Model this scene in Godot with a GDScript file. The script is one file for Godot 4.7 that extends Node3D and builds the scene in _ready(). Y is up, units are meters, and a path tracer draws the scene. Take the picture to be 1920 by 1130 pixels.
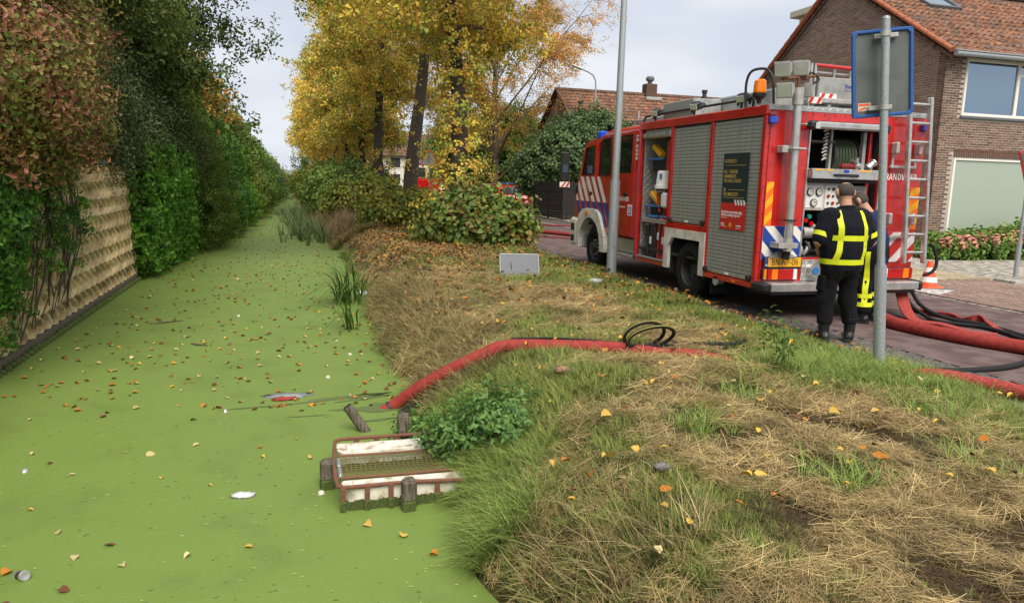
extends Node3D

const WATER := -0.65
var M := {}
var used := {}
var rng := RandomNumberGenerator.new()
var nz := FastNoiseLite.new()
var SP := {}


class Geo:
	var v := PackedVector3Array()
	var n := PackedVector3Array()
	var c := PackedColorArray()
	var u := PackedVector2Array()
	var ix := PackedInt32Array()
	var col := Color.WHITE
	var xf := Transform3D.IDENTITY

	func pt(p: Vector3, nn: Vector3, uv := Vector2.ZERO) -> int:
		v.append(xf * p)
		n.append((xf.basis * nn).normalized())
		c.append(col)
		u.append(uv)
		return v.size() - 1

	func tri(a: int, b: int, d: int) -> void:
		var g := (v[b] - v[a]).cross(v[d] - v[a])
		if g.dot(n[a] + n[b] + n[d]) > 0.0:
			ix.append_array(PackedInt32Array([a, d, b]))
		else:
			ix.append_array(PackedInt32Array([a, b, d]))

	func face(ps: Array, nn: Vector3) -> void:
		var b := v.size()
		for p in ps:
			pt(p, nn)
		for i in range(1, ps.size() - 1):
			tri(b, b + i, b + i + 1)

	func flat(ps: Array) -> void:  # a convex polygon; its normal from its first three corners
		face(ps, (ps[1] - ps[0]).cross(ps[2] - ps[0]).normalized())

	func box(ce: Vector3, s: Vector3, bev := 0.0, bs := Basis()) -> void:
		var h := s * 0.5
		var old := xf
		xf = xf * Transform3D(bs, ce)
		var e: float = min(bev, h.x * 0.95, h.y * 0.95, h.z * 0.95)
		for a in 3:
			var b := (a + 1) % 3
			var d := (a + 2) % 3
			for sg in [-1.0, 1.0]:
				var nn := Vector3.ZERO
				nn[a] = sg
				var ps := []
				for q in [[-1, -1], [1, -1], [1, 1], [-1, 1]]:
					var p := Vector3.ZERO
					p[a] = sg * h[a]
					p[b] = q[0] * (h[b] - e)
					p[d] = q[1] * (h[d] - e)
					ps.append(p)
				face(ps, nn)
			if e > 0.0:
				for sb in [-1.0, 1.0]:
					for sd in [-1.0, 1.0]:
						var nn := Vector3.ZERO
						nn[b] = sb
						nn[d] = sd
						var ps := []
						for q in [[-1, 0], [1, 0], [1, 1], [-1, 1]]:
							var p := Vector3.ZERO
							p[a] = q[0] * (h[a] - e)
							p[b] = sb * (h[b] - (e if q[1] == 1 else 0.0))
							p[d] = sd * (h[d] - (e if q[1] == 0 else 0.0))
							ps.append(p)
						face(ps, nn.normalized())
		if e > 0.0:
			for sx in [-1.0, 1.0]:
				for sy in [-1.0, 1.0]:
					for sz in [-1.0, 1.0]:
						face([Vector3(sx * h.x, sy * (h.y - e), sz * (h.z - e)), Vector3(sx * (h.x - e), sy * h.y, sz * (h.z - e)), Vector3(sx * (h.x - e), sy * (h.y - e), sz * h.z)], Vector3(sx, sy, sz).normalized())
		xf = old

	func span(lo: Vector3, hi: Vector3, bev := 0.0) -> void:
		box((lo + hi) * 0.5, (hi - lo).abs(), bev)

	func tube(ps: Array, r, seg := 8, caps := true, flatness := 1.0) -> void:
		var m := ps.size()
		var up := Vector3.UP
		var t0: Vector3 = (ps[1] - ps[0]).normalized()
		if absf(t0.dot(up)) > 0.9:
			up = Vector3.RIGHT
		var side := t0.cross(up).normalized()
		var base := v.size()
		for i in m:
			var t: Vector3 = (ps[min(i + 1, m - 1)] - ps[max(i - 1, 0)]).normalized()
			side = (side - t * side.dot(t)).normalized()
			var o := t.cross(side)
			var rr: float = r[i] if r is Array or r is PackedFloat32Array else r
			for k in seg:
				var a := TAU * k / seg
				var d := side * cos(a) + o * sin(a) * flatness
				pt(ps[i] + d * rr, side * cos(a) * flatness + o * sin(a), Vector2(float(k) / seg, i))
		for i in m - 1:
			for k in seg:
				var a := base + i * seg + k
				var b := base + i * seg + (k + 1) % seg
				tri(a, b, b + seg)
				tri(a, b + seg, a + seg)
		if caps:
			for e in [0, m - 1]:
				var t: Vector3 = (ps[1] - ps[0]).normalized() * -1.0 if e == 0 else (ps[m - 1] - ps[m - 2]).normalized()
				var inv := xf.affine_inverse()
				var pp := []
				for k in seg:
					pp.append(inv * v[base + e * seg + k])
				face(pp, t)

	func lathe(pr: Array, seg := 16, t := Transform3D.IDENTITY) -> void:  # pr: Vector2(radius, height) round the y axis
		var old := xf
		xf = xf * t
		for i in pr.size() - 1:
			var a: Vector2 = pr[i]
			var b: Vector2 = pr[i + 1]
			if a.is_equal_approx(b):
				continue
			var d := (b - a).normalized()
			var bb := v.size()
			for k in seg + 1:
				var w := TAU * k / seg
				var nn := Vector3(cos(w) * d.y, -d.x, sin(w) * d.y)
				pt(Vector3(cos(w) * a.x, a.y, sin(w) * a.x), nn, Vector2(float(k) / seg, a.y))
				pt(Vector3(cos(w) * b.x, b.y, sin(w) * b.x), nn, Vector2(float(k) / seg, b.y))
			for k in seg:
				if a.x > 1e-5:
					tri(bb + 2 * k, bb + 2 * k + 1, bb + 2 * k + 2)
				if b.x > 1e-5:
					tri(bb + 2 * k + 1, bb + 2 * k + 2, bb + 2 * k + 3)
		xf = old

	func prism(poly: PackedVector2Array, depth: float, t := Transform3D.IDENTITY) -> void:  # along z from 0 to depth
		var old := xf
		xf = xf * t
		var ids := Geometry2D.triangulate_polygon(poly)
		for z in [0.0, depth]:
			var b := v.size()
			for p in poly:
				pt(Vector3(p.x, p.y, z), Vector3(0, 0, -1.0 if z == 0.0 and depth > 0.0 or z != 0.0 and depth < 0.0 else 1.0))
			for k in range(0, ids.size(), 3):
				tri(b + ids[k], b + ids[k + 1], b + ids[k + 2])
		var cw := Geometry2D.is_polygon_clockwise(poly)
		for k in poly.size():
			var a := poly[k]
			var b := poly[(k + 1) % poly.size()]
			var d := (b - a).normalized()
			var nn := Vector3(d.y, -d.x, 0) * (-1.0 if cw else 1.0)
			face([Vector3(a.x, a.y, 0), Vector3(b.x, b.y, 0), Vector3(b.x, b.y, depth), Vector3(a.x, a.y, depth)], nn)
		xf = old

	func ribbon(a: Array, b: Array) -> void:  # a ruled surface between two lines of points, smoothed
		var base := v.size()
		var m := a.size()
		for i in m:
			var t: Vector3 = a[min(i + 1, m - 1)] - a[max(i - 1, 0)]
			var nn := t.cross(b[i] - a[i]).normalized()
			pt(a[i], nn, Vector2(i, 0))
			pt(b[i], nn, Vector2(i, 1))
		for i in m - 1:
			tri(base + 2 * i, base + 2 * i + 1, base + 2 * i + 2)
			tri(base + 2 * i + 1, base + 2 * i + 3, base + 2 * i + 2)

	func add(g: Geo, t := Transform3D.IDENTITY) -> void:
		var b := v.size()
		var tt := xf * t
		for i in g.v.size():
			v.append(tt * g.v[i])
			n.append((tt.basis * g.n[i]).normalized())
		c.append_array(g.c)
		u.append_array(g.u)
		for i in g.ix:
			ix.append(b + i)

	func mesh() -> ArrayMesh:
		var a := []
		a.resize(Mesh.ARRAY_MAX)
		a[Mesh.ARRAY_VERTEX] = v
		a[Mesh.ARRAY_NORMAL] = n
		a[Mesh.ARRAY_COLOR] = c
		a[Mesh.ARRAY_TEX_UV] = u
		a[Mesh.ARRAY_INDEX] = ix
		var m := ArrayMesh.new()
		m.add_surface_from_arrays(Mesh.PRIMITIVE_TRIANGLES, a)
		return m


func V(x: float, y: float, z: float) -> Vector3:
	return Vector3(x, y, z)


func nm(par: Node, called: String) -> String:
	var k := str(par.get_instance_id()) + called
	var i: int = used.get(k, 0)
	used[k] = i + 1
	return called if i == 0 else "%s_%03d" % [called, i]


func tag(o: Node, label := "", cat := "", group := "", kind := "") -> Node:
	for m in [["label", label], ["category", cat], ["group", group], ["kind", kind]]:
		if m[1] != "":
			o.set_meta(m[0], m[1])
	return o


func thing(called: String, label: String, cat: String, at := Vector3.ZERO, turn := 0.0, group := "") -> Node3D:
	var o := Node3D.new()
	o.name = nm(self, called)
	add_child(o, true)
	o.position = at
	o.rotation.y = turn
	tag(o, label, cat, group)
	return o


func part(par: Node, called: String, g, m: Material, label := "") -> MeshInstance3D:
	var o := MeshInstance3D.new()
	o.name = nm(par, called)
	o.mesh = g.mesh() if g is Geo else g
	o.material_override = m
	par.add_child(o, true)
	if label != "":
		o.set_meta("label", label)
	return o


func one(called: String, g, m: Material, label: String, cat: String, group := "", at := Vector3.ZERO) -> MeshInstance3D:
	var o := part(self, called, g, m)
	o.position = at
	tag(o, label, cat, group)
	return o


func setting(called: String, g, m: Material, par: Node = self) -> MeshInstance3D:
	var o := part(par, called, g, m)
	if par == self:
		o.set_meta("kind", "structure")
	return o


func many(par: Node, called: String, mesh, m: Material, xs: Array, cs: PackedColorArray, stuff := true) -> MultiMeshInstance3D:
	var o := MultiMeshInstance3D.new()
	o.name = nm(par, called)
	var mm := MultiMesh.new()
	mm.transform_format = MultiMesh.TRANSFORM_3D
	mm.use_colors = true
	mm.mesh = mesh.mesh() if mesh is Geo else mesh
	mm.instance_count = xs.size()
	for i in xs.size():
		mm.set_instance_transform(i, xs[i])
		mm.set_instance_color(i, cs[i] if cs.size() > i else Color.WHITE)
	o.multimesh = mm
	o.material_override = m
	par.add_child(o, true)
	if stuff:
		o.set_meta("kind", "stuff")
	return o


func copy(o: Node3D, label := "", group := "") -> Node3D:
	var r: Node3D = o.duplicate()
	r.name = nm(self, str(o.name).rstrip("0123456789").rstrip("_"))
	add_child(r, true)
	if label != "":
		r.set_meta("label", label)
	if group != "":
		r.set_meta("group", group)
	return r


func noise_tex(freq: float, octaves: int, ramp: Array, sd := 1, size := 512, kind := FastNoiseLite.TYPE_SIMPLEX_SMOOTH) -> NoiseTexture2D:
	var f := FastNoiseLite.new()
	f.noise_type = kind
	f.frequency = freq
	f.fractal_octaves = octaves
	f.seed = sd
	var t := NoiseTexture2D.new()
	t.width = size
	t.height = size
	t.seamless = true
	t.noise = f
	if ramp.size():
		var g := Gradient.new()
		var off := PackedFloat32Array()
		var cl := PackedColorArray()
		for r in ramp:
			off.append(r[0])
			cl.append(r[1])
		g.offsets = off
		g.colors = cl
		t.color_ramp = g
	return t


func mk(key: String, lin: Color, rough: float, metal := 0.0, o := {}) -> StandardMaterial3D:
	var m := StandardMaterial3D.new()
	m.resource_name = key
	m.albedo_color = lin.linear_to_srgb()
	m.roughness = rough
	m.metallic = metal
	m.metallic_specular = o.get("spec", 0.5)
	m.vertex_color_use_as_albedo = o.get("vc", false)
	if o.has("tex") or o.has("bump"):
		m.uv1_triplanar = true
		m.uv1_world_triplanar = o.get("world", true)
		var s: float = o.get("scale", 1.0)
		m.uv1_scale = o.get("scale3", Vector3(s, s, s))
	if o.has("tex"):
		m.albedo_texture = o.tex
	if o.has("bump"):
		m.heightmap_enabled = true
		m.heightmap_texture = o.bump
		m.heightmap_scale = o.get("depth", 0.5)
	if o.has("back"):
		m.backlight_enabled = true
		m.backlight = o.back
	if o.has("coat"):
		m.clearcoat_enabled = true
		m.clearcoat = o.coat
		m.clearcoat_roughness = 0.08
	if o.has("rim"):
		m.rim_enabled = true
		m.rim = o.rim
		m.rim_tint = 0.5
	M[key] = m
	return m


func pw(table: Array, x: float) -> float:  # piecewise linear, table sorted by falling first entry
	if x >= table[0][0]:
		return table[0][1]
	for i in table.size() - 1:
		if x >= table[i + 1][0]:
			return lerpf(table[i][1], table[i + 1][1], (table[i][0] - x) / (table[i][0] - table[i + 1][0]))
	return table[-1][1]


const SHORE := [[3.0, 1.3], [-2.0, 1.22], [-3.7, 1.12], [-4.8, 1.08], [-6.2, 1.16], [-8.2, 1.2], [-11.2, 1.18], [-14.3, 1.38], [-22.0, 1.4], [-27.7, 1.3], [-33.0, 0.9], [-47.0, 0.7], [-60.0, 0.6], [-130.0, 0.8]]


func shore(z: float) -> float:
	return pw(SHORE, z) + 0.06 * sin(z * 2.1) + 0.04 * sin(z * 5.3 + 1.0)


func gh(x: float, z: float) -> float:  # height of the verge
	var d := x - shore(z)
	var w := clampf(1.35 + 0.25 * sin(z * 0.7), 0.9, 1.7)
	var y := WATER - 0.2
	if d > -0.3:
		var t := clampf((d + 0.12) / w, 0.0, 1.0)
		y = lerpf(WATER - 0.12, 0.0, 1.0 - pow(1.0 - t, 2.2))
	y += (0.05 * nz.get_noise_2d(x * 60.0, z * 60.0) + 0.03 * nz.get_noise_2d(x * 230.0, z * 230.0)) * clampf(d + 0.3, 0.0, 1.0) * clampf((5.6 - x) * 1.5, 0.15, 1.0)
	if x > 5.3:
		y -= (x - 5.3) * 0.12
	return y


func ry() -> float:
	return rng.randf_range(0.0, TAU)


func rr(a: float, b: float) -> float:
	return rng.randf_range(a, b)


func hue(a: Color, b: Color, k := 0.18) -> Color:  # a colour between two, a little lighter or darker
	var q := a.lerp(b, rng.randf()) * rr(1.0 - k, 1.0 + k)
	q.a = 1.0
	return q


func words(par: Node, called: String, txt: String, h: float, m: Material, t: Transform3D, squeeze := 1.0, font := "Droid Sans", weight := 700, depth := 0.002) -> MeshInstance3D:
	var f := SystemFont.new()
	f.font_names = PackedStringArray([font])
	f.font_weight = weight
	var tm := TextMesh.new()
	tm.text = txt
	tm.font = f
	tm.font_size = 48
	tm.pixel_size = h / 35.0
	tm.depth = depth
	var o := part(par, called, tm, m)
	o.transform = t * Transform3D(Basis.from_scale(Vector3(squeeze, 1, 1)), Vector3.ZERO)
	return o


func _ready() -> void:
	var env := Environment.new()
	env.background_mode = Environment.BG_SKY
	env.tonemap_mode = Environment.TONE_MAPPER_LINEAR
	env.tonemap_exposure = 1.3
	env.sdfgi_enabled = true
	env.ssao_enabled = true
	env.ssil_enabled = true
	var sky := Sky.new()
	var pano := PanoramaSkyMaterial.new()
	pano.panorama = cloud_picture()
	sky.sky_material = pano
	env.sky = sky
	env.background_energy_multiplier = 0.92
	var we := WorldEnvironment.new()
	we.name = "world"
	we.environment = env
	add_child(we)
	var cam := Camera3D.new()
	cam.name = "camera"
	cam.transform = Transform3D(Basis(V(0.9598, 0.0266, 0.2793), V(0.0194, 0.9868, -0.1609), V(-0.2799, 0.1599, 0.9466)).orthonormalized(), V(0, 1.65, 0))
	cam.fov = 43.96
	cam.near = 0.1
	cam.far = 900.0
	add_child(cam)
	cam.current = true
	var sun := DirectionalLight3D.new()
	sun.name = "sun"
	sun.light_energy = 1.1
	sun.light_color = Color(1.0, 0.965, 0.91)
	sun.light_angular_distance = 40.0
	sun.shadow_enabled = true
	sun.look_at_from_position(V(0.0, 0.9, 0.7) * 50.0, Vector3.ZERO)
	add_child(sun)
	rng.seed = 20241
	nz.seed = 7
	nz.frequency = 0.01
	materials()
	sprigs()
	build_all()


func cloud_picture() -> ImageTexture:
	var w := 1024
	var h := 512
	var f := FastNoiseLite.new()
	f.noise_type = FastNoiseLite.TYPE_SIMPLEX_SMOOTH
	f.frequency = 1.0
	f.fractal_octaves = 5
	f.fractal_gain = 0.5
	f.seed = 4
	var im := Image.create(w, h, false, Image.FORMAT_RGBF)
	for y in h:
		var el := PI * (0.5 - (y + 0.5) / h)
		for x in w:
			var az := TAU * (x + 0.5) / w
			var d := Vector3(cos(el) * cos(az), sin(el), cos(el) * sin(az))
			var k := 1.0 / (maxf(d.y, 0.0) + 0.22)
			var q := f.get_noise_3d(d.x * k * 0.9, d.z * k * 0.9, 2.0)
			var t := smoothstep(-0.35, 0.55, q + 0.1 * d.y)
			var c := Color(0.50, 0.565, 0.67).lerp(Color(0.74, 0.765, 0.80), t)
			c = c.lerp(Color(0.70, 0.74, 0.79), 0.55 * exp(-maxf(d.y, 0.0) * 5.0))
			im.set_pixel(x, y, c)
	return ImageTexture.create_from_image(im)


func g1(a: float) -> Color:
	return Color(a, a, a)


func materials() -> void:
	var soft := noise_tex(0.02, 4, [[0.25, Color(0.72, 0.72, 0.72)], [0.75, Color(1, 1, 1)]], 3)
	var fine := noise_tex(0.09, 5, [], 5)
	var grit := noise_tex(0.25, 3, [], 6)
	var wear := noise_tex(0.012, 5, [[0.3, Color(0.62, 0.6, 0.58)], [0.5, Color(0.9, 0.9, 0.9)], [0.7, Color(1, 1, 1)]], 8)
	var dirt := noise_tex(0.008, 5, [[0.0, Color(0.86, 0.84, 0.82)], [0.6, Color(1, 1, 1)]], 9)
	# vertex-coloured ones
	mk("leaf", g1(1), 0.5, 0.0, {"vc": true, "spec": 0.35, "back": Color(0.8, 0.8, 0.8)})
	mk("leaf_dull", g1(1), 0.75, 0.0, {"vc": true, "spec": 0.2, "back": Color(0.35, 0.35, 0.35)})
	mk("blade", g1(1), 0.6, 0.0, {"vc": true, "spec": 0.3, "back": Color(0.4, 0.4, 0.4)})
	mk("brick", g1(1), 0.9, 0.0, {"vc": true, "spec": 0.25, "tex": soft, "scale": 3.0, "bump": grit, "depth": 0.25})
	mk("roof_tile", g1(1), 0.85, 0.0, {"vc": true, "spec": 0.3, "tex": wear, "scale": 1.1})
	mk("paver", g1(1), 0.9, 0.0, {"vc": true, "spec": 0.3, "tex": soft, "scale": 2.0, "bump": grit, "depth": 0.3})
	mk("soil", g1(1), 0.95, 0.0, {"vc": true, "spec": 0.15, "tex": wear, "scale": 1.3, "bump": fine, "depth": 4.0})
	mk("paint_vc", g1(1), 0.45, 0.0, {"vc": true})
	# ground
	var weed := noise_tex(0.35, 3, [[0.2, Color(0.62, 0.66, 0.55)], [0.5, Color(0.86, 0.88, 0.78)], [0.8, Color(1, 1, 0.96)]], 11, 1024, FastNoiseLite.TYPE_CELLULAR)
	var weed2 := noise_tex(0.006, 5, [[0.15, Color(0.93, 0.94, 0.91)], [0.4, Color(0.98, 0.985, 0.97)], [0.8, Color(1, 1, 1)]], 12, 1024)
	var dw := mk("duckweed", Color(0.245, 0.345, 0.085), 0.62, 0.0, {"spec": 0.5, "tex": weed, "scale": 1.1, "bump": grit, "depth": 0.35})
	dw.detail_enabled = true
	dw.detail_albedo = weed2
	dw.detail_blend_mode = BaseMaterial3D.BLEND_MODE_MUL
	dw.detail_uv_layer = BaseMaterial3D.DETAIL_UV_2
	dw.uv2_triplanar = true
	dw.uv2_world_triplanar = true
	dw.uv2_scale = Vector3(0.16, 0.16, 0.16)
	mk("open_water", Color(0.10, 0.14, 0.045), 0.5)
	var asph := noise_tex(0.004, 5, [[0.3, Color(0.82, 0.8, 0.8)], [0.7, Color(1, 1, 1)]], 14, 1024)
	var road := mk("asphalt", Color(0.22, 0.155, 0.148), 0.9, 0.0, {"spec": 0.35, "tex": asph, "scale": 0.5, "bump": grit, "depth": 0.4})
	road.detail_enabled = true
	road.detail_albedo = noise_tex(0.3, 3, [[0.25, Color(0.7, 0.7, 0.7)], [0.7, Color(1, 1, 1)]], 15)
	road.detail_blend_mode = BaseMaterial3D.BLEND_MODE_MUL
	road.detail_uv_layer = BaseMaterial3D.DETAIL_UV_2
	road.uv2_triplanar = true
	road.uv2_world_triplanar = true
	road.uv2_scale = Vector3(2.5, 2.5, 2.5)
	mk("sand_joint", Color(0.11, 0.09, 0.07), 0.95, 0.0, {"tex": soft, "scale": 4.0})
	mk("pale_slab", Color(0.44, 0.40, 0.34), 0.9, 0.0, {"tex": wear, "scale": 0.7, "bump": grit, "depth": 0.2})
	mk("kerb", Color(0.42, 0.40, 0.36), 0.9, 0.0, {"tex": wear, "scale": 0.9, "bump": grit, "depth": 0.2})
	mk("far_ground", Color(0.10, 0.11, 0.05), 0.95, 0.0, {"tex": wear, "scale": 0.3})
	mk("road_white", Color(0.62, 0.61, 0.58), 0.8, 0.0, {"tex": wear, "scale": 1.5})
	mk("mortar", Color(0.56, 0.51, 0.44), 0.95, 0.0, {"tex": soft, "scale": 3.0})
	# wood, bark, stone
	var barkn := noise_tex(0.05, 5, [[0.3, Color(0.5, 0.48, 0.45)], [0.6, Color(1, 1, 1)]], 18)
	mk("bark", Color(0.155, 0.125, 0.095), 0.95, 0.0, {"tex": barkn, "scale3": Vector3(3.0, 0.8, 3.0), "bump": barkn, "depth": 2.5, "world": false})
	mk("bark_pale", Color(0.20, 0.17, 0.12), 0.95, 0.0, {"tex": barkn, "scale3": Vector3(3.0, 0.8, 3.0), "world": false})
	mk("twig", Color(0.10, 0.075, 0.055), 0.95)
	mk("old_wood", Color(0.19, 0.16, 0.12), 0.95, 0.0, {"tex": wear, "scale3": Vector3(7.0, 1.0, 7.0), "bump": barkn, "depth": 0.6})
	mk("dark_board", Color(0.022, 0.016, 0.013), 0.8, 0.0, {"tex": soft, "scale": 2.0})
	var cstain := noise_tex(0.006, 5, [[0.2, Color(0.62, 0.58, 0.52)], [0.42, Color(0.9, 0.88, 0.82)], [0.7, Color(1, 1, 1)]], 21, 1024)
	mk("yellow_concrete", Color(0.80, 0.64, 0.38), 0.92, 0.0, {"spec": 0.25, "tex": cstain, "scale": 0.55, "bump": fine, "depth": 1.2, "vc": true})
	mk("concrete", Color(0.3, 0.29, 0.27), 0.92, 0.0, {"tex": wear, "scale": 0.8, "bump": grit, "depth": 0.3})
	mk("algae", Color(0.17, 0.23, 0.05), 0.9, 0.0, {"tex": soft, "scale": 5.0, "bump": fine, "depth": 1.5})
	# metal, paint, plastic
	mk("red", Color(0.52, 0.016, 0.012), 0.28, 0.0, {"coat": 0.6, "tex": dirt, "scale": 0.7, "world": false})
	mk("red_dark", Color(0.2, 0.012, 0.012), 0.5)
	mk("white_paint", Color(0.72, 0.69, 0.62), 0.4, 0.0, {"tex": dirt, "scale": 0.9, "world": false})
	mk("white_film", Color(0.74, 0.72, 0.68), 0.45)
	mk("blue_film", Color(0.012, 0.05, 0.30), 0.45)
	mk("orange_film", Color(0.9, 0.16, 0.01), 0.45)
	mk("amber_film", Color(0.85, 0.40, 0.01), 0.45)
	mk("yellow_plate", Color(0.80, 0.42, 0.02), 0.45)
	mk("plate_ink", Color(0.02, 0.012, 0.01), 0.6)
	mk("shutter", Color(0.36, 0.37, 0.34), 0.45, 0.3, {"tex": dirt, "scale": 1.3, "world": false})
	mk("alu", Color(0.60, 0.60, 0.58), 0.38, 0.8, {"tex": dirt, "scale": 1.5, "world": false})
	mk("alu_dull", Color(0.45, 0.45, 0.43), 0.55, 0.4, {"tex": dirt, "scale": 1.5, "world": false})
	mk("grey_box", Color(0.33, 0.34, 0.33), 0.5, 0.2, {"tex": dirt, "scale": 1.0, "world": false})
	mk("galv", Color(0.42, 0.45, 0.46), 0.5, 0.45, {"tex": noise_tex(0.03, 4, [[0.3, Color(0.88, 0.89, 0.9)], [0.7, Color(1, 1, 1)]], 24), "scale": 2.0, "world": false})
	var plate_bump := tread_picture()
	mk("tread", Color(0.52, 0.52, 0.50), 0.4, 0.75, {"bump": plate_bump, "scale": 9.0, "depth": 0.4, "world": false})
	mk("black_plastic", Color(0.015, 0.015, 0.016), 0.5)
	mk("rubber", Color(0.018, 0.018, 0.018), 0.75, 0.0, {"spec": 0.35})
	mk("tyre", Color(0.02, 0.02, 0.02), 0.85, 0.0, {"spec": 0.3, "tex": soft, "scale": 3.0, "world": false})
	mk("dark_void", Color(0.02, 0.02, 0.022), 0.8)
	mk("dark_metal", Color(0.05, 0.05, 0.05), 0.5, 0.5)
	mk("cream_panel", Color(0.56, 0.53, 0.45), 0.5)
	mk("white_plastic", Color(0.75, 0.74, 0.71), 0.4)
	mk("blue_plastic", Color(0.03, 0.16, 0.42), 0.45)
	mk("yellow_plastic", Color(0.75, 0.38, 0.01), 0.45)
	mk("orange_plastic", Color(0.85, 0.10, 0.012), 0.45)
	mk("teal_plastic", Color(0.01, 0.2, 0.17), 0.5)
	mk("hose_red", Color(0.33, 0.045, 0.038), 0.7, 0.0, {"spec": 0.3, "tex": noise_tex(0.02, 5, [[0.2, Color(0.85, 0.84, 0.84)], [0.65, Color(1, 1, 1)]], 26), "scale": 1.2, "bump": grit, "depth": 0.15})
	mk("hose_pink", Color(0.46, 0.075, 0.065), 0.75, 0.0, {"spec": 0.3, "tex": soft, "scale": 3.0})
	mk("rust", Color(0.20, 0.085, 0.05), 0.9, 0.0, {"tex": dirt, "scale": 3.0, "bump": fine, "depth": 0.5})
	mk("mossy_iron", Color(0.19, 0.16, 0.06), 0.9)
	mk("float_white", Color(0.70, 0.67, 0.60), 0.6, 0.0, {"tex": noise_tex(0.012, 5, [[0.2, Color(0.72, 0.67, 0.58)], [0.4, Color(0.93, 0.91, 0.87)], [0.7, Color(1, 1, 1)]], 28), "scale": 1.1})
	mk("sign_back", Color(0.125, 0.14, 0.135), 0.5, 0.3, {"tex": dirt, "scale": 0.8})
	mk("sign_blue", Color(0.015, 0.085, 0.30), 0.45)
	mk("sign_red", Color(0.5, 0.03, 0.02), 0.5)
	mk("cone_orange", Color(0.95, 0.10, 0.025), 0.5)
	mk("cone_white", Color(0.82, 0.78, 0.74), 0.5)
	mk("frame_white", Color(0.78, 0.75, 0.68), 0.45)
	mk("curtain", Color(0.70, 0.72, 0.73), 0.9, 0.0, {"back": Color(0.4, 0.4, 0.4)})
	mk("frosted", Color(0.33, 0.39, 0.32), 0.25, 0.0, {"spec": 0.6})
	mk("wall_grey", Color(0.2, 0.2, 0.2), 0.9)
	mk("ridge", Color(0.17, 0.095, 0.065), 0.85, 0.0, {"tex": wear, "scale": 1.0})
	mk("lead", Color(0.14, 0.15, 0.16), 0.6, 0.3)
	mk("car_red", Color(0.55, 0.012, 0.01), 0.25, 0.0, {"coat": 0.7})
	for lamp in [["lamp_red", Color(0.45, 0.008, 0.008)], ["lamp_amber", Color(0.85, 0.20, 0.005)], ["lamp_blue", Color(0.01, 0.07, 0.55)]]:
		mk(lamp[0], lamp[1], 0.15, 0.0, {"coat": 0.6})
	mk("lamp_glass", Color(0.55, 0.55, 0.52), 0.1, 0.3)
	var gl := mk("glass", Color(0.5, 0.55, 0.55), 0.04)
	gl.transparency = BaseMaterial3D.TRANSPARENCY_ALPHA
	gl.albedo_color.a = 0.22
	var gd := mk("mirror_glass", Color(0.25, 0.33, 0.42), 0.03, 0.9)
	gd.metallic_specular = 0.5
	var bag := mk("clear_film", Color(0.7, 0.72, 0.72), 0.2)
	bag.transparency = BaseMaterial3D.TRANSPARENCY_ALPHA
	bag.albedo_color.a = 0.45
	# people
	var weave := noise_tex(0.06, 5, [], 31)
	mk("navy_cloth", Color(0.010, 0.011, 0.016), 0.9, 0.0, {"spec": 0.25, "rim": 0.15, "bump": weave, "scale": 2.0, "depth": 1.2})
	mk("black_cloth", Color(0.009, 0.009, 0.010), 0.9, 0.0, {"spec": 0.25, "rim": 0.12, "bump": weave, "scale": 2.5, "depth": 1.5})
	mk("blue_cloth", Color(0.018, 0.026, 0.085), 0.9, 0.0, {"spec": 0.25, "rim": 0.2, "bump": weave, "scale": 2.0, "depth": 1.2})
	mk("band_yellow", Color(0.66, 0.72, 0.012), 0.55)
	mk("skin", Color(0.50, 0.27, 0.18), 0.55, 0.0, {"spec": 0.4})
	mk("hair", Color(0.055, 0.042, 0.034), 0.8, 0.0, {"bump": grit, "scale": 12.0, "depth": 0.4})
	mk("boot", Color(0.012, 0.012, 0.012), 0.45)


func tread_picture() -> ImageTexture:
	var n := 128
	var im := Image.create(n, n, false, Image.FORMAT_L8)
	for y in n:
		for x in n:
			var h := 0.0
			for q in [[32.0, 32.0, 0.785], [96.0, 96.0, 0.785], [96.0, 32.0, -0.785], [32.0, 96.0, -0.785]]:
				var d := Vector2(x - q[0], y - q[1]).rotated(q[2])
				h = maxf(h, smoothstep(1.15, 0.6, Vector2(d.x / 30.0, d.y / 8.0).length()))
			im.set_pixel(x, y, Color(h, h, h))
	return ImageTexture.create_from_image(im)


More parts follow.
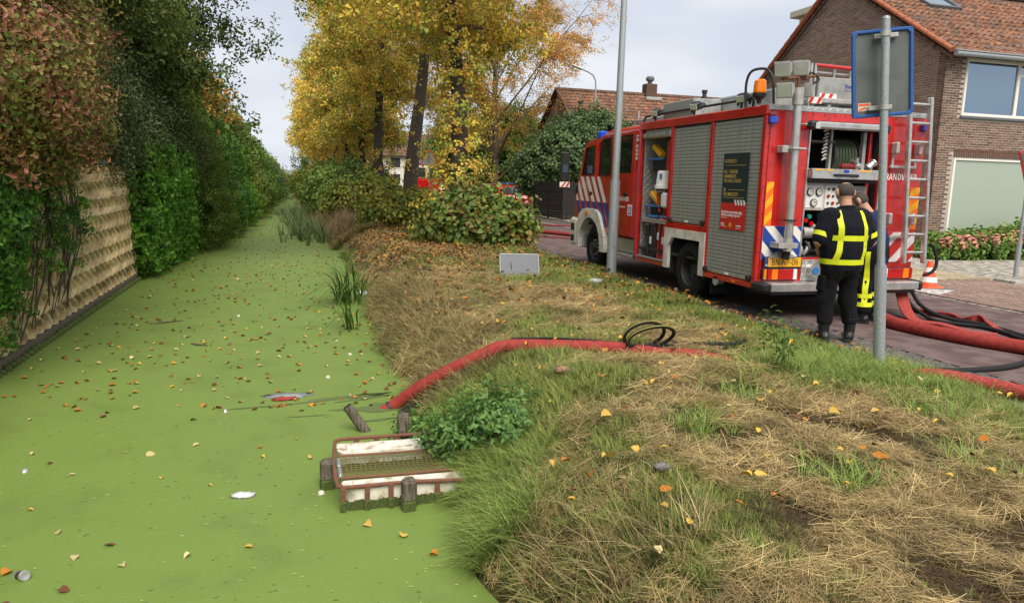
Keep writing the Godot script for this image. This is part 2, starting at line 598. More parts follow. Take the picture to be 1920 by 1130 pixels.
func leaf(g: Geo, b: Vector3, d: Vector3, up: Vector3, l: float, w: float, kind: String, fold := 0.25) -> void:
	d = d.normalized()
	var s := d.cross(up).normalized()
	var nn := s.cross(d).normalized()
	var f := func(t: float, x: float, y: float) -> Vector3: return b + d * t * l + s * x * w + nn * (y * w + 0.25 * l * (t - t * t) - 0.18 * l * t * t)
	for sg in [-1.0, 1.0]:
		var k: float = sg
		var n2 := (nn + s * -k * fold * 1.6).normalized()
		var i0 := g.v.size()
		var o: Array
		match kind:
			"lime": o = [[0, 0, 0], [0.02, 0.34, fold * 0.6], [0.3, 0.5, fold], [0.65, 0.36, fold * 0.7], [1.0, 0, 0], [0.5, 0, 0]]
			"ivy": o = [[0, 0, 0], [-0.1, 0.32, fold * 0.4], [0.16, 0.55, fold], [0.34, 0.27, fold * 0.5], [0.58, 0.36, fold * 0.7], [1.0, 0, 0], [0.4, 0, 0]]
			"oval": o = [[0, 0, 0], [0.3, 0.42, fold], [0.7, 0.38, fold], [1.0, 0, 0]]
			_: o = [[0, 0, 0], [0.45, 0.5, fold], [1.0, 0, 0]]
		for q in o:
			g.pt((f as Callable).call(q[0], q[1] * k, q[2]), n2)
		for i in range(1, o.size() - 1):
			g.tri(i0 + (o.size() - 1 if o.size() > 4 else 0), i0 + i, i0 + i + 1) if o.size() > 4 else g.tri(i0, i0 + i, i0 + i + 1)
		if o.size() > 4:
			g.tri(i0 + o.size() - 1, i0, i0 + 1)


func sprig(sd: int, n: int, length: float, ll: float, lw: float, kind: String, droop: float, spread := 0.9, twig := true) -> ArrayMesh:
	rng.seed = sd
	var g := Geo.new()
	if twig:
		g.col = Color(0.45, 0.32, 0.25)
		g.tube([Vector3.ZERO, V(0.01, length * 0.5, 0.02), V(0, length, 0.03)], [0.006, 0.004, 0.002], 3, false)
	for i in n:
		var t := (i + 0.6) / n
		var a := i * 2.4 + rr(-0.5, 0.5)
		var out := V(cos(a), 0, sin(a))
		var b := V(0, length * t, 0) + out * rr(0.0, 0.25) * length
		var d := (out * spread + V(0, rr(0.0, 0.8) - droop, 0) + V(rr(-0.3, 0.3), rr(-0.3, 0.3), rr(-0.3, 0.3))).normalized()
		var up := (V(0, 1, 0) + V(rr(-0.6, 0.6), 0, rr(-0.6, 0.6))).normalized()
		var q := rr(0.68, 1.25)
		g.col = Color(q * rr(0.85, 1.2), q, q * rr(0.6, 1.15))
		var s := rr(0.7, 1.15)
		leaf(g, b, d, up, ll * s, lw * s, kind, rr(0.1, 0.35))
	return g.mesh()


func tuft(sd: int, n: int, h: float, rad: float, lean: float, w: float, ca: Color, cb: Color, seg := 3) -> ArrayMesh:
	rng.seed = sd
	var g := Geo.new()
	for i in n:
		var a := ry()
		var r0 := rad * sqrt(rng.randf())
		var b := V(cos(a) * r0, -0.02, sin(a) * r0)
		var a2 := a + rr(-1.2, 1.2)
		var out := V(cos(a2), 0, sin(a2))
		var side := V(-sin(a2 + rr(-0.8, 0.8)), 0, cos(a2))
		var hh := h * rr(0.5, 1.15)
		var ln := lean * rr(0.2, 1.3)
		g.col = hue(ca, cb, 0.3)
		var i0 := g.v.size()
		for k in seg + 1:
			var t := float(k) / seg
			var p := b + out * (ln * hh * t * t) + V(0, hh * (t - 0.32 * ln * t * t), 0)
			var ww := w * (1.0 - t * 0.95) * 0.5
			var nn := (V(0, 0.75, 0) + out * -0.3 + side.cross(V(0, 1, 0)) * 0.3)
			g.pt(p - side * ww, nn)
			g.pt(p + side * ww, nn)
		for k in seg:
			g.tri(i0 + 2 * k, i0 + 2 * k + 1, i0 + 2 * k + 2)
			g.tri(i0 + 2 * k + 1, i0 + 2 * k + 3, i0 + 2 * k + 2)
	return g.mesh()


func straw(sd: int, n: int, rad: float, ll: float, w: float, ca: Color, cb: Color, lift: float) -> ArrayMesh:
	rng.seed = sd
	var g := Geo.new()
	var main := ry()
	for i in n:
		var a := ry()
		var r0 := rad * sqrt(rng.randf())
		var b := V(cos(a) * r0, rr(0.0, lift), sin(a) * r0)
		var a2 := main + rng.randfn(0.0, 0.7)
		var d := V(cos(a2), 0, sin(a2))
		var s := V(-d.z, rr(-0.5, 0.5), d.x).normalized()
		var l := ll * rr(0.4, 1.2)
		var bow := rr(0.0, 0.12)
		var tilt := rr(-0.12, 0.22)
		g.col = hue(ca, cb, 0.35)
		var i0 := g.v.size()
		for k in 4:
			var t := k / 3.0
			var p := b + d * l * (t - 0.5) + s * bow * l * sin(t * 3.0) + V(0, l * (tilt * t + bow * 1.5 * (t - t * t)), 0)
			g.pt(p - s * w * 0.5, V(0, 1, 0) + s * 0.3)
			g.pt(p + s * w * 0.5, V(0, 1, 0) + s * 0.3)
		for k in 3:
			g.tri(i0 + 2 * k, i0 + 2 * k + 1, i0 + 2 * k + 2)
			g.tri(i0 + 2 * k + 1, i0 + 2 * k + 3, i0 + 2 * k + 2)
	return g.mesh()


func sprigs() -> void:
	SP.lime = sprig(11, 9, 0.34, 0.105, 0.085, "lime", 0.7)
	SP.lime2 = sprig(12, 8, 0.40, 0.10, 0.08, "lime", 0.9)
	SP.lime_far = sprig(13, 7, 0.45, 0.17, 0.14, "oval", 0.7)
	SP.hazel = sprig(14, 7, 0.40, 0.14, 0.13, "lime", 0.35)
	SP.ivy = sprig(15, 9, 0.26, 0.085, 0.10, "ivy", 0.5, 0.9)
	SP.ivy_far = sprig(16, 8, 0.42, 0.15, 0.15, "oval", 0.4)
	SP.dogwood = sprig(17, 11, 0.34, 0.068, 0.046, "lime", 0.7)
	SP.oak = sprig(18, 10, 0.34, 0.10, 0.06, "oval", 0.3)
	SP.willow = sprig(19, 12, 0.40, 0.075, 0.03, "oval", 0.2)
	SP.small = sprig(20, 12, 0.28, 0.05, 0.032, "oval", 0.2)
	SP.far = sprig(21, 8, 0.6, 0.26, 0.2, "oval", 0.4)
	SP.nettle = sprig(22, 14, 0.42, 0.085, 0.05, "lime", 0.25, 0.8)
	SP.pale = sprig(23, 7, 0.5, 0.10, 0.06, "oval", 0.4)
	SP.hydrangea = sprig(24, 9, 0.26, 0.11, 0.075, "oval", 0.0)


func lit(c: Color) -> Color:  # measured leaf colours are a little lighter than the first guesses
	var q := c * lerpf(2.4, 1.6, clampf(c.get_luminance() / 0.3, 0.0, 1.0))
	q.a = 1.0
	return q


func sprout(p: Vector3, out: Vector3, s: float) -> Transform3D:  # a sprig at p that grows along out
	var y := out.normalized()
	var x := y.cross(V(rr(-1, 1), rr(-1, 1), rr(-1, 1))).normalized()
	return Transform3D(Basis(x, y, x.cross(y)).scaled(Vector3.ONE * s), p)


func lumps_fill(lumps: Array, count: int, pal: Array, up := 0.35, size := [0.8, 1.25], depth := 0.45) -> Array:  # [transforms, colours]
	var xs := []
	var cs := PackedColorArray()
	var wsum := 0.0
	var ws := []
	for l in lumps:
		var r: Vector3 = l[1]
		wsum += r.x * r.y + r.y * r.z + r.x * r.z
		ws.append(wsum)
	var tone := []
	for l in lumps:
		tone.append(rr(0.82, 1.15))
	var tries := 0
	while xs.size() < count and tries < count * 6:
		tries += 1
		var w := rng.randf() * wsum
		var k := 0
		while ws[k] < w:
			k += 1
		var d := V(rng.randfn(), rng.randfn(), rng.randfn()).normalized()
		var r := lerpf(1.0 - depth, 1.0, sqrt(rng.randf())) * (1.0 + 0.5 * nz.get_noise_3d(d.x * 200 + k * 77, d.y * 200, d.z * 200)) * (1.0 if rng.randf() < 0.9 else rr(1.05, 1.4))
		var p: Vector3 = lumps[k][0] + d * r * lumps[k][1]
		var inside := false
		for j in lumps.size():
			if j != k and ((p - lumps[j][0]) / lumps[j][1]).length() < 0.62:
				inside = true
				break
		if inside:
			continue
		var out: Vector3 = (d / lumps[k][1]).normalized() * 0.8 + V(0, up, 0) + V(rr(-1, 1), rr(-1, 1), rr(-1, 1)) * 0.65
		xs.append(sprout(p, out, rr(size[0], size[1])))
		var c0: Array = pal[rng.randi() % pal.size()]
		var patchy := 1.0 + 0.35 * nz.get_noise_3d(p.x * 55, p.y * 55, p.z * 55)
		cs.append(lit(hue(c0[0], c0[1], 0.15) * tone[k] * patchy))
	return [xs, cs]


func bush(called: String, label: String, cat: String, group: String, at: Vector3, lumps: Array, mesh: Mesh, count: int, pal: Array, o := {}) -> Node3D:
	rng.seed = hash(label + str(at))
	var t := thing(called, label, cat, at, 0.0, group)
	var stems := Geo.new()
	var foot: Vector3 = o.get("foot", Vector3.ZERO)
	for i in o.get("stems", 9):
		var l: Array = lumps[i % lumps.size()]
		var e: Vector3 = l[0] + V(rr(-0.7, 0.7), rr(-0.2, 0.75), rr(-0.7, 0.7)) * l[1]
		var b := foot + V(rr(-0.25, 0.25), 0, rr(-0.25, 0.25)) * (1.0 + absf(e.x))
		if o.has("line"):
			b = V(foot.x + rr(-0.1, 0.1), foot.y, e.z + rr(-0.3, 0.3))
		var m := b.lerp(e, 0.5) + V(rr(-0.2, 0.2), 0.15, rr(-0.2, 0.2))
		stems = Geo.new()
		stems.tube([b, b.lerp(m, 0.6), m, e], [0.022, 0.018, 0.013, 0.006], 5, false)
		part(t, "stem", stems, M.twig)
	var f := lumps_fill(lumps, count, pal, o.get("up", 0.35), o.get("size", [0.8, 1.25]), o.get("depth", 0.45))
	many(t, o.get("crown", "foliage"), mesh, o.get("mat", M.leaf), f[0], f[1])
	return t


func tree(called: String, label: String, group: String, at: Vector3, o: Dictionary) -> Node3D:
	rng.seed = hash(label + str(at))
	var t := thing(called, label, "tree", at, 0.0, group)
	var H: float = o.H
	var r0: float = o.r
	var lean: Vector3 = o.get("lean", V(rr(-0.3, 0.3), 0, rr(-0.3, 0.3)))
	var pts := []
	var rad := []
	var n := 14
	for i in n + 1:
		var k := float(i) / n
		pts.append(V(0, -0.15, 0) + V(0, H * k, 0) + lean * k + V(sin(k * 9.0 + at.z) * 0.09, 0, cos(k * 7.0 + at.z) * 0.09) * (1.0 if i > 0 else 0.0))
		rad.append(r0 * (1.0 - 0.85 * k) * (1.35 if i == 0 else 1.0) * rr(0.95, 1.05))
	var trunk := Geo.new()
	trunk.tube(pts, rad, 11, false)
	for i in 10:
		var k := rr(0.03, 0.5)
		var a := ry()
		var c: Vector3 = pts[int(k * n)]
		trunk.box(c + V(cos(a), 0, sin(a)) * r0 * (0.86 - 0.7 * k), Vector3.ONE * r0 * rr(0.25, 0.45), 0.06, Basis(V(0, 1, 0), ry()))
	part(t, "trunk", trunk, o.get("bark", M.bark))
	var xs := []
	var cs := PackedColorArray()
	var pal: Array = o.pal
	var nl: int = o.get("limbs", 16)
	var tips := []
	for i in nl:
		var k := lerpf(o.h0, o.get("h1", 0.95), (i + rr(0.0, 0.8)) / nl)
		var b: Vector3 = pts[int(k * n)].lerp(pts[min(int(k * n) + 1, n)], k * n - int(k * n))
		var a := i * 2.4 + rr(-0.4, 0.4)
		var dir := V(cos(a), 0, sin(a))
		var prof := sin(clampf((k - o.h0) / (1.0 - o.h0), 0.0, 1.0) * 2.4 + 0.75)
		var L: float = o.R * maxf(prof, 0.25) * rr(0.8, 1.15)
		if o.has("wind"):
			L *= 1.0 + 0.3 * dir.dot(o.wind)
		var rise: float = o.get("rise", 0.5) * rr(0.6, 1.3)
		var lp := []
		var lr := []
		for j in 6:
			var q := j / 5.0
			lp.append(b + dir * L * q + V(0, L * (rise * q - o.get("sag", 0.35) * q * q), 0) + V(rr(-0.12, 0.12), rr(-0.1, 0.1), rr(-0.12, 0.12)) * (q * 1.4))
			lr.append(maxf(r0 * 0.34 * (1.0 - 0.6 * k) * (1.0 - 0.85 * q), 0.006))
		var lg := Geo.new()
		lg.tube(lp, lr, 6, false)
		var ns: int = o.get("subs", 7)
		for s in ns:
			var q := rr(0.25, 1.0)
			var sb: Vector3 = lp[int(q * 4.99)].lerp(lp[min(int(q * 4.99) + 1, 5)], q * 4.99 - int(q * 4.99))
			var sd := (dir.rotated(Vector3.UP, rr(-1.3, 1.3)) + V(0, rr(-0.45, 0.8), 0)).normalized()
			var sl := L * rr(0.25, 0.5)
			var mid := sb + sd * sl * 0.5 + V(0, 0.06 * sl, 0)
			var en := sb + sd * sl + V(0, -o.get("sag", 0.35) * 0.4 * sl, 0)
			lg.tube([sb, mid, en], [0.014 + 0.02 * (1.0 - q), 0.009, 0.004], 4, false)
			tips.append([sb, mid, en])
		tips.append([lp[2], lp[3], lp[5]])
		part(t, "limb", lg, o.get("bark2", M.twig))
	var cnt: int = o.count
	var zone := rr(0, 100)
	for i in cnt:
		var tp: Array = tips[rng.randi() % tips.size()]
		var q := pow(rng.randf(), 0.7)
		var p: Vector3 = tp[0].lerp(tp[1], q * 2.0) if q < 0.5 else tp[1].lerp(tp[2], q * 2.0 - 1.0)
		var j: float = o.get("jit", 0.35)
		p += V(rng.randfn(0, j), rng.randfn(-0.05, j * 0.8), rng.randfn(0, j))
		if nz.get_noise_3d(p.x * 70 + zone, p.y * 70, p.z * 70) < o.get("gap", -0.35):
			continue
		var c0: Array = pal[rng.randi() % pal.size()]
		var c := hue(c0[0], c0[1], 0.16)
		if o.has("rim_pal"):
			var far := clampf((Vector2(p.x, p.z).length() / o.R - 0.45) * 1.5, 0.0, 1.0)
			if rng.randf() < far:
				c = hue(o.rim_pal[0], o.rim_pal[1], 0.16)
		c *= 1.0 + 0.3 * nz.get_noise_3d(p.x * 40, p.y * 40, p.z * 40 + zone)
		xs.append(sprout(p, V(rr(-1, 1), rr(-0.9, 0.7), rr(-1, 1)), rr(0.75, 1.25)))
		cs.append(lit(c))
	for i in o.get("trunk_leaves", 0):  # leafy shoots along the trunk
		var k := rr(o.get("tl0", 0.06), o.h0 + 0.1)
		var c: Vector3 = pts[int(k * n)]
		var a := ry()
		var wide: float = r0 * 0.9 + absf(rng.randfn(0, o.get("tlw", 0.15))) * (1.0 + 1.5 * clampf(1.0 - k * 4.0, 0.0, 1.0))
		var p := c + V(cos(a) * wide, rr(0, H / n), sin(a) * wide)
		var c0: Array = pal[rng.randi() % pal.size()]
		xs.append(sprout(p, V(cos(a), rr(-0.6, 0.8), sin(a)), rr(0.6, 1.0)))
		cs.append(lit(hue(c0[0], c0[1], 0.16)))
	many(t, "crown", o.mesh, o.get("mat", M.leaf), xs, cs)
	return t


func wet_green(x: float, z: float) -> float:  # 0 dry straw .. 1 green grass
	var d := x - shore(z)
	var g := 0.34 + 0.95 * nz.get_noise_2d(x * 38.0 + 300, z * 38.0)
	g += 0.9 * smoothstep(4.0, 5.2, x)
	if z > -7.0:
		g += 1.3 * exp(-pow((d - 0.3) / 0.4, 2.0)) * smoothstep(-4.2, -5.0, z)
		g -= 0.5 * smoothstep(-6.0, -4.6, z) * smoothstep(0.9, 1.4, d) * (1.0 - smoothstep(4.2, 5.0, x))
		g += 0.35 * exp(-pow((x - 2.1) / 0.6, 2.0) - pow((z + 5.6) / 0.5, 2.0))
		g += 0.7 * exp(-pow((x - 4.6) / 0.8, 2.0) - pow((z + 5.5) / 0.6, 2.0))
	else:
		g -= 0.25 * exp(-pow((d - 0.5) / 0.5, 2.0))
	return clampf(g, 0.0, 1.0)


func ground() -> void:
	# the verge: one sheet from the water up to the road
	var g := Geo.new()
	var zs := []
	var z := 3.0
	while z > -135.0:
		zs.append(z)
		z -= 0.09 if z > -9.0 else 0.2 if z > -25.0 else 1.0
	var nx := 56
	for zz in zs:
		var x0 := shore(zz) - 0.35
		for i in nx:
			var x := lerpf(x0, 5.52, float(i) / (nx - 1))
			var e := 0.04
			var nn := V(gh(x - e, zz) - gh(x + e, zz), 2 * e, gh(x, zz - e) - gh(x, zz + e)).normalized()
			var gr := wet_green(x, zz)
			var br := nz.get_noise_2d(x * 90.0, zz * 90.0 + 99)
			var c := Color(0.17, 0.115, 0.055).lerp(Color(0.10, 0.115, 0.032), gr)
			c = c.lerp(Color(0.05, 0.036, 0.022), clampf(br * 1.3 + 0.25, 0.0, 0.8))
			g.col = c
			g.pt(V(x, gh(x, zz), zz), nn)
	for j in zs.size() - 1:
		for i in nx - 1:
			var a := j * nx + i
			g.tri(a, a + 1, a + nx + 1)
			g.tri(a, a + nx + 1, a + nx)
	setting("grass_verge", g, M.soil)
	# all other ground, to the horizon
	g = Geo.new()
	g.flat([V(5.6, -0.12, 60), V(600, -0.12, 60), V(600, -0.12, -700), V(5.6, -0.12, -700)])
	g.flat([V(-600, -0.85, 60), V(5.6, -0.85, 60), V(5.6, -0.85, -700), V(-600, -0.85, -700)])
	g.flat([V(-600, 0.9, 60), V(-3.75, 0.9, 60), V(-3.75, 0.9, -700), V(-600, 0.9, -700)])
	g.flat([V(-3.6, -0.1, -128), V(5.6, -0.1, -128), V(5.6, -0.1, -700), V(-3.6, -0.1, -700)])
	setting("ground", g, M.far_ground)
	# water under duckweed
	g = Geo.new()
	g.flat([V(-3.9, WATER, 20), V(1.9, WATER, 20), V(1.9, WATER, -128), V(-3.9, WATER, -128)])
	setting("water", g, M.duckweed)
	rng.seed = 5
	var streak := Geo.new()
	for s in [[0.85, -7.35, 0.42, 0.13, 0.1], [0.45, -7.75, 0.45, 0.05, 0.2], [0.7, -7.7, 0.3, 0.04, 0.3], [-0.3, -7.6, 0.35, 0.022, 0.1], [0.75, -6.95, 0.22, 0.03, 0.2], [-1.7, -3.95, 0.16, 0.02, 0.7], [0.1, -7.2, 0.2, 0.012, 0.0]]:
		var ps := []
		for k in 22:
			var a := TAU * k / 22
			var q := 1.0 + 0.45 * nz.get_noise_2d(cos(a) * 130 + s[0] * 400, sin(a) * 130 + s[1] * 300) * 2.0
			ps.append(V(s[0], WATER + 0.004, s[1]) + V(cos(a) * s[2] * q, 0, sin(a) * s[3] * q).rotated(Vector3.UP, s[4]))
		streak.face(ps, Vector3.UP)
	setting("water_gap_in_duckweed", streak, M.open_water)
	# road, gutter of dark clinkers, ramp and pavement of the side street
	g = Geo.new()
	g.flat([V(6.25, -0.03, 20), V(9.95, -0.03, 20), V(9.95, -0.03, -140), V(6.25, -0.03, -140)])
	setting("road", g, M.asphalt)
	g = Geo.new()
	g.flat([V(5.3, -0.075, 20), V(6.25, -0.075, 20), V(6.25, -0.075, -140), V(5.3, -0.075, -140)])
	var gut := setting("gutter_paving", g, M.sand_joint)
	var spots := []
	var row := 0
	var zz := -3.6
	while zz > -34.0:
		var x := 5.50 + (0.1 if row % 2 else 0.0)
		while x < 6.2:
			spots.append([V(minf(x + 0.1, 6.15), -0.052, zz), 0.0])
			x += 0.208
		zz -= 0.107
		row += 1
	lay(gut, "paver", spots, V(0.197, 0.05, 0.097), [[Color(0.15, 0.135, 0.125), Color(0.22, 0.19, 0.175)], [Color(0.19, 0.16, 0.15), Color(0.14, 0.13, 0.125)]], 41)
	# kerb band along the far side of the road
	g = Geo.new()
	g.flat([V(9.95, -0.026, 20), V(10.02, -0.026, 20), V(10.02, -0.026, -140), V(9.95, -0.026, -140)])
	setting("road_edge_line", g, M.kerb)
	g = Geo.new()
	g.flat([V(10.02, -0.05, 20), V(13.0, -0.05, 20), V(13.0, -0.05, -11.25), V(10.02, -0.05, -11.25)])
	g.flat([V(10.02, -0.05, -11.25), V(11.3, -0.05, -11.25), V(11.3, -0.05, -40), V(10.02, -0.05, -40)])
	var side := setting("side_street_paving", g, M.sand_joint)
	spots = []
	row = 0
	var xx := 10.07
	while xx < 12.95:
		var q := -5.6 - (0.105 if row % 2 else 0.0)
		while q > (-11.2 if xx > 11.25 else -15.0):
			spots.append([V(xx, -0.026, q), PI / 2])
			q -= 0.211
		xx += 0.107
		row += 1
	lay(side, "paver", spots, V(0.203, 0.05, 0.101), [[Color(0.33, 0.22, 0.175), Color(0.42, 0.30, 0.24)], [Color(0.38, 0.27, 0.22), Color(0.29, 0.21, 0.18)]], 42)
	# white and grey wedge marks on the ramp
	g = Geo.new()
	for k in 3:
		var x0 := 10.05
		var z0 := -9.55 - k * 0.9
		g.flat([V(x0, 0.003, z0), V(x0, 0.003, z0 - 0.75), V(x0 + 0.85, 0.003, z0 - 0.45)])
	setting("road_marking", g, M.road_white)
	g = Geo.new()
	for k in 3:
		var z0 := -10.0 - k * 0.9
		g.flat([V(10.9, 0.003, z0 + 0.05), V(10.05, 0.003, z0 - 0.35), V(10.9, 0.003, z0 - 0.75)])
	setting("road_marking", g, M.lead)
	# pavement of pale slabs in front of the house, a yellowish tiled patch and a kerb
	g = Geo.new()
	g.span(V(11.3, -0.12, -15.4), V(40.0, 0.0, -13.0))
	g.span(V(13.35, -0.12, -13.0), V(40.0, 0.0, -11.0))
	g.span(V(11.3, -0.12, -60.0), V(15.2, 0.0, -15.4))
	var pav := setting("pavement", g, M.pale_slab)
	spots = []
	for i in 8:
		for j in 8:
			spots.append([V(11.45 + i * 0.252, -0.018, -11.4 - j * 0.212), 0.0])
	lay(pav, "paver", spots, V(0.243, 0.05, 0.203), [[Color(0.46, 0.38, 0.24), Color(0.55, 0.46, 0.31)]], 43)
	g = Geo.new()
	for k in 4:
		g.span(V(13.2 + k * 1.005, -0.12, -10.98), V(14.2 + k * 1.005, 0.012, -10.85), 0.015)
	g.span(V(13.2, -0.12, -11.0), V(13.34, 0.012, -13.0), 0.015)
	setting("kerb", g, M.kerb)


func lay(par: Node, called: String, spots: Array, size: Vector3, pal: Array, sd: int, most := 300) -> void:  # the nearest ones one by one, the rest together
	rng.seed = sd
	var g := Geo.new()
	g.box(Vector3.ZERO, size, 0.006)
	var eye := V(0, 1.65, 0)
	spots.sort_custom(func(a, b): return a[0].distance_squared_to(eye) < b[0].distance_squared_to(eye))
	var kinds := []
	for k in 6:
		var gg := Geo.new()
		gg.col = hue(pal[k % pal.size()][0], pal[k % pal.size()][1], 0.1)
		gg.add(g)
		for i in gg.c.size():
			gg.c[i] = gg.col
		kinds.append(gg.mesh())
	var xs := []
	var cs := PackedColorArray()
	for i in spots.size():
		var t := Transform3D(Basis(V(0, 1, 0), spots[i][1] + rr(-0.02, 0.02)) * Basis(V(1, 0, 0), rr(-0.012, 0.012)), spots[i][0] + V(0, rr(-0.003, 0.003), 0))
		if i < most:
			part(par, called, kinds[rng.randi() % 6], M.paver).transform = t
		else:
			xs.append(t)
			cs.append(hue(pal[i % pal.size()][0], pal[i % pal.size()][1], 0.12))
	if xs.size():
		many(par, called, g, M.paver, xs, cs)


func grass() -> void:
	var dry_a := Color(0.62, 0.47, 0.22)
	var dry_b := Color(0.27, 0.185, 0.08)
	var grn_a := Color(0.15, 0.22, 0.045)
	var grn_b := Color(0.30, 0.335, 0.09)
	var kinds := {
		"dark": [straw(62, 26, 0.12, 0.13, 0.0036, Color(0.20, 0.135, 0.065), Color(0.07, 0.05, 0.03), 0.02)],
		"straw": [straw(51, 40, 0.13, 0.20, 0.0034, dry_a, dry_b, 0.05), straw(52, 34, 0.15, 0.25, 0.0034, dry_a, dry_b, 0.07), straw(53, 36, 0.12, 0.15, 0.0036, Color(0.30, 0.20, 0.09), Color(0.09, 0.065, 0.035), 0.03)],
		"dry": [tuft(54, 24, 0.13, 0.06, 1.1, 0.004, dry_a, Color(0.36, 0.34, 0.12))],
		"green": [tuft(55, 24, 0.13, 0.06, 0.8, 0.0045, grn_a, grn_b), tuft(56, 22, 0.11, 0.07, 1.0, 0.0045, grn_a, Color(0.34, 0.34, 0.11))],
		"long": [tuft(57, 16, 0.30, 0.07, 1.1, 0.0085, Color(0.12, 0.205, 0.04), Color(0.27, 0.33, 0.085), 4)],
		"far": [tuft(58, 14, 0.17, 0.12, 0.9, 0.014, g1(0.8), g1(1.1), 2)],
		"hang": [tuft(59, 18, 0.36, 0.11, 1.6, 0.0085, Color(0.52, 0.39, 0.19), Color(0.15, 0.11, 0.05), 4), tuft(60, 16, 0.30, 0.12, 1.3, 0.0085, Color(0.40, 0.32, 0.14), Color(0.13, 0.15, 0.04), 4)],
	}
	rng.seed = 61
	var xs := {}
	var cs := {}
	for k in kinds:
		for i in kinds[k].size():
			xs[k + str(i)] = []
			cs[k + str(i)] = PackedColorArray()
	var place := func(k: String, x: float, z: float, s: float, tint: Color, tilt := 0.0) -> void:
		var i := rng.randi() % int(kinds[k].size())
		var e := 0.06
		var nn := V(gh(x - e, z) - gh(x + e, z), 2 * e, gh(x, z - e) - gh(x, z + e)).normalized()
		var y := Vector3.UP.lerp(nn, 0.9 if k == "straw" else 0.5 + tilt).normalized()
		var xa := y.cross(V(sin(z * 91.0), 0.1, cos(x * 77.0))).normalized()
		var b := Basis(xa, y, xa.cross(y)).rotated(y, ry())
		xs[k + str(i)].append(Transform3D(b.scaled(Vector3.ONE * s), V(x, gh(x, z) + 0.005, z)))
		cs[k + str(i)].append(tint)
	# zones: [z near, z far, tufts]
	for zone in [[-1.6, -7.5, 19000], [-7.5, -13.0, 11000], [-13.0, -24.0, 9000]]:
		for i in zone[2]:
			var z := rr(zone[1], zone[0])
			var sx := shore(z)
			var x := rr(sx + 0.02, 5.47)
			var gr := wet_green(x, z)
			var q := rng.randf()
			var far := smoothstep(7.0, 20.0, -z)
			var s := rr(0.7, 1.2) * (1.0 + far * 0.15) * clampf(0.35 - z / 9.0, 0.6, 1.0)
			var bare := nz.get_noise_2d(x * 130.0 + 55, z * 130.0)
			if absf(z - pw([[5.0, -5.7], [4.2, -5.98], [3.62, -6.26], [2.98, -6.66], [2.06, -6.98], [1.5, -7.1], [0.9, -7.3]], x)) < 0.17:
				s *= 0.5
			if x > 4.7 and z < -5.6 and z > -9.0:
				s *= 0.6
			var tone := g1(rr(0.55, 1.2) * (1.0 + 0.35 * nz.get_noise_2d(x * 120, z * 120)))
			if q > 0.12 + gr * 0.95 + nz.get_noise_2d(x * 200, z * 200) * 0.2:
				if bare > 0.12 and x < 4.6:
					if rng.randf() < 0.45:
						place.call("dark", x, z, s * 0.8, tone)
				elif rng.randf() < 0.15:
					place.call("green", x, z, s * 0.8, tone)
				elif rng.randf() < 0.55:
					place.call("straw", x, z, s, tone)
				else:
					place.call("dry", x, z, s, tone)
			else:
				place.call("green", x, z, s * (0.65 + 0.6 * gr), tone)
	for i in 1150:  # longer grass: along the bank by the rack, round the sign and along the road
		var z := rr(-6.6, -3.9)
		var x := shore(z) + absf(rng.randfn(0.10, 0.18))
		place.call("long", x, z, rr(0.45, 0.85) * (0.7 if z < -6.0 else 1.0), g1(rr(0.8, 1.15)), 0.2)
	for i in 900:
		place.call("long", minf(rng.randfn(4.75, 0.45), 5.42), rng.randfn(-5.35, 0.42), rr(0.45, 0.85), g1(rr(0.8, 1.2)))
	for i in 260:
		place.call("long", rr(4.3, 5.3), rr(-5.6, -3.6), rr(0.4, 0.65), g1(rr(0.8, 1.2)))
	for i in 500:
		place.call("green", rr(5.0, 5.47), rr(-14.5, -5.0), rr(0.5, 0.95), g1(rr(0.8, 1.15)))
	for i in 90:
		place.call("long", rng.randfn(5.6, 0.14), rng.randfn(-13.0, 0.3), rr(0.5, 0.8), g1(rr(0.8, 1.1)))
	for c in [[4.3, -7.3], [3.6, -11.6], [4.6, -12.2], [2.35, -3.55], [2.05, -4.75], [3.0, -3.4], [1.35, -9.3], [1.45, -8.5], [3.9, -3.3], [4.5, -4.2], [2.7, -4.4], [3.3, -4.9], [1.9, -3.1]]:
		for i in 22:
			place.call("long" if c[0] > 2.6 or c[1] < -8 else "green", rng.randfn(c[0], 0.12), rng.randfn(c[1], 0.12), rr(0.5, 0.8), g1(rr(0.85, 1.3)))
	for i in 1300:  # dry grass hanging over the bank
		var z := rr(-14.0, -2.9)
		if z < -3.7 and z > -6.6 or (z > -3.7 and rng.randf() < 0.45):
			z = rr(-14.0, -6.6)
		var x := shore(z) + rr(0.05, 0.75)
		place.call("hang", x, z, rr(0.5, 1.0), g1(rr(0.5, 1.15)), 0.4)
	for i in 900:
		var z := rr(-24.0, -7.0)
		place.call("green" if rng.randf() < 0.5 else "long", shore(z) + rr(-0.05, 0.14), z, rr(0.35, 0.7), Color(0.75, 0.8, 0.8))
	for i in 9000:  # far verge
		var z := -24.0 - 100.0 * pow(rng.randf(), 1.8)
		var x := rr(shore(z), 5.6)
		var q := clampf(wet_green(x, z) + rr(-0.2, 0.2), 0.0, 1.0)
		place.call("far", x, z, rr(0.9, 1.6) * (1.0 + 0.01 * -z), Color(0.36, 0.26, 0.12).lerp(Color(0.14, 0.18, 0.04), q))
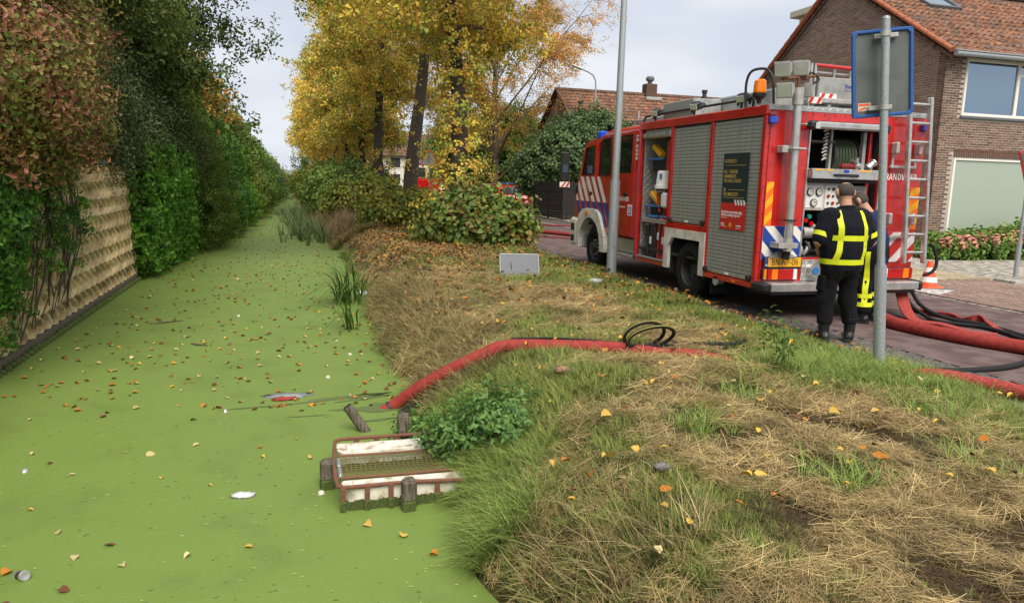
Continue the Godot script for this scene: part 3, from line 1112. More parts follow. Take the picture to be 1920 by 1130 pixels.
	for k in kinds:
		for i in kinds[k].size():
			var q: String = k + str(i)
			many(self, {"dark": "rotting_straw_grass", "straw": "dry_straw_grass", "dry": "dry_grass", "green": "green_grass", "long": "long_green_grass", "far": "distant_verge_grass", "hang": "hanging_dry_grass"}[k], kinds[k][i], M.blade, xs[q], cs[q])
			tag(get_child(-1), {"dark": "short dark rotting straw in the bare patches", "straw": "mown straw lying over the verge", "dry": "short dry grass on the verge", "green": "short green grass on the verge", "long": "long green grass along bank and road edge", "far": "grass of the verge beyond the bushes", "hang": "dry grass hanging over the bank"}[k], "grass")


func left_side() -> void:
	# the sculpted retaining wall
	var w := thing("retaining_wall", "yellowish sculpted concrete wall with rows of curved ribs at the water", "wall", V(-3.3, 0, 0))
	var g := Geo.new()
	var z0 := -7.0
	var z1 := -17.45
	var nzs := 420
	var nys := 96
	var y0 := -0.52
	var y1 := 1.72
	var relief := func(z: float, y: float) -> float:
		var v := (y - y0 + 0.05) / 0.285
		var fv := v - floorf(v)
		var u := z / 0.33 + 0.5 * sin(PI * fv) + 0.06 * sin(floorf(v) * 2.3) + 0.05 * nz.get_noise_2d(z * 60, y * 60)
		var s := u - floorf(u)
		var k := smoothstep(0.22, 0.68, s) * (1.0 - smoothstep(0.72, 0.95, s))
		var row := 0.72 + 0.28 * pow(sin(PI * clampf(fv, 0.02, 0.98)), 0.5)
		return 0.08 * k * row + 0.006 * row + 0.012 * nz.get_noise_2d(z * 240, y * 240)
	for j in nys + 1:
		var y := lerpf(y0, y1, float(j) / nys)
		for i in nzs + 1:
			var z := lerpf(z0, z1, float(i) / nzs)
			var h: float = relief.call(z, y)
			var hx: float = relief.call(z + 0.012, y)
			var hy: float = relief.call(z, y + 0.012)
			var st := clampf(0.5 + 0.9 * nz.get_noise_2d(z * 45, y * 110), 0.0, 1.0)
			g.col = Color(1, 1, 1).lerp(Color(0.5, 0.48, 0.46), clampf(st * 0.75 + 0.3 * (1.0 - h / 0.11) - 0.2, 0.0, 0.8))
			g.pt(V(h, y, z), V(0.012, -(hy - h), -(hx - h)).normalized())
	for j in nys:
		for i in nzs:
			var a := j * (nzs + 1) + i
			g.tri(a, a + 1, a + nzs + 2)
			g.tri(a, a + nzs + 2, a + nzs + 1)
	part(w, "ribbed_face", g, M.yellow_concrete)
	g = Geo.new()
	g.span(V(-0.3, -0.9, -40.0), V(-0.004, 1.74, 2.0))
	part(w, "wall_core", g, M.concrete)
	g = Geo.new()
	g.span(V(-0.32, 1.745, -40.0), V(0.06, 1.83, 2.0), 0.01)
	part(w, "coping", g, M.lead)
	g = Geo.new()
	g.span(V(0.0, -0.9, -17.5), V(0.10, -0.525, 2.0), 0.01)
	part(w, "plinth", g, M.old_wood)
	g = Geo.new()
	g.lathe([Vector2(0, 0.13), Vector2(0.035, 0.12), Vector2(0.05, 0.09), Vector2(0.05, -0.15)], 7, Transform3D(Basis(), V(0, -0.05, 0)))
	var sm := g.mesh()
	for k in 62:
		var s := part(w, "stake", sm, M.algae)
		s.position = V(0.135, WATER, -17.3 + k * 0.155)
		s.scale = V(1, rr(0.7, 1.15), 1)
	# ivy curtains that hang over the near end of the wall
	var gdark := [[Color(0.035, 0.085, 0.016), Color(0.06, 0.125, 0.022)], [Color(0.03, 0.07, 0.02), Color(0.05, 0.10, 0.03)], [Color(0.09, 0.14, 0.03), Color(0.05, 0.09, 0.02)]]
	var gbright := [[Color(0.055, 0.13, 0.018), Color(0.10, 0.19, 0.03)], [Color(0.035, 0.09, 0.016), Color(0.06, 0.12, 0.02)]]
	for cu in [[-8.3, -9.7, 0.02, 620, "dense ivy curtain hanging to the water at the near end of the wall"], [-9.7, -11.2, 0.35, 170, "bare brown vines with scattered ivy leaves over the stained wall"], [-11.2, -12.5, 0.42, 120, "ivy curtain hanging beside the clean part of the ribbed wall"]]:
		rng.seed = int(cu[0] * 100)
		var t := thing("ivy_curtain", cu[4], "ivy", V(-3.2, 1.75, (cu[0] + cu[1]) / 2), 0.0, "ivy over the canal wall")
		var half: float = (cu[0] - cu[1]) / 2
		g = Geo.new()
		var strands := []
		for k in 30:
			var z := rr(-half, half)
			var ln := rr(1.0, 2.35)
			var ps := []
			for q in 8:
				ps.append(V(0.02 + 0.12 * sin(q * 0.5) + rr(-0.03, 0.03), 0.1 - ln * q / 7.0, z + rr(-0.11, 0.11) + 0.16 * sin(q * 0.9 + z * 9.0)))
			g.tube(ps, rr(0.004, 0.011), 4, false)
			strands.append(ps)
		part(t, "vine", g, M.twig)
		var xs := []
		var cs := PackedColorArray()
		for k in cu[3]:
			var ps: Array = strands[rng.randi() % strands.size()]
			var q := pow(rng.randf(), 1.0 + cu[2] * 4.0)
			var p: Vector3 = ps[int(q * 7)] + V(rr(0.0, 0.12 - 0.2 * cu[2]), rr(-0.12, 0.12), rr(-0.14, 0.14))
			xs.append(sprout(p, V(rr(0.2, 1.0), rr(-1.0, 0.1), rr(-0.6, 0.6)), rr(0.5, 0.85)))
			var c0: Array = (gbright if rng.randf() < 0.35 else gdark)[rng.randi() % 2]
			cs.append(lit(hue(c0[0], c0[1], 0.2)))
		many(t, "foliage", SP.ivy, M.leaf, xs, cs)
	# reddish shrub leaning over the wall
	var redp := [[Color(0.165, 0.085, 0.05), Color(0.23, 0.13, 0.065)], [Color(0.14, 0.055, 0.045), Color(0.19, 0.085, 0.055)], [Color(0.10, 0.115, 0.035), Color(0.15, 0.14, 0.045)], [Color(0.13, 0.15, 0.04), Color(0.19, 0.18, 0.05)], [Color(0.22, 0.15, 0.065), Color(0.18, 0.11, 0.055)], [Color(0.09, 0.13, 0.035), Color(0.14, 0.13, 0.04)]]
	bush("dogwood_shrub", "reddish brown leafy shrub arching over the near end of the wall", "shrub", "", V(-4.2, 1.0, -10.2), [
		[V(0.75, 1.6, 0.9), V(1.0, 0.95, 1.3)], [V(0.6, 2.6, -0.4), V(1.1, 1.1, 1.5)], [V(0.85, 1.5, -1.2), V(0.8, 0.6, 1.1)], [V(0.8, 2.4, -2.0), V(0.8, 1.0, 1.0)], [V(0.4, 3.6, -1.2), V(1.2, 1.0, 1.7)], [V(1.1, 1.05, -0.2), V(0.5, 0.42, 0.9)], [V(1.05, 1.2, -2.4), V(0.4, 0.34, 0.6)], [V(1.3, 1.7, 0.3), V(0.5, 0.5, 0.7)]],
		SP.dogwood, 7500, redp, {"stems": 26, "up": -0.15, "depth": 0.7})
	# hedge, shrubs and trees along the wall, nearest first
	var dull := [[Color(0.055, 0.075, 0.035), Color(0.085, 0.11, 0.055)], [Color(0.04, 0.065, 0.025), Color(0.075, 0.095, 0.04)]]
	var mixed := [[Color(0.045, 0.10, 0.02), Color(0.075, 0.135, 0.028)], [Color(0.11, 0.15, 0.035), Color(0.07, 0.10, 0.02)]]
	var yellowish := [[Color(0.16, 0.17, 0.04), Color(0.10, 0.13, 0.03)], [Color(0.07, 0.11, 0.025), Color(0.11, 0.14, 0.03)]]
	bush("ivy_hedge", "bright green ivy covering the wall just beyond the ribbed part", "ivy", "ivy over the canal wall", V(-3.3, 0, -19.6), [
		[V(0.1, 0.55, 1.6), V(0.36, 1.2, 0.75)], [V(0.1, 0.5, 0.3), V(0.42, 1.25, 1.2)], [V(0.1, 1.5, 0.9), V(0.5, 0.8, 1.5)], [V(0.15, 0.6, -1.3), V(0.48, 1.3, 1.2)], [V(0.1, 1.6, -1.0), V(0.6, 0.9, 1.4)], [V(0.15, 0.35, -2.6), V(0.5, 1.1, 1.1)]],
		SP.ivy, 4200, gbright, {"stems": 14, "line": true, "up": -0.2, "foot": V(-0.1, -0.5, 0)})
	bush("willow_shrub", "grey green fine leaved shrub standing above the ivy on the wall", "shrub", "", V(-4.0, 0.9, -18.5), [
		[V(0.2, 1.5, 0.4), V(1.0, 1.1, 1.7)], [V(0.4, 1.9, -1.7), V(1.1, 1.0, 1.5)], [V(0.6, 1.2, -3.2), V(1.0, 0.9, 1.4)], [V(0.2, 2.5, -0.6), V(0.8, 0.9, 1.4)], [V(0.2, 1.4, 2.6), V(0.8, 1.0, 1.3)], [V(0.1, 2.3, 2.8), V(0.9, 0.9, 1.4)]],
		SP.willow, 4600, dull, {"stems": 24})
	var zz := -23.0
	var k := 0
	var greens := [mixed, gdark, gbright, yellowish, mixed, gdark, dull, yellowish, mixed]
	var looks := ["hedge of mixed green leaves hanging to the water beyond the ivy", "dark ivy covered stretch of hedge over the canal", "fresh green stretch of hedge above the canal", "yellowish green stretch of hedge over the water", "tall mixed green stretch of hedge along the canal", "dark green far stretch of canal hedge", "dull grey green far stretch of canal hedge", "pale green far stretch of hedge near the canal end", "last green stretch of hedge before the far bridge"]
	while k < 9:
		var ln := 4.0 + k * 1.35
		var over := 0.25 + 0.012 * (-zz)
		var hgt := 3.1 + 0.25 * sin(k * 2.0) + (0.5 if k == 4 else 0.0)
		var lumps := []
		for q in 9:
			var lz := (q / 8.0 - 0.5) * ln
			rng.seed = k * 31 + q
			lumps.append([V(over + rr(-0.3, 0.2), rr(0.1, 0.7), lz), V(rr(0.4, 0.65) + 0.012 * -zz, rr(0.8, 1.35), ln * rr(0.10, 0.16))])
			lumps.append([V(over * 0.6 + rr(-0.2, 0.1), hgt * 0.6 + rr(-0.3, 0.3), lz + rr(-0.4, 0.4)), V(0.85, rr(0.9, 1.25), ln * 0.14)])
			lumps.append([V(-0.4, hgt + rr(-0.5, 0.5), lz + rr(-0.4, 0.4)), V(0.8, rr(0.6, 1.0), ln * 0.11)])
		bush("canal_hedge", looks[k], "hedge", "hedge along the left canal wall", V(-3.3, 0, zz - ln / 2), lumps, SP.small if k < 1 else SP.ivy if k < 3 else SP.ivy_far, [5200, 4600, 4800, 2800, 2800, 2600, 2600, 2600, 2600][k], greens[k], {"stems": 16, "line": true, "foot": V(-0.2, -0.5, 0), "size": [0.9, 1.5] if k > 4 else [0.85, 1.3]})
		zz -= ln
		k += 1
	# trees behind the wall
	var oakp := [[Color(0.045, 0.075, 0.022), Color(0.07, 0.10, 0.028)], [Color(0.09, 0.115, 0.03), Color(0.05, 0.07, 0.02)]]
	var rusty := [[Color(0.32, 0.15, 0.03), Color(0.22, 0.10, 0.03)], [Color(0.10, 0.11, 0.025), Color(0.16, 0.14, 0.03)], [Color(0.06, 0.09, 0.022), Color(0.09, 0.10, 0.03)]]
	tree("oak_tree", "dark green oak reaching over the canal behind the ribbed wall", "trees behind the left wall", V(-5.2, 0.9, -20.5), {"H": 9.5, "r": 0.17, "h0": 0.3, "R": 3.1, "limbs": 20, "subs": 8, "count": 9000, "mesh": SP.oak, "pal": oakp, "jit": 0.4, "sag": 0.2, "rise": 0.35, "wind": V(0.8, 0, -0.2), "gap": -0.5})
	tree("oak_tree", "green tree with darker crown behind the reddish shrub", "trees behind the left wall", V(-6.4, 0.9, -15.5), {"H": 9.0, "r": 0.16, "h0": 0.2, "R": 3.2, "limbs": 18, "subs": 7, "count": 4200, "mesh": SP.ivy_far, "pal": oakp, "jit": 0.4, "gap": -0.6})
	tree("maple_tree", "small tree with orange autumn top behind the canal hedge", "trees behind the left wall", V(-5.0, 0.9, -31.0), {"H": 5.6, "r": 0.13, "h0": 0.3, "R": 2.4, "limbs": 16, "subs": 7, "count": 2600, "mesh": SP.ivy_far, "pal": rusty, "rim_pal": [Color(0.30, 0.15, 0.04), Color(0.16, 0.13, 0.035)], "jit": 0.35})
	for b in [[-7.5, -9.0, 6.5, "broad dark shrub filling the gap behind the reddish shrub"], [-7.0, -24.0, 7.0, "dark round tree standing behind the oak"], [-6.5, -40.0, 6.0, "green round tree far behind the canal hedge"]]:
		tree("round_tree", b[3], "trees behind the left wall", V(b[0], 0.9, b[1]), {"H": b[2], "r": 0.14, "h0": 0.12, "R": 3.4, "limbs": 16, "subs": 6, "count": 2600, "mesh": SP.far, "pal": oakp, "jit": 0.5, "gap": -0.9})


func right_plants() -> void:
	var lime := [[Color(0.58, 0.43, 0.085), Color(0.50, 0.36, 0.07)], [Color(0.46, 0.38, 0.08), Color(0.32, 0.30, 0.06)], [Color(0.27, 0.28, 0.06), Color(0.18, 0.21, 0.05)], [Color(0.52, 0.33, 0.09), Color(0.45, 0.31, 0.08)]]
	var gold := [[Color(0.60, 0.42, 0.075), Color(0.52, 0.35, 0.06)], [Color(0.46, 0.38, 0.07), Color(0.36, 0.32, 0.06)], [Color(0.56, 0.36, 0.08), Color(0.46, 0.33, 0.07)]]
	var row := "yellowing lime trees along the canal"
	tree("lime_tree", "nearest yellowing lime tree, leafy shoots all up its trunk", row, V(4.35, -0.05, -20.0), {"H": 12.0, "r": 0.27, "h0": 0.46, "R": 3.3, "limbs": 22, "subs": 9, "count": 6200, "gap": -0.12, "mesh": SP.lime, "pal": lime, "trunk_leaves": 900, "tlw": 0.3, "tl0": 0.03, "lean": V(-0.5, 0, 0), "sag": 0.35, "rise": 0.45})
	tree("lime_tree", "yellowing lime tree with a bare leaning trunk beside the warning sign", row, V(4.2, -0.05, -28.0), {"H": 13.0, "r": 0.30, "h0": 0.5, "R": 3.3, "limbs": 22, "subs": 9, "count": 5800, "gap": -0.12, "mesh": SP.lime2, "pal": lime, "trunk_leaves": 40, "lean": V(0.85, 0, 0), "sag": 0.35, "rise": 0.45, "bark2": M.bark})
	tree("lime_tree", "third lime tree from the front, dark trunk with ivy", row, V(3.9, -0.05, -36.0), {"H": 13.0, "r": 0.27, "h0": 0.42, "R": 3.0, "limbs": 20, "subs": 8, "count": 5200, "mesh": SP.lime2, "pal": lime, "trunk_leaves": 260, "lean": V(0.3, 0, 0), "sag": 0.5})
	var far := ["fourth lime tree from the front, partly green", "fifth lime tree from the front, golden", "golden lime tree in the middle of the row", "golden lime tree past the middle of the row", "smaller looking golden lime tree far along the row", "last but one golden lime tree of the row", "last golden lime tree by the far bridge"]
	var at := [[3.6, -44.0], [3.3, -52.0], [3.1, -60.0], [2.9, -69.0], [2.8, -79.0], [2.7, -91.0], [2.7, -104.0]]
	for k in 7:
		tree("lime_tree", far[k], row, V(at[k][0] + 0.25, -0.05, at[k][1]), {"H": 13.0, "r": 0.25, "h0": 0.30, "R": 2.6, "limbs": 18, "subs": 7, "count": 3400 if k < 2 else 2600, "mesh": SP.lime_far, "pal": lime if k < 1 else gold, "trunk_leaves": 200, "tlw": 0.35, "sag": 0.5, "jit": 0.45})
	# the thin pale tree with orange tips beyond the fire engine, and green trees by the fence
	var pale := [[Color(0.42, 0.27, 0.08), Color(0.50, 0.30, 0.07)], [Color(0.40, 0.30, 0.07), Color(0.30, 0.24, 0.06)]]
	tree("thin_tree", "thin branched pale tree with orange leaves at its tips", "", V(11.6, -0.1, -44.0), {"H": 15.0, "r": 0.24, "h0": 0.10, "h1": 0.8, "R": 6.2, "limbs": 24, "subs": 12, "count": 11000, "mesh": SP.pale, "pal": pale, "rim_pal": [Color(0.58, 0.31, 0.10), Color(0.52, 0.33, 0.10)], "rise": 1.15, "sag": 0.1, "jit": 0.22, "bark": M.bark_pale, "bark2": M.bark_pale, "gap": -0.3})
	var grey := [[Color(0.05, 0.085, 0.035), Color(0.085, 0.125, 0.055)], [Color(0.04, 0.07, 0.03), Color(0.07, 0.10, 0.04)]]
	var mid := [[Color(0.085, 0.13, 0.03), Color(0.13, 0.17, 0.04)], [Color(0.06, 0.10, 0.025), Color(0.09, 0.13, 0.03)]]
	bush("green_tree", "grey green leafy tree spreading above the dark fence", "tree", "", V(14.2, 0, -35.5), [[V(-1.6, 2.9, 0.6), V(1.4, 1.3, 1.3)], [V(0.2, 3.6, 0.2), V(1.7, 1.4, 1.5)], [V(1.9, 3.0, 0.4), V(1.5, 1.3, 1.4)], [V(-0.5, 2.4, 1.2), V(1.5, 1.0, 1.0)], [V(1.0, 2.3, 1.2), V(1.4, 0.9, 1.0)], [V(-2.6, 2.2, -0.2), V(1.0, 1.1, 1.1)]], SP.ivy_far, 3600, grey, {"stems": 14, "crown": "crown"})
	bush("green_tree", "lighter green rounded tree behind the low brick wall", "tree", "", V(14.2, 0, -52.0), [[V(-2.0, 3.2, 0), V(2.2, 2.2, 2)], [V(0.8, 4.6, 0), V(2.2, 2.0, 2)], [V(2.4, 3.2, 0), V(2.0, 2.2, 2)], [V(-0.6, 2.2, 1), V(2.6, 1.6, 1.6)]], SP.far, 2200, mid, {"stems": 10, "crown": "crown"})
	bush("green_tree", "mid green tree far behind the low brick wall", "tree", "", V(17.0, 0, -68.0), [[V(-2.5, 4.0, 0), V(3, 3, 2)], [V(1.2, 4.6, 0), V(3, 3, 2)], [V(4.0, 3.4, 0), V(3, 2.6, 2)]], SP.far, 2000, mid, {"stems": 8, "crown": "crown"})
	bush("green_tree", "pale green tree far away beyond the red vehicles", "tree", "", V(9.0, 0, -98.0), [[V(-4.5, 4.0, 0), V(4, 3.5, 2)], [V(2.2, 4.6, 0), V(4, 4, 2)], [V(9.0, 3.4, 0), V(4, 3.6, 2)]], SP.far, 2000, mid, {"stems": 8, "crown": "crown"})
	# shrubs under the limes
	var hazel := [[Color(0.065, 0.10, 0.025), Color(0.095, 0.14, 0.035)], [Color(0.05, 0.08, 0.02), Color(0.075, 0.115, 0.03)], [Color(0.15, 0.10, 0.035), Color(0.10, 0.10, 0.03)], [Color(0.17, 0.16, 0.03), Color(0.12, 0.13, 0.03)], [Color(0.07, 0.11, 0.022), Color(0.10, 0.15, 0.03)]]
	var olive := [[Color(0.11, 0.125, 0.025), Color(0.17, 0.165, 0.03)], [Color(0.075, 0.10, 0.02), Color(0.11, 0.13, 0.03)], [Color(0.24, 0.18, 0.03), Color(0.15, 0.14, 0.03)], [Color(0.085, 0.12, 0.025), Color(0.11, 0.14, 0.03)]]
	bush("hazel_bush", "big leaved green hazel bush at the foot of the nearest lime", "shrub", "shrubs under the lime trees", V(4.55, -0.05, -18.6), [[V(-0.55, 0.62, 0.1), V(0.75, 0.52, 0.7)], [V(0.3, 0.68, 0.0), V(0.75, 0.5, 0.7)], [V(0.75, 0.5, 0.3), V(0.5, 0.4, 0.5)], [V(0.05, 0.42, 0.5), V(0.75, 0.36, 0.4)], [V(-0.1, 0.92, -0.2), V(0.6, 0.32, 0.5)], [V(-1.0, 0.4, 0.2), V(0.4, 0.34, 0.4)]], SP.hazel, 1150, hazel, {"stems": 22, "up": 0.1, "depth": 0.6})
	bush("hazel_bush", "olive green bush behind the hazel, with yellow leaves", "shrub", "shrubs under the lime trees", V(3.55, -0.05, -25.0), [[V(-0.6, 0.5, 0), V(0.7, 0.45, 0.7)], [V(0.3, 0.6, 0), V(0.7, 0.5, 0.7)], [V(1.0, 0.5, 0), V(0.6, 0.45, 0.6)], [V(0.2, 0.4, 0.6), V(0.8, 0.35, 0.4)]], SP.hazel, 800, olive, {"stems": 18, "up": 0.2, "depth": 0.6})
	bush("hazel_bush", "dark rounded bush left of the bare lime trunk", "shrub", "shrubs under the lime trees", V(3.0, -0.05, -31.0), [[V(-0.8, 0.65, 0), V(0.85, 0.6, 0.8)], [V(0.2, 0.85, 0), V(0.8, 0.7, 0.8)], [V(0.9, 0.6, 0), V(0.6, 0.55, 0.7)], [V(-0.2, 0.5, 0.8), V(0.9, 0.45, 0.4)]], SP.hazel, 950, olive, {"stems": 18, "up": 0.2, "depth": 0.6})
	var hz := ["green bush midway along the canal bank", "lighter green bush on the far canal bank", "far olive bush on the canal bank", "farthest bush on the canal bank"]
	for k in 4:
		bush("hazel_bush", hz[k], "shrub", "shrubs under the lime trees", V(2.5 - 0.25 * k, -0.05, -39.0 - 13.0 * k), [[V(-0.8, 0.9, 2.0), V(1.1, 1.0, 1.6)], [V(0.4, 1.2, 0), V(1.2, 1.1, 2.0)], [V(-0.4, 0.9, -2.5), V(1.2, 1.1, 2.0)], [V(1.4, 1.0, 0.5), V(1.0, 1.0, 2.0)]], SP.ivy_far, 1100, mid if k % 2 == 0 else olive, {"stems": 14})
	# reeds at the far right bank
	var reed_a := tuft(71, 24, 1.15, 0.16, 0.9, 0.022, Color(0.09, 0.15, 0.06), Color(0.18, 0.24, 0.10), 4)
	for c in [[0.75, -30.0, 70, "clump of reeds leaning over the water on the far bank"], [0.45, -36.5, 90, "dense reed bed narrowing the canal"], [0.2, -45.0, 80, "farther reed bed before the bend of the canal"]]:
		rng.seed = int(-c[1] * 10)
		var xs := []
		var cs := PackedColorArray()
		for k in int(c[2] * 0.6):
			xs.append(Transform3D(Basis(V(0, 1, 0), ry()).rotated(V(0, 0, 1), rr(0.0, 0.5)).scaled(Vector3.ONE * rr(0.55, 1.0)), V(rng.randfn(0, 0.45), 0, rng.randfn(0, 2.2))))
			cs.append(g1(rr(0.7, 1.2)))
		var t := thing("reed_bed", c[3], "reeds", V(c[0], WATER, c[1]), 0.0, "reeds at the far bank")
		many(t, "blades", reed_a, M.blade, xs, cs)
	var bleached := tuft(72, 26, 0.75, 0.14, 0.8, 0.012, Color(0.36, 0.27, 0.16), Color(0.24, 0.17, 0.09), 4)
	var xs := []
	var cs := PackedColorArray()
	for k in 260:
		var z := rr(-40.0, -25.0)
		xs.append(Transform3D(Basis(V(0, 1, 0), ry()).scaled(Vector3.ONE * rr(0.6, 1.1)), V(shore(z) + rr(-0.1, 0.9), 0, z)))
		xs[-1].origin.y = gh(xs[-1].origin.x, z)
		cs.append(g1(rr(0.7, 1.1)))
	tag(many(self, "bleached_bank_grass", bleached, M.blade, xs, cs), "tall bleached grass on the far bank edge", "grass")
	# two sedge plants at the water's edge: every blade a piece of its own
	for c in [[0.98, -13.9, 80, 1.05, 1.9, "thick dark green sedge clump on the bank by the plastic bag"], [0.84, -11.4, 18, 0.85, 1.8, "thin sedge with few arching blades rising from the duckweed"]]:
		rng.seed = int(-c[1] * 100)
		var t := thing("sedge_plant", c[5], "plant", V(c[0], WATER, c[1]), 0.0, "sedges at the water's edge")
		for k in c[2]:
			var a := rr(PI * 0.5, PI * 1.35) if k % 3 else ry()
			var out := V(cos(a), 0, sin(a))
			var ln: float = c[3] * rr(0.6, 1.15)
			var lean: float = rr(0.12, c[4])
			var side := V(-sin(a), 0, cos(a))
			var A := []
			var B := []
			for q in 8:
				var s := q / 7.0
				var p := out * (0.05 + lean * ln * s * s * 0.8) + V(0, ln * (s - lean * 0.55 * s * s * s), 0) + side * rr(-0.01, 0.01)
				var w := 0.0135 * (1.0 - pow(s, 2.0) * 0.95)
				A.append(p - side * w)
				B.append(p + side * w)
			var g := Geo.new()
			g.col = hue(Color(0.04, 0.095, 0.02), Color(0.085, 0.15, 0.03), 0.2)
			g.ribbon(A, B)
			part(t, "blade", g, M.blade).position = V(rr(-0.07, 0.07), 0, rr(-0.12, 0.12)) * (3.0 if c[2] > 20 else 1.0)
	# nettles beside the rack
	rng.seed = 77
	for c in [[1.22, -5.75, 0.10, "nettle clump behind the rusty rack, tallest of the weeds"], [1.32, -5.55, 0.14, "nettle clump leaning over the end of the rusty rack"], [1.5, -5.25, 0.06, "lower nettle clump on the bank right of the rack"], [1.10, -6.15, 0.04, "small nettle clump below the suction hose"], [1.62, -5.55, 0.08, "nettle clump on the bank slope behind the others"]]:
		var t := thing("nettle_clump", c[3], "nettle", V(c[0], gh(c[0], c[1]), c[1]), 0.0, "nettles on the bank")
		var st := Geo.new()
		var ns := []
		var nc := PackedColorArray()
		for k in 20:
			var a := ry()
			var e := V(cos(a) * rr(0.05, 0.28) - 0.05, 0.08 + c[2] * rr(0.6, 1.1), sin(a) * rr(0.1, 0.4))
			var b := V(rr(-0.15, 0.15), 0, rr(-0.15, 0.15))
			st.tube([b, b.lerp(e, 0.5) + V(0, 0.05, 0), e], [0.006, 0.005, 0.003], 4, false)
			for q in 3:
				ns.append(sprout(b.lerp(e, 0.35 + 0.25 * q), (e - b).normalized() + V(rr(-0.3, 0.3), 0.3, rr(-0.3, 0.3)), rr(0.4, 0.65)))
				nc.append(hue(Color(0.11, 0.23, 0.06), Color(0.19, 0.32, 0.10), 0.15))
		part(t, "stem", st, M.twig)
		many(t, "foliage", SP.nettle, M.leaf, ns, nc)
	# young tall weed by the front sign
	for c in [[4.1, -5.5, 0.3, "leafy green weed growing by the buried hose end"]]:
		var t := thing("leafy_weed", c[3], "plant", V(c[0], gh(c[0], c[1]), c[1]), 0.0, "leafy weeds in the verge")
		var ns := []
		var nc := PackedColorArray()
		for k in 9:
			ns.append(sprout(V(rr(-0.12, 0.12), rr(0.0, c[2]), rr(-0.12, 0.12)), V(rr(-0.5, 0.5), 1, rr(-0.5, 0.5)), rr(0.5, 0.8)))
			nc.append(hue(Color(0.07, 0.16, 0.03), Color(0.14, 0.22, 0.05), 0.15))
		many(t, "foliage", SP.nettle, M.leaf, ns, nc)
	# hydrangeas in front of the house
	var bloom := Geo.new()
	rng.seed = 88
	for k in 46:
		var d := V(rr(-1, 1), rr(-0.35, 1), rr(-1, 1)).normalized()
		bloom.col = g1(rr(0.75, 1.2))
		var c := d * 0.085
		var s := d.cross(V(0, 1, 0.2)).normalized() * 0.022
		var q := d.cross(s.normalized()) * 0.022
		bloom.flat([c + s, c + q, c - s, c - q])
	var bm := bloom.mesh()
	var hgreen := [[Color(0.06, 0.12, 0.03), Color(0.10, 0.16, 0.04)], [Color(0.08, 0.13, 0.03), Color(0.13, 0.17, 0.05)]]
	var hl := ["low hydrangea bush at the house corner with few pink heads", "hydrangea bush with faded brown heads under the big window", "hydrangea bush with brownish heads right of the middle", "tall hydrangea bush with pink heads at the picture's edge"]
	for k in 4:
		var x := 15.9 + k * 0.95
		var top := 0.42 + 0.07 * k + (0.15 if k == 3 else 0.0)
		var b := bush("hydrangea_bush", hl[k], "hydrangea", "hydrangeas in front of the house", V(x, 0, -15.05), [[V(0, top * 0.5, 0), V(0.6, top * 0.5, 0.42)], [V(0.3, top * 0.6, 0.05), V(0.4, top * 0.42, 0.35)], [V(-0.3, top * 0.45, 0.1), V(0.4, top * 0.42, 0.35)]], SP.hydrangea, 330, hgreen, {"stems": 10, "depth": 0.6})
		for q in 36 + 6 * k:
			var a := ry()
			var el := rr(0.0, 1.0)
			var p := V(cos(a) * 0.6 * sqrt(1.0 - el * el * 0.8), top * (0.5 + 0.5 * el) + 0.13, sin(a) * 0.42 * sqrt(1.0 - el * el * 0.8) + 0.20)
			var f := part(b, "flower_head", bm, bloom_tone(k, q))
			f.position = p
			f.scale = Vector3.ONE * rr(0.85, 1.3)


func bloom_tone(k: int, q: int) -> Material:
	var name := "bloom%d" % ((k * 7 + q * 3) % 5)
	if not M.has(name):
		mk(name, [Color(0.62, 0.27, 0.20), Color(0.46, 0.20, 0.14), Color(0.68, 0.34, 0.20), Color(0.36, 0.17, 0.10), Color(0.62, 0.20, 0.20)][(k * 7 + q * 3) % 5], 0.8, 0.0, {"vc": true, "back": Color(0.3, 0.3, 0.3)})
	return M[name]


# bricks over a wall: o + u*x + v*y, normal n; keep(x, y) says where there is wall
func bricks(par: Node, o: Vector3, u: Vector3, n: Vector3, w: float, h: float, keep: Callable, pal: Array, sd: int, single := 300) -> void:
	rng.seed = sd
	var g := Geo.new()
	g.box(V(0, 0, -0.032), V(0.205, 0.051, 0.05), 0.004)
	var gm := g.mesh()
	var b := Basis(u, V(0, 1, 0), n)
	var eye := V(0, 1.65, 0)
	var spots := []
	var rows := int(h / 0.0625)
	for r in rows:
		var x := 0.1025
		if r % 2:
			x = 0.2105
			if (keep as Callable).call(w - 0.05 if n.x < 0.0 else 0.05, (r + 0.5) * 0.0625):
				spots.append([o + u * (w - 0.0495 if n.x < 0.0 else 0.0495) + V(0, (r + 0.5) * 0.0625, 0), 0.48])
		while x < w:
			var q := w - x if n.x < 0.0 else x
			if (keep as Callable).call(q, (r + 0.5) * 0.0625):
				spots.append([o + u * q + V(0, (r + 0.5) * 0.0625, 0), 1.0])
			x += 0.2155
	spots.sort_custom(func(a, c): return a[0].distance_squared_to(eye) < c[0].distance_squared_to(eye))
	var kinds := []
	for k in 8:
		var gg := Geo.new()
		gg.add(g)
		var cc := hue(pal[k % pal.size()][0], pal[k % pal.size()][1], 0.12)
		for i in gg.c.size():
			gg.c[i] = cc
		kinds.append(gg.mesh())
	var xs := []
	var cs := PackedColorArray()
	for i in spots.size():
		var t := Transform3D(b * Basis.from_scale(V(spots[i][1], 1, 1)), spots[i][0] + n * rr(-0.003, 0.003))
		if i < single:
			part(par, "brick", kinds[rng.randi() % 8], M.brick).transform = t
		else:
			xs.append(t)
			cs.append(hue(pal[i % pal.size()][0], pal[i % pal.size()][1], 0.14))
	if xs.size():
		many(par, "brick", gm, M.brick, xs, cs)


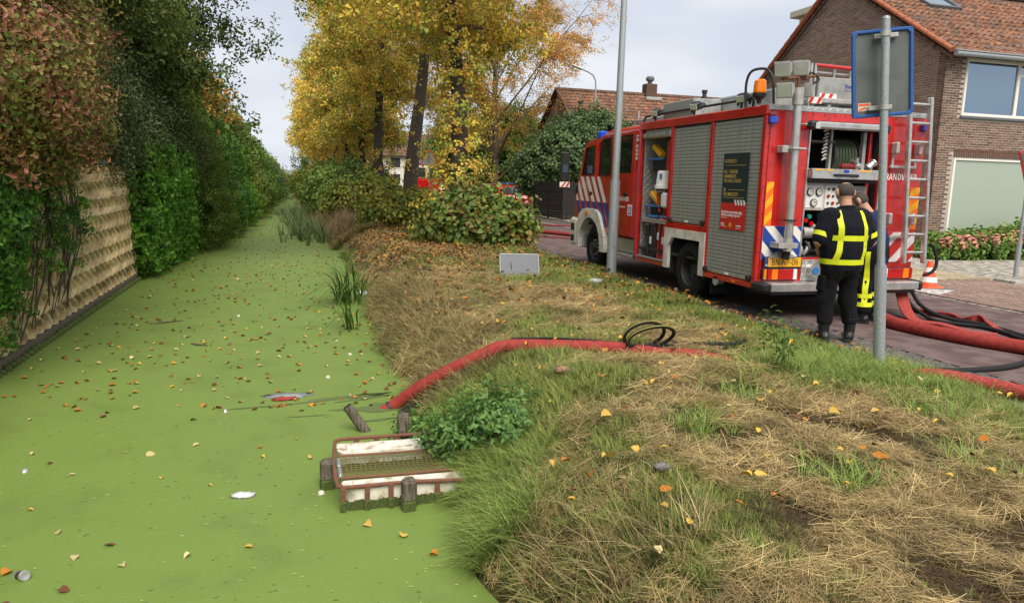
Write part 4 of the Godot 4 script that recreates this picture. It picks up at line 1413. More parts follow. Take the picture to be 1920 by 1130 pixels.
# pan tiles on a slope from the eave point o along u, going up along s (unit, up the slope)
func tiles(par: Node, o: Vector3, u: Vector3, s: Vector3, w: float, l: float, pal: Array, sd: int, single := 300, keep = null) -> void:
	rng.seed = sd
	var tw := 0.215
	var tl := 0.33
	var n := u.cross(s).normalized()
	if n.y < 0.0:
		n = -n
	var g := Geo.new()
	var A := []
	var B := []
	for k in 9:
		var q := k / 8.0
		var y := 0.022 * cos(q * PI * 1.6 + 0.3) + 0.02 * q
		A.append(V((q - 0.5) * tw * 1.06, y + 0.02, -0.02))
		B.append(V((q - 0.5) * tw * 1.06, y - 0.012, -tl * 1.1))
	g.ribbon(A, B)
	var A2 := []
	for p in A:
		A2.append(p - V(0, 0.022, 0))
	g.ribbon(A2, A)
	var b := Basis(u, n, -s)
	var gm := g.mesh()
	var eye := V(0, 1.65, 0)
	var spots := []
	for i in int(w / tw):
		for j in int(l / tl):
			var x := (i + 0.5) * tw
			var y := j * tl
			if keep == null or (keep as Callable).call(x, y):
				spots.append(o + u * x + s * y)
	spots.sort_custom(func(a, c): return a.distance_squared_to(eye) < c.distance_squared_to(eye))
	var kinds := []
	for k in 8:
		var gg := Geo.new()
		gg.add(g)
		var cc := hue(pal[k % pal.size()][0], pal[k % pal.size()][1], 0.15)
		for i in gg.c.size():
			gg.c[i] = cc
		kinds.append(gg.mesh())
	var xs := []
	var cs := PackedColorArray()
	for i in spots.size():
		var t := Transform3D(b.rotated(n, rr(-0.025, 0.025)).rotated(u, rr(-0.02, 0.02)), spots[i] + n * rr(0.0, 0.006))
		if i < single:
			part(par, "roof_tile", kinds[rng.randi() % 8], M.roof_tile).transform = t
		else:
			xs.append(t)
			cs.append(hue(pal[i % pal.size()][0], pal[i % pal.size()][1], 0.18))
	many(par, "roof_tile", gm, M.roof_tile, xs, cs)


func holed_wall(g: Geo, x0: float, x1: float, y0: float, y1: float, z0: float, z1: float, holes: Array) -> void:  # a wall along x with rectangular openings [x0, y0, x1, y1]
	var xs := [x0, x1]
	for h in holes:
		xs.append(h[0])
		xs.append(h[2])
	xs.sort()
	for i in xs.size() - 1:
		if xs[i + 1] - xs[i] < 0.001:
			continue
		var cuts := []
		for h in holes:
			if h[0] < xs[i + 1] - 0.001 and h[2] > xs[i] + 0.001:
				cuts.append(h)
		cuts.sort_custom(func(a, b): return a[1] < b[1])
		var y := y0
		for h in cuts:
			if h[1] > y:
				g.span(V(xs[i], y, z0), V(xs[i + 1], h[1], z1))
			y = h[3]
		if y < y1:
			g.span(V(xs[i], y, z0), V(xs[i + 1], y1, z1))


func window(par: Node, r: Array, z: float, bars: Array, pane_mat: Material, sill := true) -> void:  # r: [x0, y0, x1, y1]; bars: [[x or -1, y or -1, from, to]]
	var g := Geo.new()
	var f := 0.075
	g.span(V(r[0], r[1], z - 0.09), V(r[0] + f, r[3], z - 0.02), 0.008)
	g.span(V(r[2] - f, r[1], z - 0.09), V(r[2], r[3], z - 0.02), 0.008)
	g.span(V(r[0] + f, r[3] - f, z - 0.088), V(r[2] - f, r[3], z - 0.022), 0.008)
	g.span(V(r[0] + f, r[1], z - 0.088), V(r[2] - f, r[1] + f, z - 0.022), 0.008)
	for b in bars:
		if b[0] > 0:
			g.span(V(b[0] - 0.05, b[2], z - 0.086), V(b[0] + 0.05, b[3], z - 0.018), 0.006)
		else:
			g.span(V(b[2], b[1] - 0.04, z - 0.084), V(b[3], b[1] + 0.04, z - 0.02), 0.006)
	var w := part(par, "window", g, M.frame_white)
	g = Geo.new()
	g.span(V(r[0] + f * 0.5, r[1] + f * 0.5, z - 0.066), V(r[2] - f * 0.5, r[3] - f * 0.5, z - 0.058))
	part(w, "pane", g, pane_mat)
	if sill:
		g = Geo.new()
		g.span(V(r[0] - 0.06, r[1] - 0.07, z - 0.1), V(r[2] + 0.06, r[1] - 0.003, z + 0.05), 0.01)
		part(w, "sill", g, M.lead)


func houses() -> void:
	var pal := [[Color(0.21, 0.125, 0.09), Color(0.29, 0.18, 0.13)], [Color(0.25, 0.15, 0.11), Color(0.33, 0.21, 0.155)], [Color(0.155, 0.10, 0.08), Color(0.22, 0.14, 0.11)], [Color(0.32, 0.20, 0.145), Color(0.25, 0.165, 0.125)]]
	var palg := [[Color(0.28, 0.185, 0.145), Color(0.38, 0.25, 0.195)], [Color(0.33, 0.21, 0.165), Color(0.42, 0.275, 0.215)]]
	var clay := [[Color(0.30, 0.15, 0.095), Color(0.36, 0.19, 0.12)], [Color(0.24, 0.125, 0.085), Color(0.31, 0.17, 0.115)], [Color(0.20, 0.13, 0.10), Color(0.28, 0.18, 0.135)], [Color(0.36, 0.16, 0.09), Color(0.27, 0.14, 0.09)]]
	var X := 16.0
	var Z := -15.8
	var h := thing("brick_house", "brown brick house with a red tiled roof behind the fire engine", "house", V(X, 0, Z))
	var low := [0.62, 0.52, 4.6, 2.56]
	var upw := [0.68, 3.62, 4.9, 5.06]
	var g := Geo.new()
	holed_wall(g, 0.012, 12.0, -0.1, 5.16, -0.25, -0.012, [low, upw])
	part(h, "front_wall", g, M.mortar)
	g = Geo.new()
	var D := 7.85
	var R := 4.25
	g.prism(PackedVector2Array([V2(0.0, -0.1), V2(D - 0.02, -0.1), V2(D - 0.02, 5.2), V2(R, 7.86), V2(0.02, 5.2)]), 0.24, Transform3D(Basis(V(0, 0, -1), V(0, 1, 0), V(1, 0, 0)), V(0.012, 0, -0.012)))
	part(h, "gable_wall", g, M.mortar)
	var front: Node = h.get_node("front_wall")
	var gable: Node = h.get_node("gable_wall")
	bricks(front, V(0.0, 0, 0), V(1, 0, 0), V(0, 0, 1), 7.0, 5.15, func(x, y): return not (x > low[0] - 0.1 and x < low[2] + 0.05 and y > low[1] - 0.1 and y < low[3] + 0.14) and not (x > upw[0] - 0.1 and x < upw[2] + 0.05 and y > upw[1] - 0.1 and y < upw[3] + 0.02), pal, 91)
	bricks(gable, V(0, 0, -D + 0.1), V(0, 0, 1), V(-1, 0, 0), D - 0.11, 7.8, func(x, y): return y < 5.08 + minf(x * 0.737, (D - 0.1 - x) * 0.62), palg, 92)
	# corner and lintel courses
	g = Geo.new()
	for k in 52:
		g.box(V(low[0] - 0.02 + k * 0.079, low[3] + 0.105, -0.03), V(0.055, 0.2, 0.07), 0.003)
	for i in g.c.size():
		g.c[i] = Color(0.20, 0.115, 0.085)
	part(front, "soldier_course", g, M.brick).set_meta("kind", "stuff")
	window(h, low, 0.0, [], M.frosted)
	window(h, upw, 0.0, [[2.45, -1, upw[1], upw[3]], [-1, 4.72, 2.45, upw[2]]], M.mirror_glass)
	g = Geo.new()
	g.span(V(0.4, -0.1, -7.5), V(11.5, 5.0, -0.7))
	part(h, "inner_core", g, M.dark_void)
	# roof
	var s := V(0, 2.66, -4.25).normalized()
	var o := V(-0.12, 5.13, 0.28)
	var L := V2(4.53, 2.82).length()
	g = Geo.new()
	for side in [1.0, -1.0]:
		var sl := V(0, 2.66, -4.25).normalized() if side > 0 else V(0, 2.66, 3.6).normalized()
		var nn := V(0, 4.25, 2.66) if side > 0 else V(0, 3.6, -2.66)
		var oo := V(-0.12, 5.02, 0.28) if side > 0 else V(-0.12, 5.02, -D - 0.2)
		L = V2(4.53, 2.82).length() if side > 0 else V2(3.8, 2.82).length()
		var q := [oo, oo + V(12, 0, 0), oo + V(12, 0, 0) + sl * L, oo + sl * L]
		g.face(q, nn)
		g.face([oo + V(0, -0.1, 0), oo, oo + sl * L, oo + sl * L + V(0, -0.1, 0)], V(-1, 0, 0))
	var roof := part(h, "roof", g, M.ridge)
	var sky := func(x, y): return not (x > 1.75 and x < 2.95 and y > 3.28 and y < 4.1)
	tiles(roof, o, V(1, 0, 0), s, 8.6, L, clay, 93, 300, sky)
	tiles(roof, V(8.5, 5.13, -D - 0.2), V(-1, 0, 0), V(0, 2.66, 3.6).normalized(), 8.6, L, clay, 94, 0)
	L = V2(4.53, 2.82).length()
	for side in [1.0, -1.0]:
		var sl := V(0, 2.66, -4.25).normalized() if side > 0 else V(0, 2.66, 3.6).normalized()
		var oo := V(-0.15, 5.16, 0.28) if side > 0 else V(-0.15, 5.16, -D - 0.2)
		for k in 16 if side > 0 else 14:
			var vt := Geo.new()
			vt.tube([Vector3.ZERO, sl * 0.36], [0.095, 0.075], 8, true, 0.8)
			part(roof, "verge_tile", vt, M.verge if M.has("verge") else mk("verge", Color(0.36, 0.115, 0.055), 0.8)).position = oo + sl * 0.325 * k
	for k in 26:
		var vt := Geo.new()
		vt.tube([Vector3.ZERO, V(0.36, 0.0, 0)], [0.12, 0.10], 8, true, 0.8)
		part(roof, "ridge_tile", vt, M.ridge).position = V(-0.15 + 0.33 * k, 7.93, -R)
	g = Geo.new()
	g.tube([V(-0.1, 5.08, 0.34), V(9, 5.08, 0.34)], 0.07, 10)
	g.span(V(-0.1, 5.13, 0.26), V(9, 5.155, 0.42), 0.005)
	part(h, "gutter", g, M.galv)
	# skylight
	var bs := Basis(V(1, 0, 0), V(0, 4.25, 2.66).normalized(), -s)
	g = Geo.new()
	g.xf = Transform3D(bs, o + s * 3.68 + V(2.35, 0, 0))
	for q in [[V(-0.55, 0.05, 0), V(0.08, 0.12, 0.84)], [V(0.55, 0.05, 0), V(0.08, 0.12, 0.84)], [V(0, 0.05, 0.38), V(1.03, 0.118, 0.08)], [V(0, 0.05, -0.38), V(1.03, 0.118, 0.08)]]:
		g.box(q[0], q[1], 0.01)
	var sk := part(roof, "skylight", g, M.lead)
	g = Geo.new()
	g.xf = Transform3D(bs, o + s * 3.68 + V(2.35, 0, 0))
	g.box(V(0, 0.06, 0), V(1.06, 0.02, 0.72))
	part(sk, "pane", g, M.mirror_glass)
	# dormer on the far slope
	g = Geo.new()
	g.span(V(0.35, 6.2, -6.6), V(4.5, 7.25, -5.0), 0.02)
	part(roof, "dormer", g, M.frame_white)
	g = Geo.new()
	g.span(V(0.15, 7.25, -6.85), V(4.7, 7.47, -4.7), 0.02)
	part(roof, "dormer_roof", g, M.cream_panel)

	# the house behind the fence
	var h2 := thing("brick_house", "farther brick house with mottled tile roof and chimney beyond the fence", "house", V(14.9, 0, -38.2))
	g = Geo.new()
	g.span(V(0.012, -0.1, -7.8), V(16, 4.2, -0.012))
	part(h2, "front_wall", g, M.mortar)
	g = Geo.new()
	g.prism(PackedVector2Array([V2(0.0, 3.9), V2(7.78, 3.9), V2(3.89, 6.7)]), 15.9, Transform3D(Basis(V(0, 0, -1), V(0, 1, 0), V(1, 0, 0)), V(0.012, 0, -0.012)))
	part(h2, "gable_wall", g, M.mortar)
	bricks(h2.get_node("front_wall"), V(0.1, 0, 0), V(1, 0, 0), V(0, 0, 1), 15.6, 4.1, func(x, y): return true, pal, 95, 0)
	bricks(h2.get_node("gable_wall"), V(0, 0, -7.7), V(0, 0, 1), V(-1, 0, 0), 7.6, 6.7, func(x, y): return y < 3.95 + minf(x, 7.6 - x) * 0.7, palg, 96, 0)
	g = Geo.new()
	var s2 := V(0, 2.8, -3.9).normalized()
	var L2 := V2(4.2, 3.02).length()
	for side in [1.0, -1.0]:
		var sl := V(0, 2.8, -3.9 * side).normalized()
		var oo := V(-0.1, 3.86, 0.3) if side > 0 else V(-0.1, 3.86, -8.1)
		g.face([oo, oo + V(16.4, 0, 0), oo + V(16.4, 0, 0) + sl * L2, oo + sl * L2], V(0, 3.9, 2.8 * side).normalized())
		g.face([oo + V(0, -0.16, 0), oo, oo + sl * L2, oo + sl * L2 + V(0, -0.16, 0)], V(-1, 0, 0))
	var roof2 := part(h2, "roof", g, M.ridge)
	tiles(roof2, V(-0.1, 3.95, 0.3), V(1, 0, 0), s2, 16.2, L2, clay, 97, 0)
	g = Geo.new()
	g.tube([V(-0.12, 6.92, -3.9), V(16.2, 6.92, -3.9)], 0.13, 8)
	part(roof2, "ridge_cap", g, M.ridge)
	g = Geo.new()
	for side in [1.0, -1.0]:
		var sl := V(0, 2.8, -3.9 * side).normalized()
		var oo := V(-0.14, 3.95, 0.3) if side > 0 else V(-0.14, 3.95, -8.1)
		g.tube([oo, oo + sl * L2], 0.09, 6)
	part(roof2, "verge_board", g, M.ridge)
	g = Geo.new()
	g.span(V(5.45, 6.2, -4.2), V(6.15, 7.55, -3.6), 0.01)
	for i in g.c.size():
		g.c[i] = Color(0.16, 0.10, 0.075)
	var ch := part(roof2, "chimney", g, M.brick)
	g = Geo.new()
	g.span(V(5.3, 6.55, -4.0), V(6.3, 6.75, -3.2), 0.03)
	part(ch, "flashing", g, M.alu_dull)
	g = Geo.new()
	g.lathe([Vector2(0.14, 0), Vector2(0.14, 0.18), Vector2(0.24, 0.2), Vector2(0.26, 0.34), Vector2(0.18, 0.46), Vector2(0, 0.48)], 12, Transform3D(Basis(), V(5.8, 7.55, -3.9)))
	part(ch, "cowl", g, M.lead)
	for q in [[0.95, 5.7, 0.22], [9.4, 6.9, 0.3]]:
		g = Geo.new()
		g.lathe([Vector2(0.16, -0.3), Vector2(0.12, 0.2), Vector2(0.17, 0.22), Vector2(0.17, 0.4), Vector2(0, 0.42)], 10, Transform3D(Basis(), V(q[0], q[1] + 0.1, -2.7 if q[1] < 6 else -3.7)))
		part(roof2, "roof_vent", g, M.dark_metal)

	# far white houses that show between the trunks and by the fence
	for f in [[7.6, -84.0, 9.0, "white far house with dark windows between the lime trunks"], [35.0, -92.0, 9.0, "small far house with white window frames beyond the brick garden wall"]]:
		var hf := thing("white_house", f[3], "house", V(f[0], 0, f[1]))
		g = Geo.new()
		g.span(V(0, -0.1, -7), V(f[2], 4.2, 0))
		part(hf, "wall", g, M.white_paint)
		g = Geo.new()
		g.prism(PackedVector2Array([V2(0.5, 4.0), V2(-7.5, 4.0), V2(-3.5, 6.6)]), f[2] + 0.6, Transform3D(Basis(V(0, 0, 1), V(0, 1, 0), V(-1, 0, 0)), V(f[2] + 0.3, 0, 0)))
		part(hf, "roof", g, M.ridge)
		for k in 4:
			for r in 2:
				g = Geo.new()
				g.span(V(0.7 + k * 2.1, 0.9 + r * 1.75, 0.0), V(1.9 + k * 2.1, 2.1 + r * 1.75, 0.05), 0.02)
				var wn := part(hf, "window", g, M.frame_white)
				g = Geo.new()
				g.span(V(0.78 + k * 2.1, 0.98 + r * 1.75, 0.03), V(1.82 + k * 2.1, 2.02 + r * 1.75, 0.06))
				part(wn, "pane", g, M.dark_metal)


func V2(x: float, y: float) -> Vector2:
	return Vector2(x, y)


func pole(g: Geo, base: Vector3, top: Vector3, r0: float, r1: float, sleeve: float, rs: float) -> void:  # a post with a wider lower sleeve
	var d := (top - base).normalized()
	var ps := [base, base + d * sleeve, base + d * (sleeve + 0.03), base + d * (sleeve + 0.07), base.lerp(top, 0.6), top]
	g.tube(ps, [rs, rs, rs * 0.98, r0, lerpf(r0, r1, 0.5), r1], 18)


func street() -> void:
	# front sign on its post, seen from behind
	var s := thing("sign_post", "galvanised signpost with grey backed blue rimmed sign nearest the camera", "signpost", V(5.24, -0.02, -5.54))
	var g := Geo.new()
	pole(g, V(0, -0.1, 0), V(-0.33, 3.12, 0), 0.034, 0.034, 1.06, 0.052)
	g.lathe([Vector2(0.034, 0), Vector2(0.03, 0.02), Vector2(0, 0.03)], 16, Transform3D(Basis(), V(-0.33, 3.12, 0)))
	part(s, "post", g, M.galv)
	var bs := Basis(V(0, 1, 0), -0.42) * Basis(V(0, 0, 1), 0.10)
	var ctr := V(-0.225, 2.69, -0.10)
	g = Geo.new()
	g.xf = Transform3D(bs, ctr)
	g.box(V(0, 0, -0.005), V(0.46, 0.70, 0.012), 0.004)
	part(s, "sign_panel", g, M.sign_back)
	g = Geo.new()
	g.xf = Transform3D(bs, ctr)
	for q in [[V(-0.24, 0, 0), V(0.028, 0.70, 0.045)], [V(0.24, 0, 0), V(0.028, 0.70, 0.045)], [V(0, 0.36, 0), V(0.46, 0.028, 0.044)], [V(0, -0.36, 0), V(0.46, 0.028, 0.044)]]:
		g.box(q[0], q[1], 0.006)
	for q in [[-0.23, 0.35], [0.23, 0.35], [-0.23, -0.35], [0.23, -0.35]]:
		g.tube([V(q[0], q[1], -0.021), V(q[0], q[1], 0.021)], 0.022, 12)
	g.box(V(0, 0, -0.016), V(0.46, 0.70, 0.006))
	part(s, "sign_rim", g, M.sign_blue)
	for y in [0.31, -0.30]:
		g = Geo.new()
		g.xf = Transform3D(bs, ctr + V(-0.005 - y * 0.02, y, 0.0))
		g.box(V(0.0, 0, 0.03), V(0.20, 0.04, 0.03), 0.005)
		g.xf = Transform3D(Basis(), Vector3.ZERO)
		var pc := V(-0.33 * (2.69 + y) / 3.12, 2.69 + y, 0)
		g.tube([pc - V(0, 0.022, 0), pc + V(0, 0.022, 0)], 0.042, 14)
		part(s, "bracket", g, M.alu_dull)
	g = Geo.new()
	g.xf = Transform3D(bs, ctr)
	g.box(V(-0.15, -0.28, 0.003), V(0.11, 0.07, 0.004))
	var st := part(s, "sticker", g, M.cream_panel)
	g = Geo.new()
	g.xf = Transform3D(bs, ctr)
	g.box(V(-0.15, -0.26, 0.0055), V(0.10, 0.018, 0.002))
	g.box(V(-0.165, -0.295, 0.0055), V(0.06, 0.015, 0.002), 0.0, Basis(V(0, 0, 1), 0.35))
	part(st, "print", g, M.orange_plastic)

	# tall lamp post in front of the cab
	var lp := thing("lamp_post", "tall grey lamp post standing in the verge before the cab", "lamp post", V(5.46, -0.02, -12.25), 0.0, "street lamps")
	g = Geo.new()
	pole(g, V(0, -0.1, 0), V(0, 7.4, 0), 0.066, 0.042, 1.78, 0.088)
	part(lp, "post", g, M.galv)
	g = Geo.new()
	g.box(V(0, 0.7, 0.088), V(0.075, 0.3, 0.012), 0.004)
	part(lp, "service_door", g, M.galv)
	g = Geo.new()
	g.tube([V(0, 7.4, 0), V(0.15, 7.7, 0), V(0.5, 7.85, 0), V(1.1, 7.95, 0)], 0.03, 8)
	part(lp, "arm", g, M.galv)
	g = Geo.new()
	g.box(V(1.4, 7.98, 0), V(0.7, 0.12, 0.26), 0.04)
	part(lp, "lamp_head", g, M.alu_dull)
	# far street lamp before the second house
	lp = thing("lamp_post", "thin far street lamp with a curved arm before the tiled roof", "lamp post", V(14.9, 0, -36.3), 0.0, "street lamps")
	g = Geo.new()
	pole(g, V(0, 0, 0), V(-0.05, 6.4, 0), 0.055, 0.045, 1.3, 0.08)
	part(lp, "post", g, M.galv)
	g = Geo.new()
	g.tube([V(-0.05, 6.4, 0), V(-0.08, 6.75, 0), V(-0.22, 7.0, 0), V(-0.5, 7.14, 0), V(-0.85, 7.25, 0)], 0.04, 8)
	part(lp, "arm", g, M.galv)
	g = Geo.new()
	g.box(V(-1.12, 7.33, 0), V(0.62, 0.1, 0.24), 0.04, Basis(V(0, 0, 1), -0.3))
	part(lp, "lamp_head", g, M.cream_panel)
	# warning sign between the trunks, seen from behind
	s = thing("warning_sign", "triangular warning sign seen from behind, beyond the hazel bushes", "road sign", V(5.28, 0, -30.0))
	g = Geo.new()
	g.tube([V(0, -0.1, 0), V(0, 2.72, 0)], 0.032, 8)
	part(s, "post", g, M.galv)
	g = Geo.new()
	g.prism(PackedVector2Array([V2(-0.44, 2.14), V2(0.44, 2.14), V2(0, 2.84)]), 0.02, Transform3D(Basis(), V(0, 0, -0.06)))
	part(s, "rim", g, M.orange_plastic)
	g = Geo.new()
	g.prism(PackedVector2Array([V2(-0.36, 2.185), V2(0.36, 2.185), V2(0, 2.755)]), 0.012, Transform3D(Basis(), V(0, 0, -0.045)))
	part(s, "sign_panel", g, M.pale_panel if M.has("pale_panel") else mk("pale_panel", Color(0.42, 0.43, 0.43), 0.6))
	# give-way sign at the right edge, seen from behind
	s = thing("give_way_sign", "triangular sign on a grey post before the hydrangeas", "road sign", V(13.9, 0, -11.43))
	g = Geo.new()
	pole(g, V(0, -0.1, 0), V(-0.02, 2.5, 0), 0.028, 0.026, 0.78, 0.045)
	part(s, "post", g, M.galv)
	g = Geo.new()
	g.xf = Transform3D(Basis(V(0, 1, 0), 0.2), V(0, 0, -0.05))
	g.prism(PackedVector2Array([V2(-0.40, 2.47), V2(0.40, 2.47), V2(0, 1.78)]), 0.02)
	part(s, "rim", g, M.sign_red)
	g = Geo.new()
	g.xf = Transform3D(Basis(V(0, 1, 0), 0.2), V(0, 0, -0.031))
	g.prism(PackedVector2Array([V2(-0.35, 2.44), V2(0.35, 2.44), V2(0, 1.84)]), 0.012)
	part(s, "sign_panel", g, M.sign_back)
	# traffic cone
	var c := thing("traffic_cone", "orange and white striped traffic cone behind the fire engine", "traffic cone", V(10.68, -0.02, -10.4))
	g = Geo.new()
	g.box(V(0, 0.02, 0), V(0.36, 0.04, 0.36), 0.015)
	part(c, "base", g, M.cone_orange)
	g = Geo.new()
	g.lathe([Vector2(0.155, 0.04), Vector2(0.045, 0.46), Vector2(0.04, 0.475), Vector2(0.0, 0.477)], 24)
	part(c, "body", g, M.cone_orange)
	for b in [[0.115, 0.205], [0.29, 0.37]]:
		g = Geo.new()
		g.lathe([Vector2(0.155 - 0.11 * (b[0] - 0.04) / 0.42 + 0.003, b[0]), Vector2(0.155 - 0.11 * (b[1] - 0.04) / 0.42 + 0.003, b[1])], 24)
		part(c, "white_band", g, M.cone_white)
	# grey metal box lying in the grass
	c = thing("metal_box", "dented grey metal cabinet lying tilted in the grass", "metal box", V(3.72, 0.2, -12.2), -0.12)
	var tilt := Basis(V(1, 0, 0), -0.28)
	g = Geo.new()
	g.xf = Transform3D(tilt, Vector3.ZERO)
	g.box(V(0, 0.02, -0.09), V(0.66, 0.38, 0.17), 0.01)
	part(c, "body", g, M.grey_box)
	g = Geo.new()
	g.xf = Transform3D(tilt, Vector3.ZERO)
	for q in [[V(0, 0.205, 0.0), V(0.69, 0.022, 0.05)], [V(0, -0.17, 0.0), V(0.69, 0.022, 0.05)], [V(-0.335, 0.02, 0), V(0.022, 0.353, 0.05)], [V(0.335, 0.02, 0), V(0.022, 0.353, 0.05)]]:
		g.box(q[0], q[1], 0.006)
	part(c, "lid_rim", g, M.galv)
	g = Geo.new()
	g.xf = Transform3D(tilt, Vector3.ZERO)
	g.box(V(0, 0.02, 0.008), V(0.648, 0.353, 0.02), 0.004)
	part(c, "lid", g, M.sign_back_light if M.has("sign_back_light") else mk("sign_back_light", Color(0.17, 0.18, 0.20), 0.5, 0.2, {"tex": M.galv.albedo_texture, "scale": 3.0, "world": false}))
	g = Geo.new()
	g.tube([V(-0.16, 0.10, 0.065), V(-0.145, 0.0, 0.042), V(-0.12, -0.12, 0.022)], 0.004, 5)
	part(c, "seam_wire", g, M.dark_metal)
	# dark board fence
	var f := thing("board_fence", "dark stained fence of horizontal boards under the green tree", "fence", V(11.35, 0, -31.0))
	rng.seed = 17
	for side in 2:
		var dir := V(-0.05, 0, -1).normalized() if side == 0 else V(1, 0, -0.02).normalized()
		var ln := 3.6 if side == 0 else 5.5
		for k in 15:
			g = Geo.new()
			g.box(dir * ln * 0.5 + V(0, 0.1 + k * 0.106, 0), V(ln, 0.098, 0.025), 0.004, Basis(dir, V(0, 1, 0), dir.cross(V(0, 1, 0))))
			part(f, "board", g, M.dark_board).position = V(rr(-0.008, 0.008), 0, rr(-0.008, 0.008))
		for q in [0.04, 0.5, 0.98]:
			g = Geo.new()
			g.box(dir * ln * q + dir.cross(V(0, 1, 0)) * (0.06 if side == 0 else -0.06) + V(0, 0.8, 0), V(0.08, 1.65, 0.08), 0.01)
			part(f, "post", g, M.dark_board)
	# low garden wall behind the parked car
	f = thing("garden_wall", "low brick garden wall behind the parked red car", "wall", V(10.4, 0, -43.0))
	g = Geo.new()
	g.span(V(0, -0.1, -0.2), V(4.2, 1.35, 0))
	part(f, "wall", g, M.mortar)
	bricks(f, V(0.1, 0, 0.012), V(1, 0, 0), V(0, 0, 1), 4.0, 1.35, func(x, y): return true, [[Color(0.20, 0.125, 0.085), Color(0.28, 0.18, 0.12)]], 98, 0)
	g = Geo.new()
	g.span(V(-0.05, 1.35, -0.25), V(4.25, 1.43, 0.06), 0.01)
	part(f, "coping", g, M.concrete)
	# concrete crossing at the end of the canal
	f = thing("concrete_bridge", "grey concrete bridge closing the far end of the canal", "bridge", V(1.2, -0.1, -112.0))
	g = Geo.new()
	g.span(V(-9, 0.3, -4), V(6, 1.5, 0), 0.03)
	part(f, "deck", g, M.concrete)
	g = Geo.new()
	g.span(V(-0.6, -1.0, -3.9), V(0.6, 2.3, 0.2), 0.03)
	part(f, "pier", g, M.concrete)
	g = Geo.new()
	g.span(V(-9, 1.5, -0.3), V(6, 2.4, -0.1), 0.02)
	part(f, "railing", g, M.alu_dull)
	red_car()
	rescue_van()
	hoses()
	rack()
	litter()


func red_car() -> void:
	var c := thing("parked_car", "red fire service car parked with its tail towards the camera", "car", V(11.75, -0.03, -39.6))
	var W := 0.86
	var g := Geo.new()
	var prof := [V2(-1.9, 0.35), V2(0.0, 0.32), V2(0.12, 0.45), V2(0.14, 0.72), V2(0.05, 0.88), V2(-0.2, 0.95), V2(-0.55, 1.38), V2(-1.7, 1.45), V2(-2.5, 1.0), V2(-3.5, 0.88), V2(-3.7, 0.4)]
	for sx in [-1.0, 1.0]:
		g.prism(PackedVector2Array(prof), 0.05, Transform3D(Basis(V(0, 0, -1) * -1.0, V(0, 1, 0), V(-1, 0, 0) * 1.0), V(sx * (W - 0.03), 0, 0)))
	for i in prof.size():
		var a: Vector2 = prof[i]
		var b: Vector2 = prof[(i + 1) % prof.size()]
		g.flat([V(-W, a.y, a.x), V(-W, b.y, b.x), V(W, b.y, b.x), V(W, a.y, a.x)])
	part(c, "body", g, M.car_red)
	g = Geo.new()
	g.flat([V(-0.68, 0.96, -0.17), V(0.68, 0.96, -0.17), V(0.6, 1.34, -0.5), V(-0.6, 1.34, -0.5)])
	part(c, "rear_window", g, M.mirror_glass)
	for sx in [-1.0, 1.0]:
		g = Geo.new()
		g.box(V(sx * 0.74, 0.78, 0.13), V(0.2, 0.26, 0.08), 0.03)
		part(c, "tail_light", g, M.lamp_red)
		g = Geo.new()
		g.flat([V(sx * 0.42, 0.42, 0.145), V(sx * 0.60, 0.42, 0.145), V(sx * 0.76, 0.62, 0.148), V(sx * 0.58, 0.62, 0.148)])
		part(c, "reflective_stripe", g, M.white_film)
		for z in [-0.65, -3.0]:
			g = Geo.new()
			g.tube([V(sx * (W - 0.2), 0.31, z), V(sx * (W + 0.01), 0.31, z)], 0.31, 18)
			var w := part(c, "wheel", g, M.tyre)
			g = Geo.new()
			g.tube([V(sx * (W + 0.005), 0.31, z), V(sx * (W + 0.02), 0.31, z)], 0.2, 14)
			part(w, "rim", g, M.alu)
	g = Geo.new()
	g.box(V(0, 0.55, 0.145), V(0.52, 0.12, 0.015), 0.004)
	part(c, "number_plate", g, M.yellow_plate)
	g = Geo.new()
	g.box(V(0, 0.42, 0.10), V(1.7, 0.16, 0.14), 0.04)
	part(c, "bumper", g, M.car_red)
	g = Geo.new()
	g.box(V(0, 1.5, -1.0), V(1.0, 0.09, 0.25), 0.03)
	part(c, "light_bar", g, M.lamp_blue)


func rescue_van() -> void:
	var c := thing("rescue_van", "far red and yellow rescue van glimpsed behind the warning sign", "van", V(10.4, -0.03, -60.0))
	var g := Geo.new()
	g.span(V(-1.1, 0.45, -5.2), V(1.1, 1.6, 0), 0.06)
	part(c, "body", g, M.car_red)
	g = Geo.new()
	g.span(V(-1.08, 1.603, -5.2), V(1.08, 2.75, -0.04), 0.12)
	part(c, "upper_body", g, M.white_paint)
	g = Geo.new()
	for k in 6:
		g.flat([V(-1.0 + k * 0.34, 1.7, -0.03), V(-0.83 + k * 0.34, 1.7, -0.03), V(-0.63 + k * 0.34, 2.2, -0.03), V(-0.8 + k * 0.34, 2.2, -0.03)])
	part(c, "reflective_stripe", g, M.amber_film)
	for sx in [-1.0, 1.0]:
		g = Geo.new()
		g.span(V(sx * 0.55 - 0.4, 1.75, -0.045), V(sx * 0.55 + 0.4, 2.5, -0.02), 0.01)
		part(c, "rear_window", g, M.dark_metal)
		g = Geo.new()
		g.box(V(sx * 0.98, 1.0, 0.01), V(0.14, 0.4, 0.06), 0.02)
		part(c, "tail_light", g, M.lamp_amber)
		for z in [-1.0, -4.1]:
			g = Geo.new()
			g.tube([V(sx * 0.8, 0.36, z), V(sx * 1.06, 0.36, z)], 0.36, 16)
			part(c, "wheel", g, M.tyre)
	g = Geo.new()
	g.box(V(0, 2.83, -1.0), V(1.6, 0.16, 0.3), 0.05)
	part(c, "light_bar", g, M.lamp_blue)


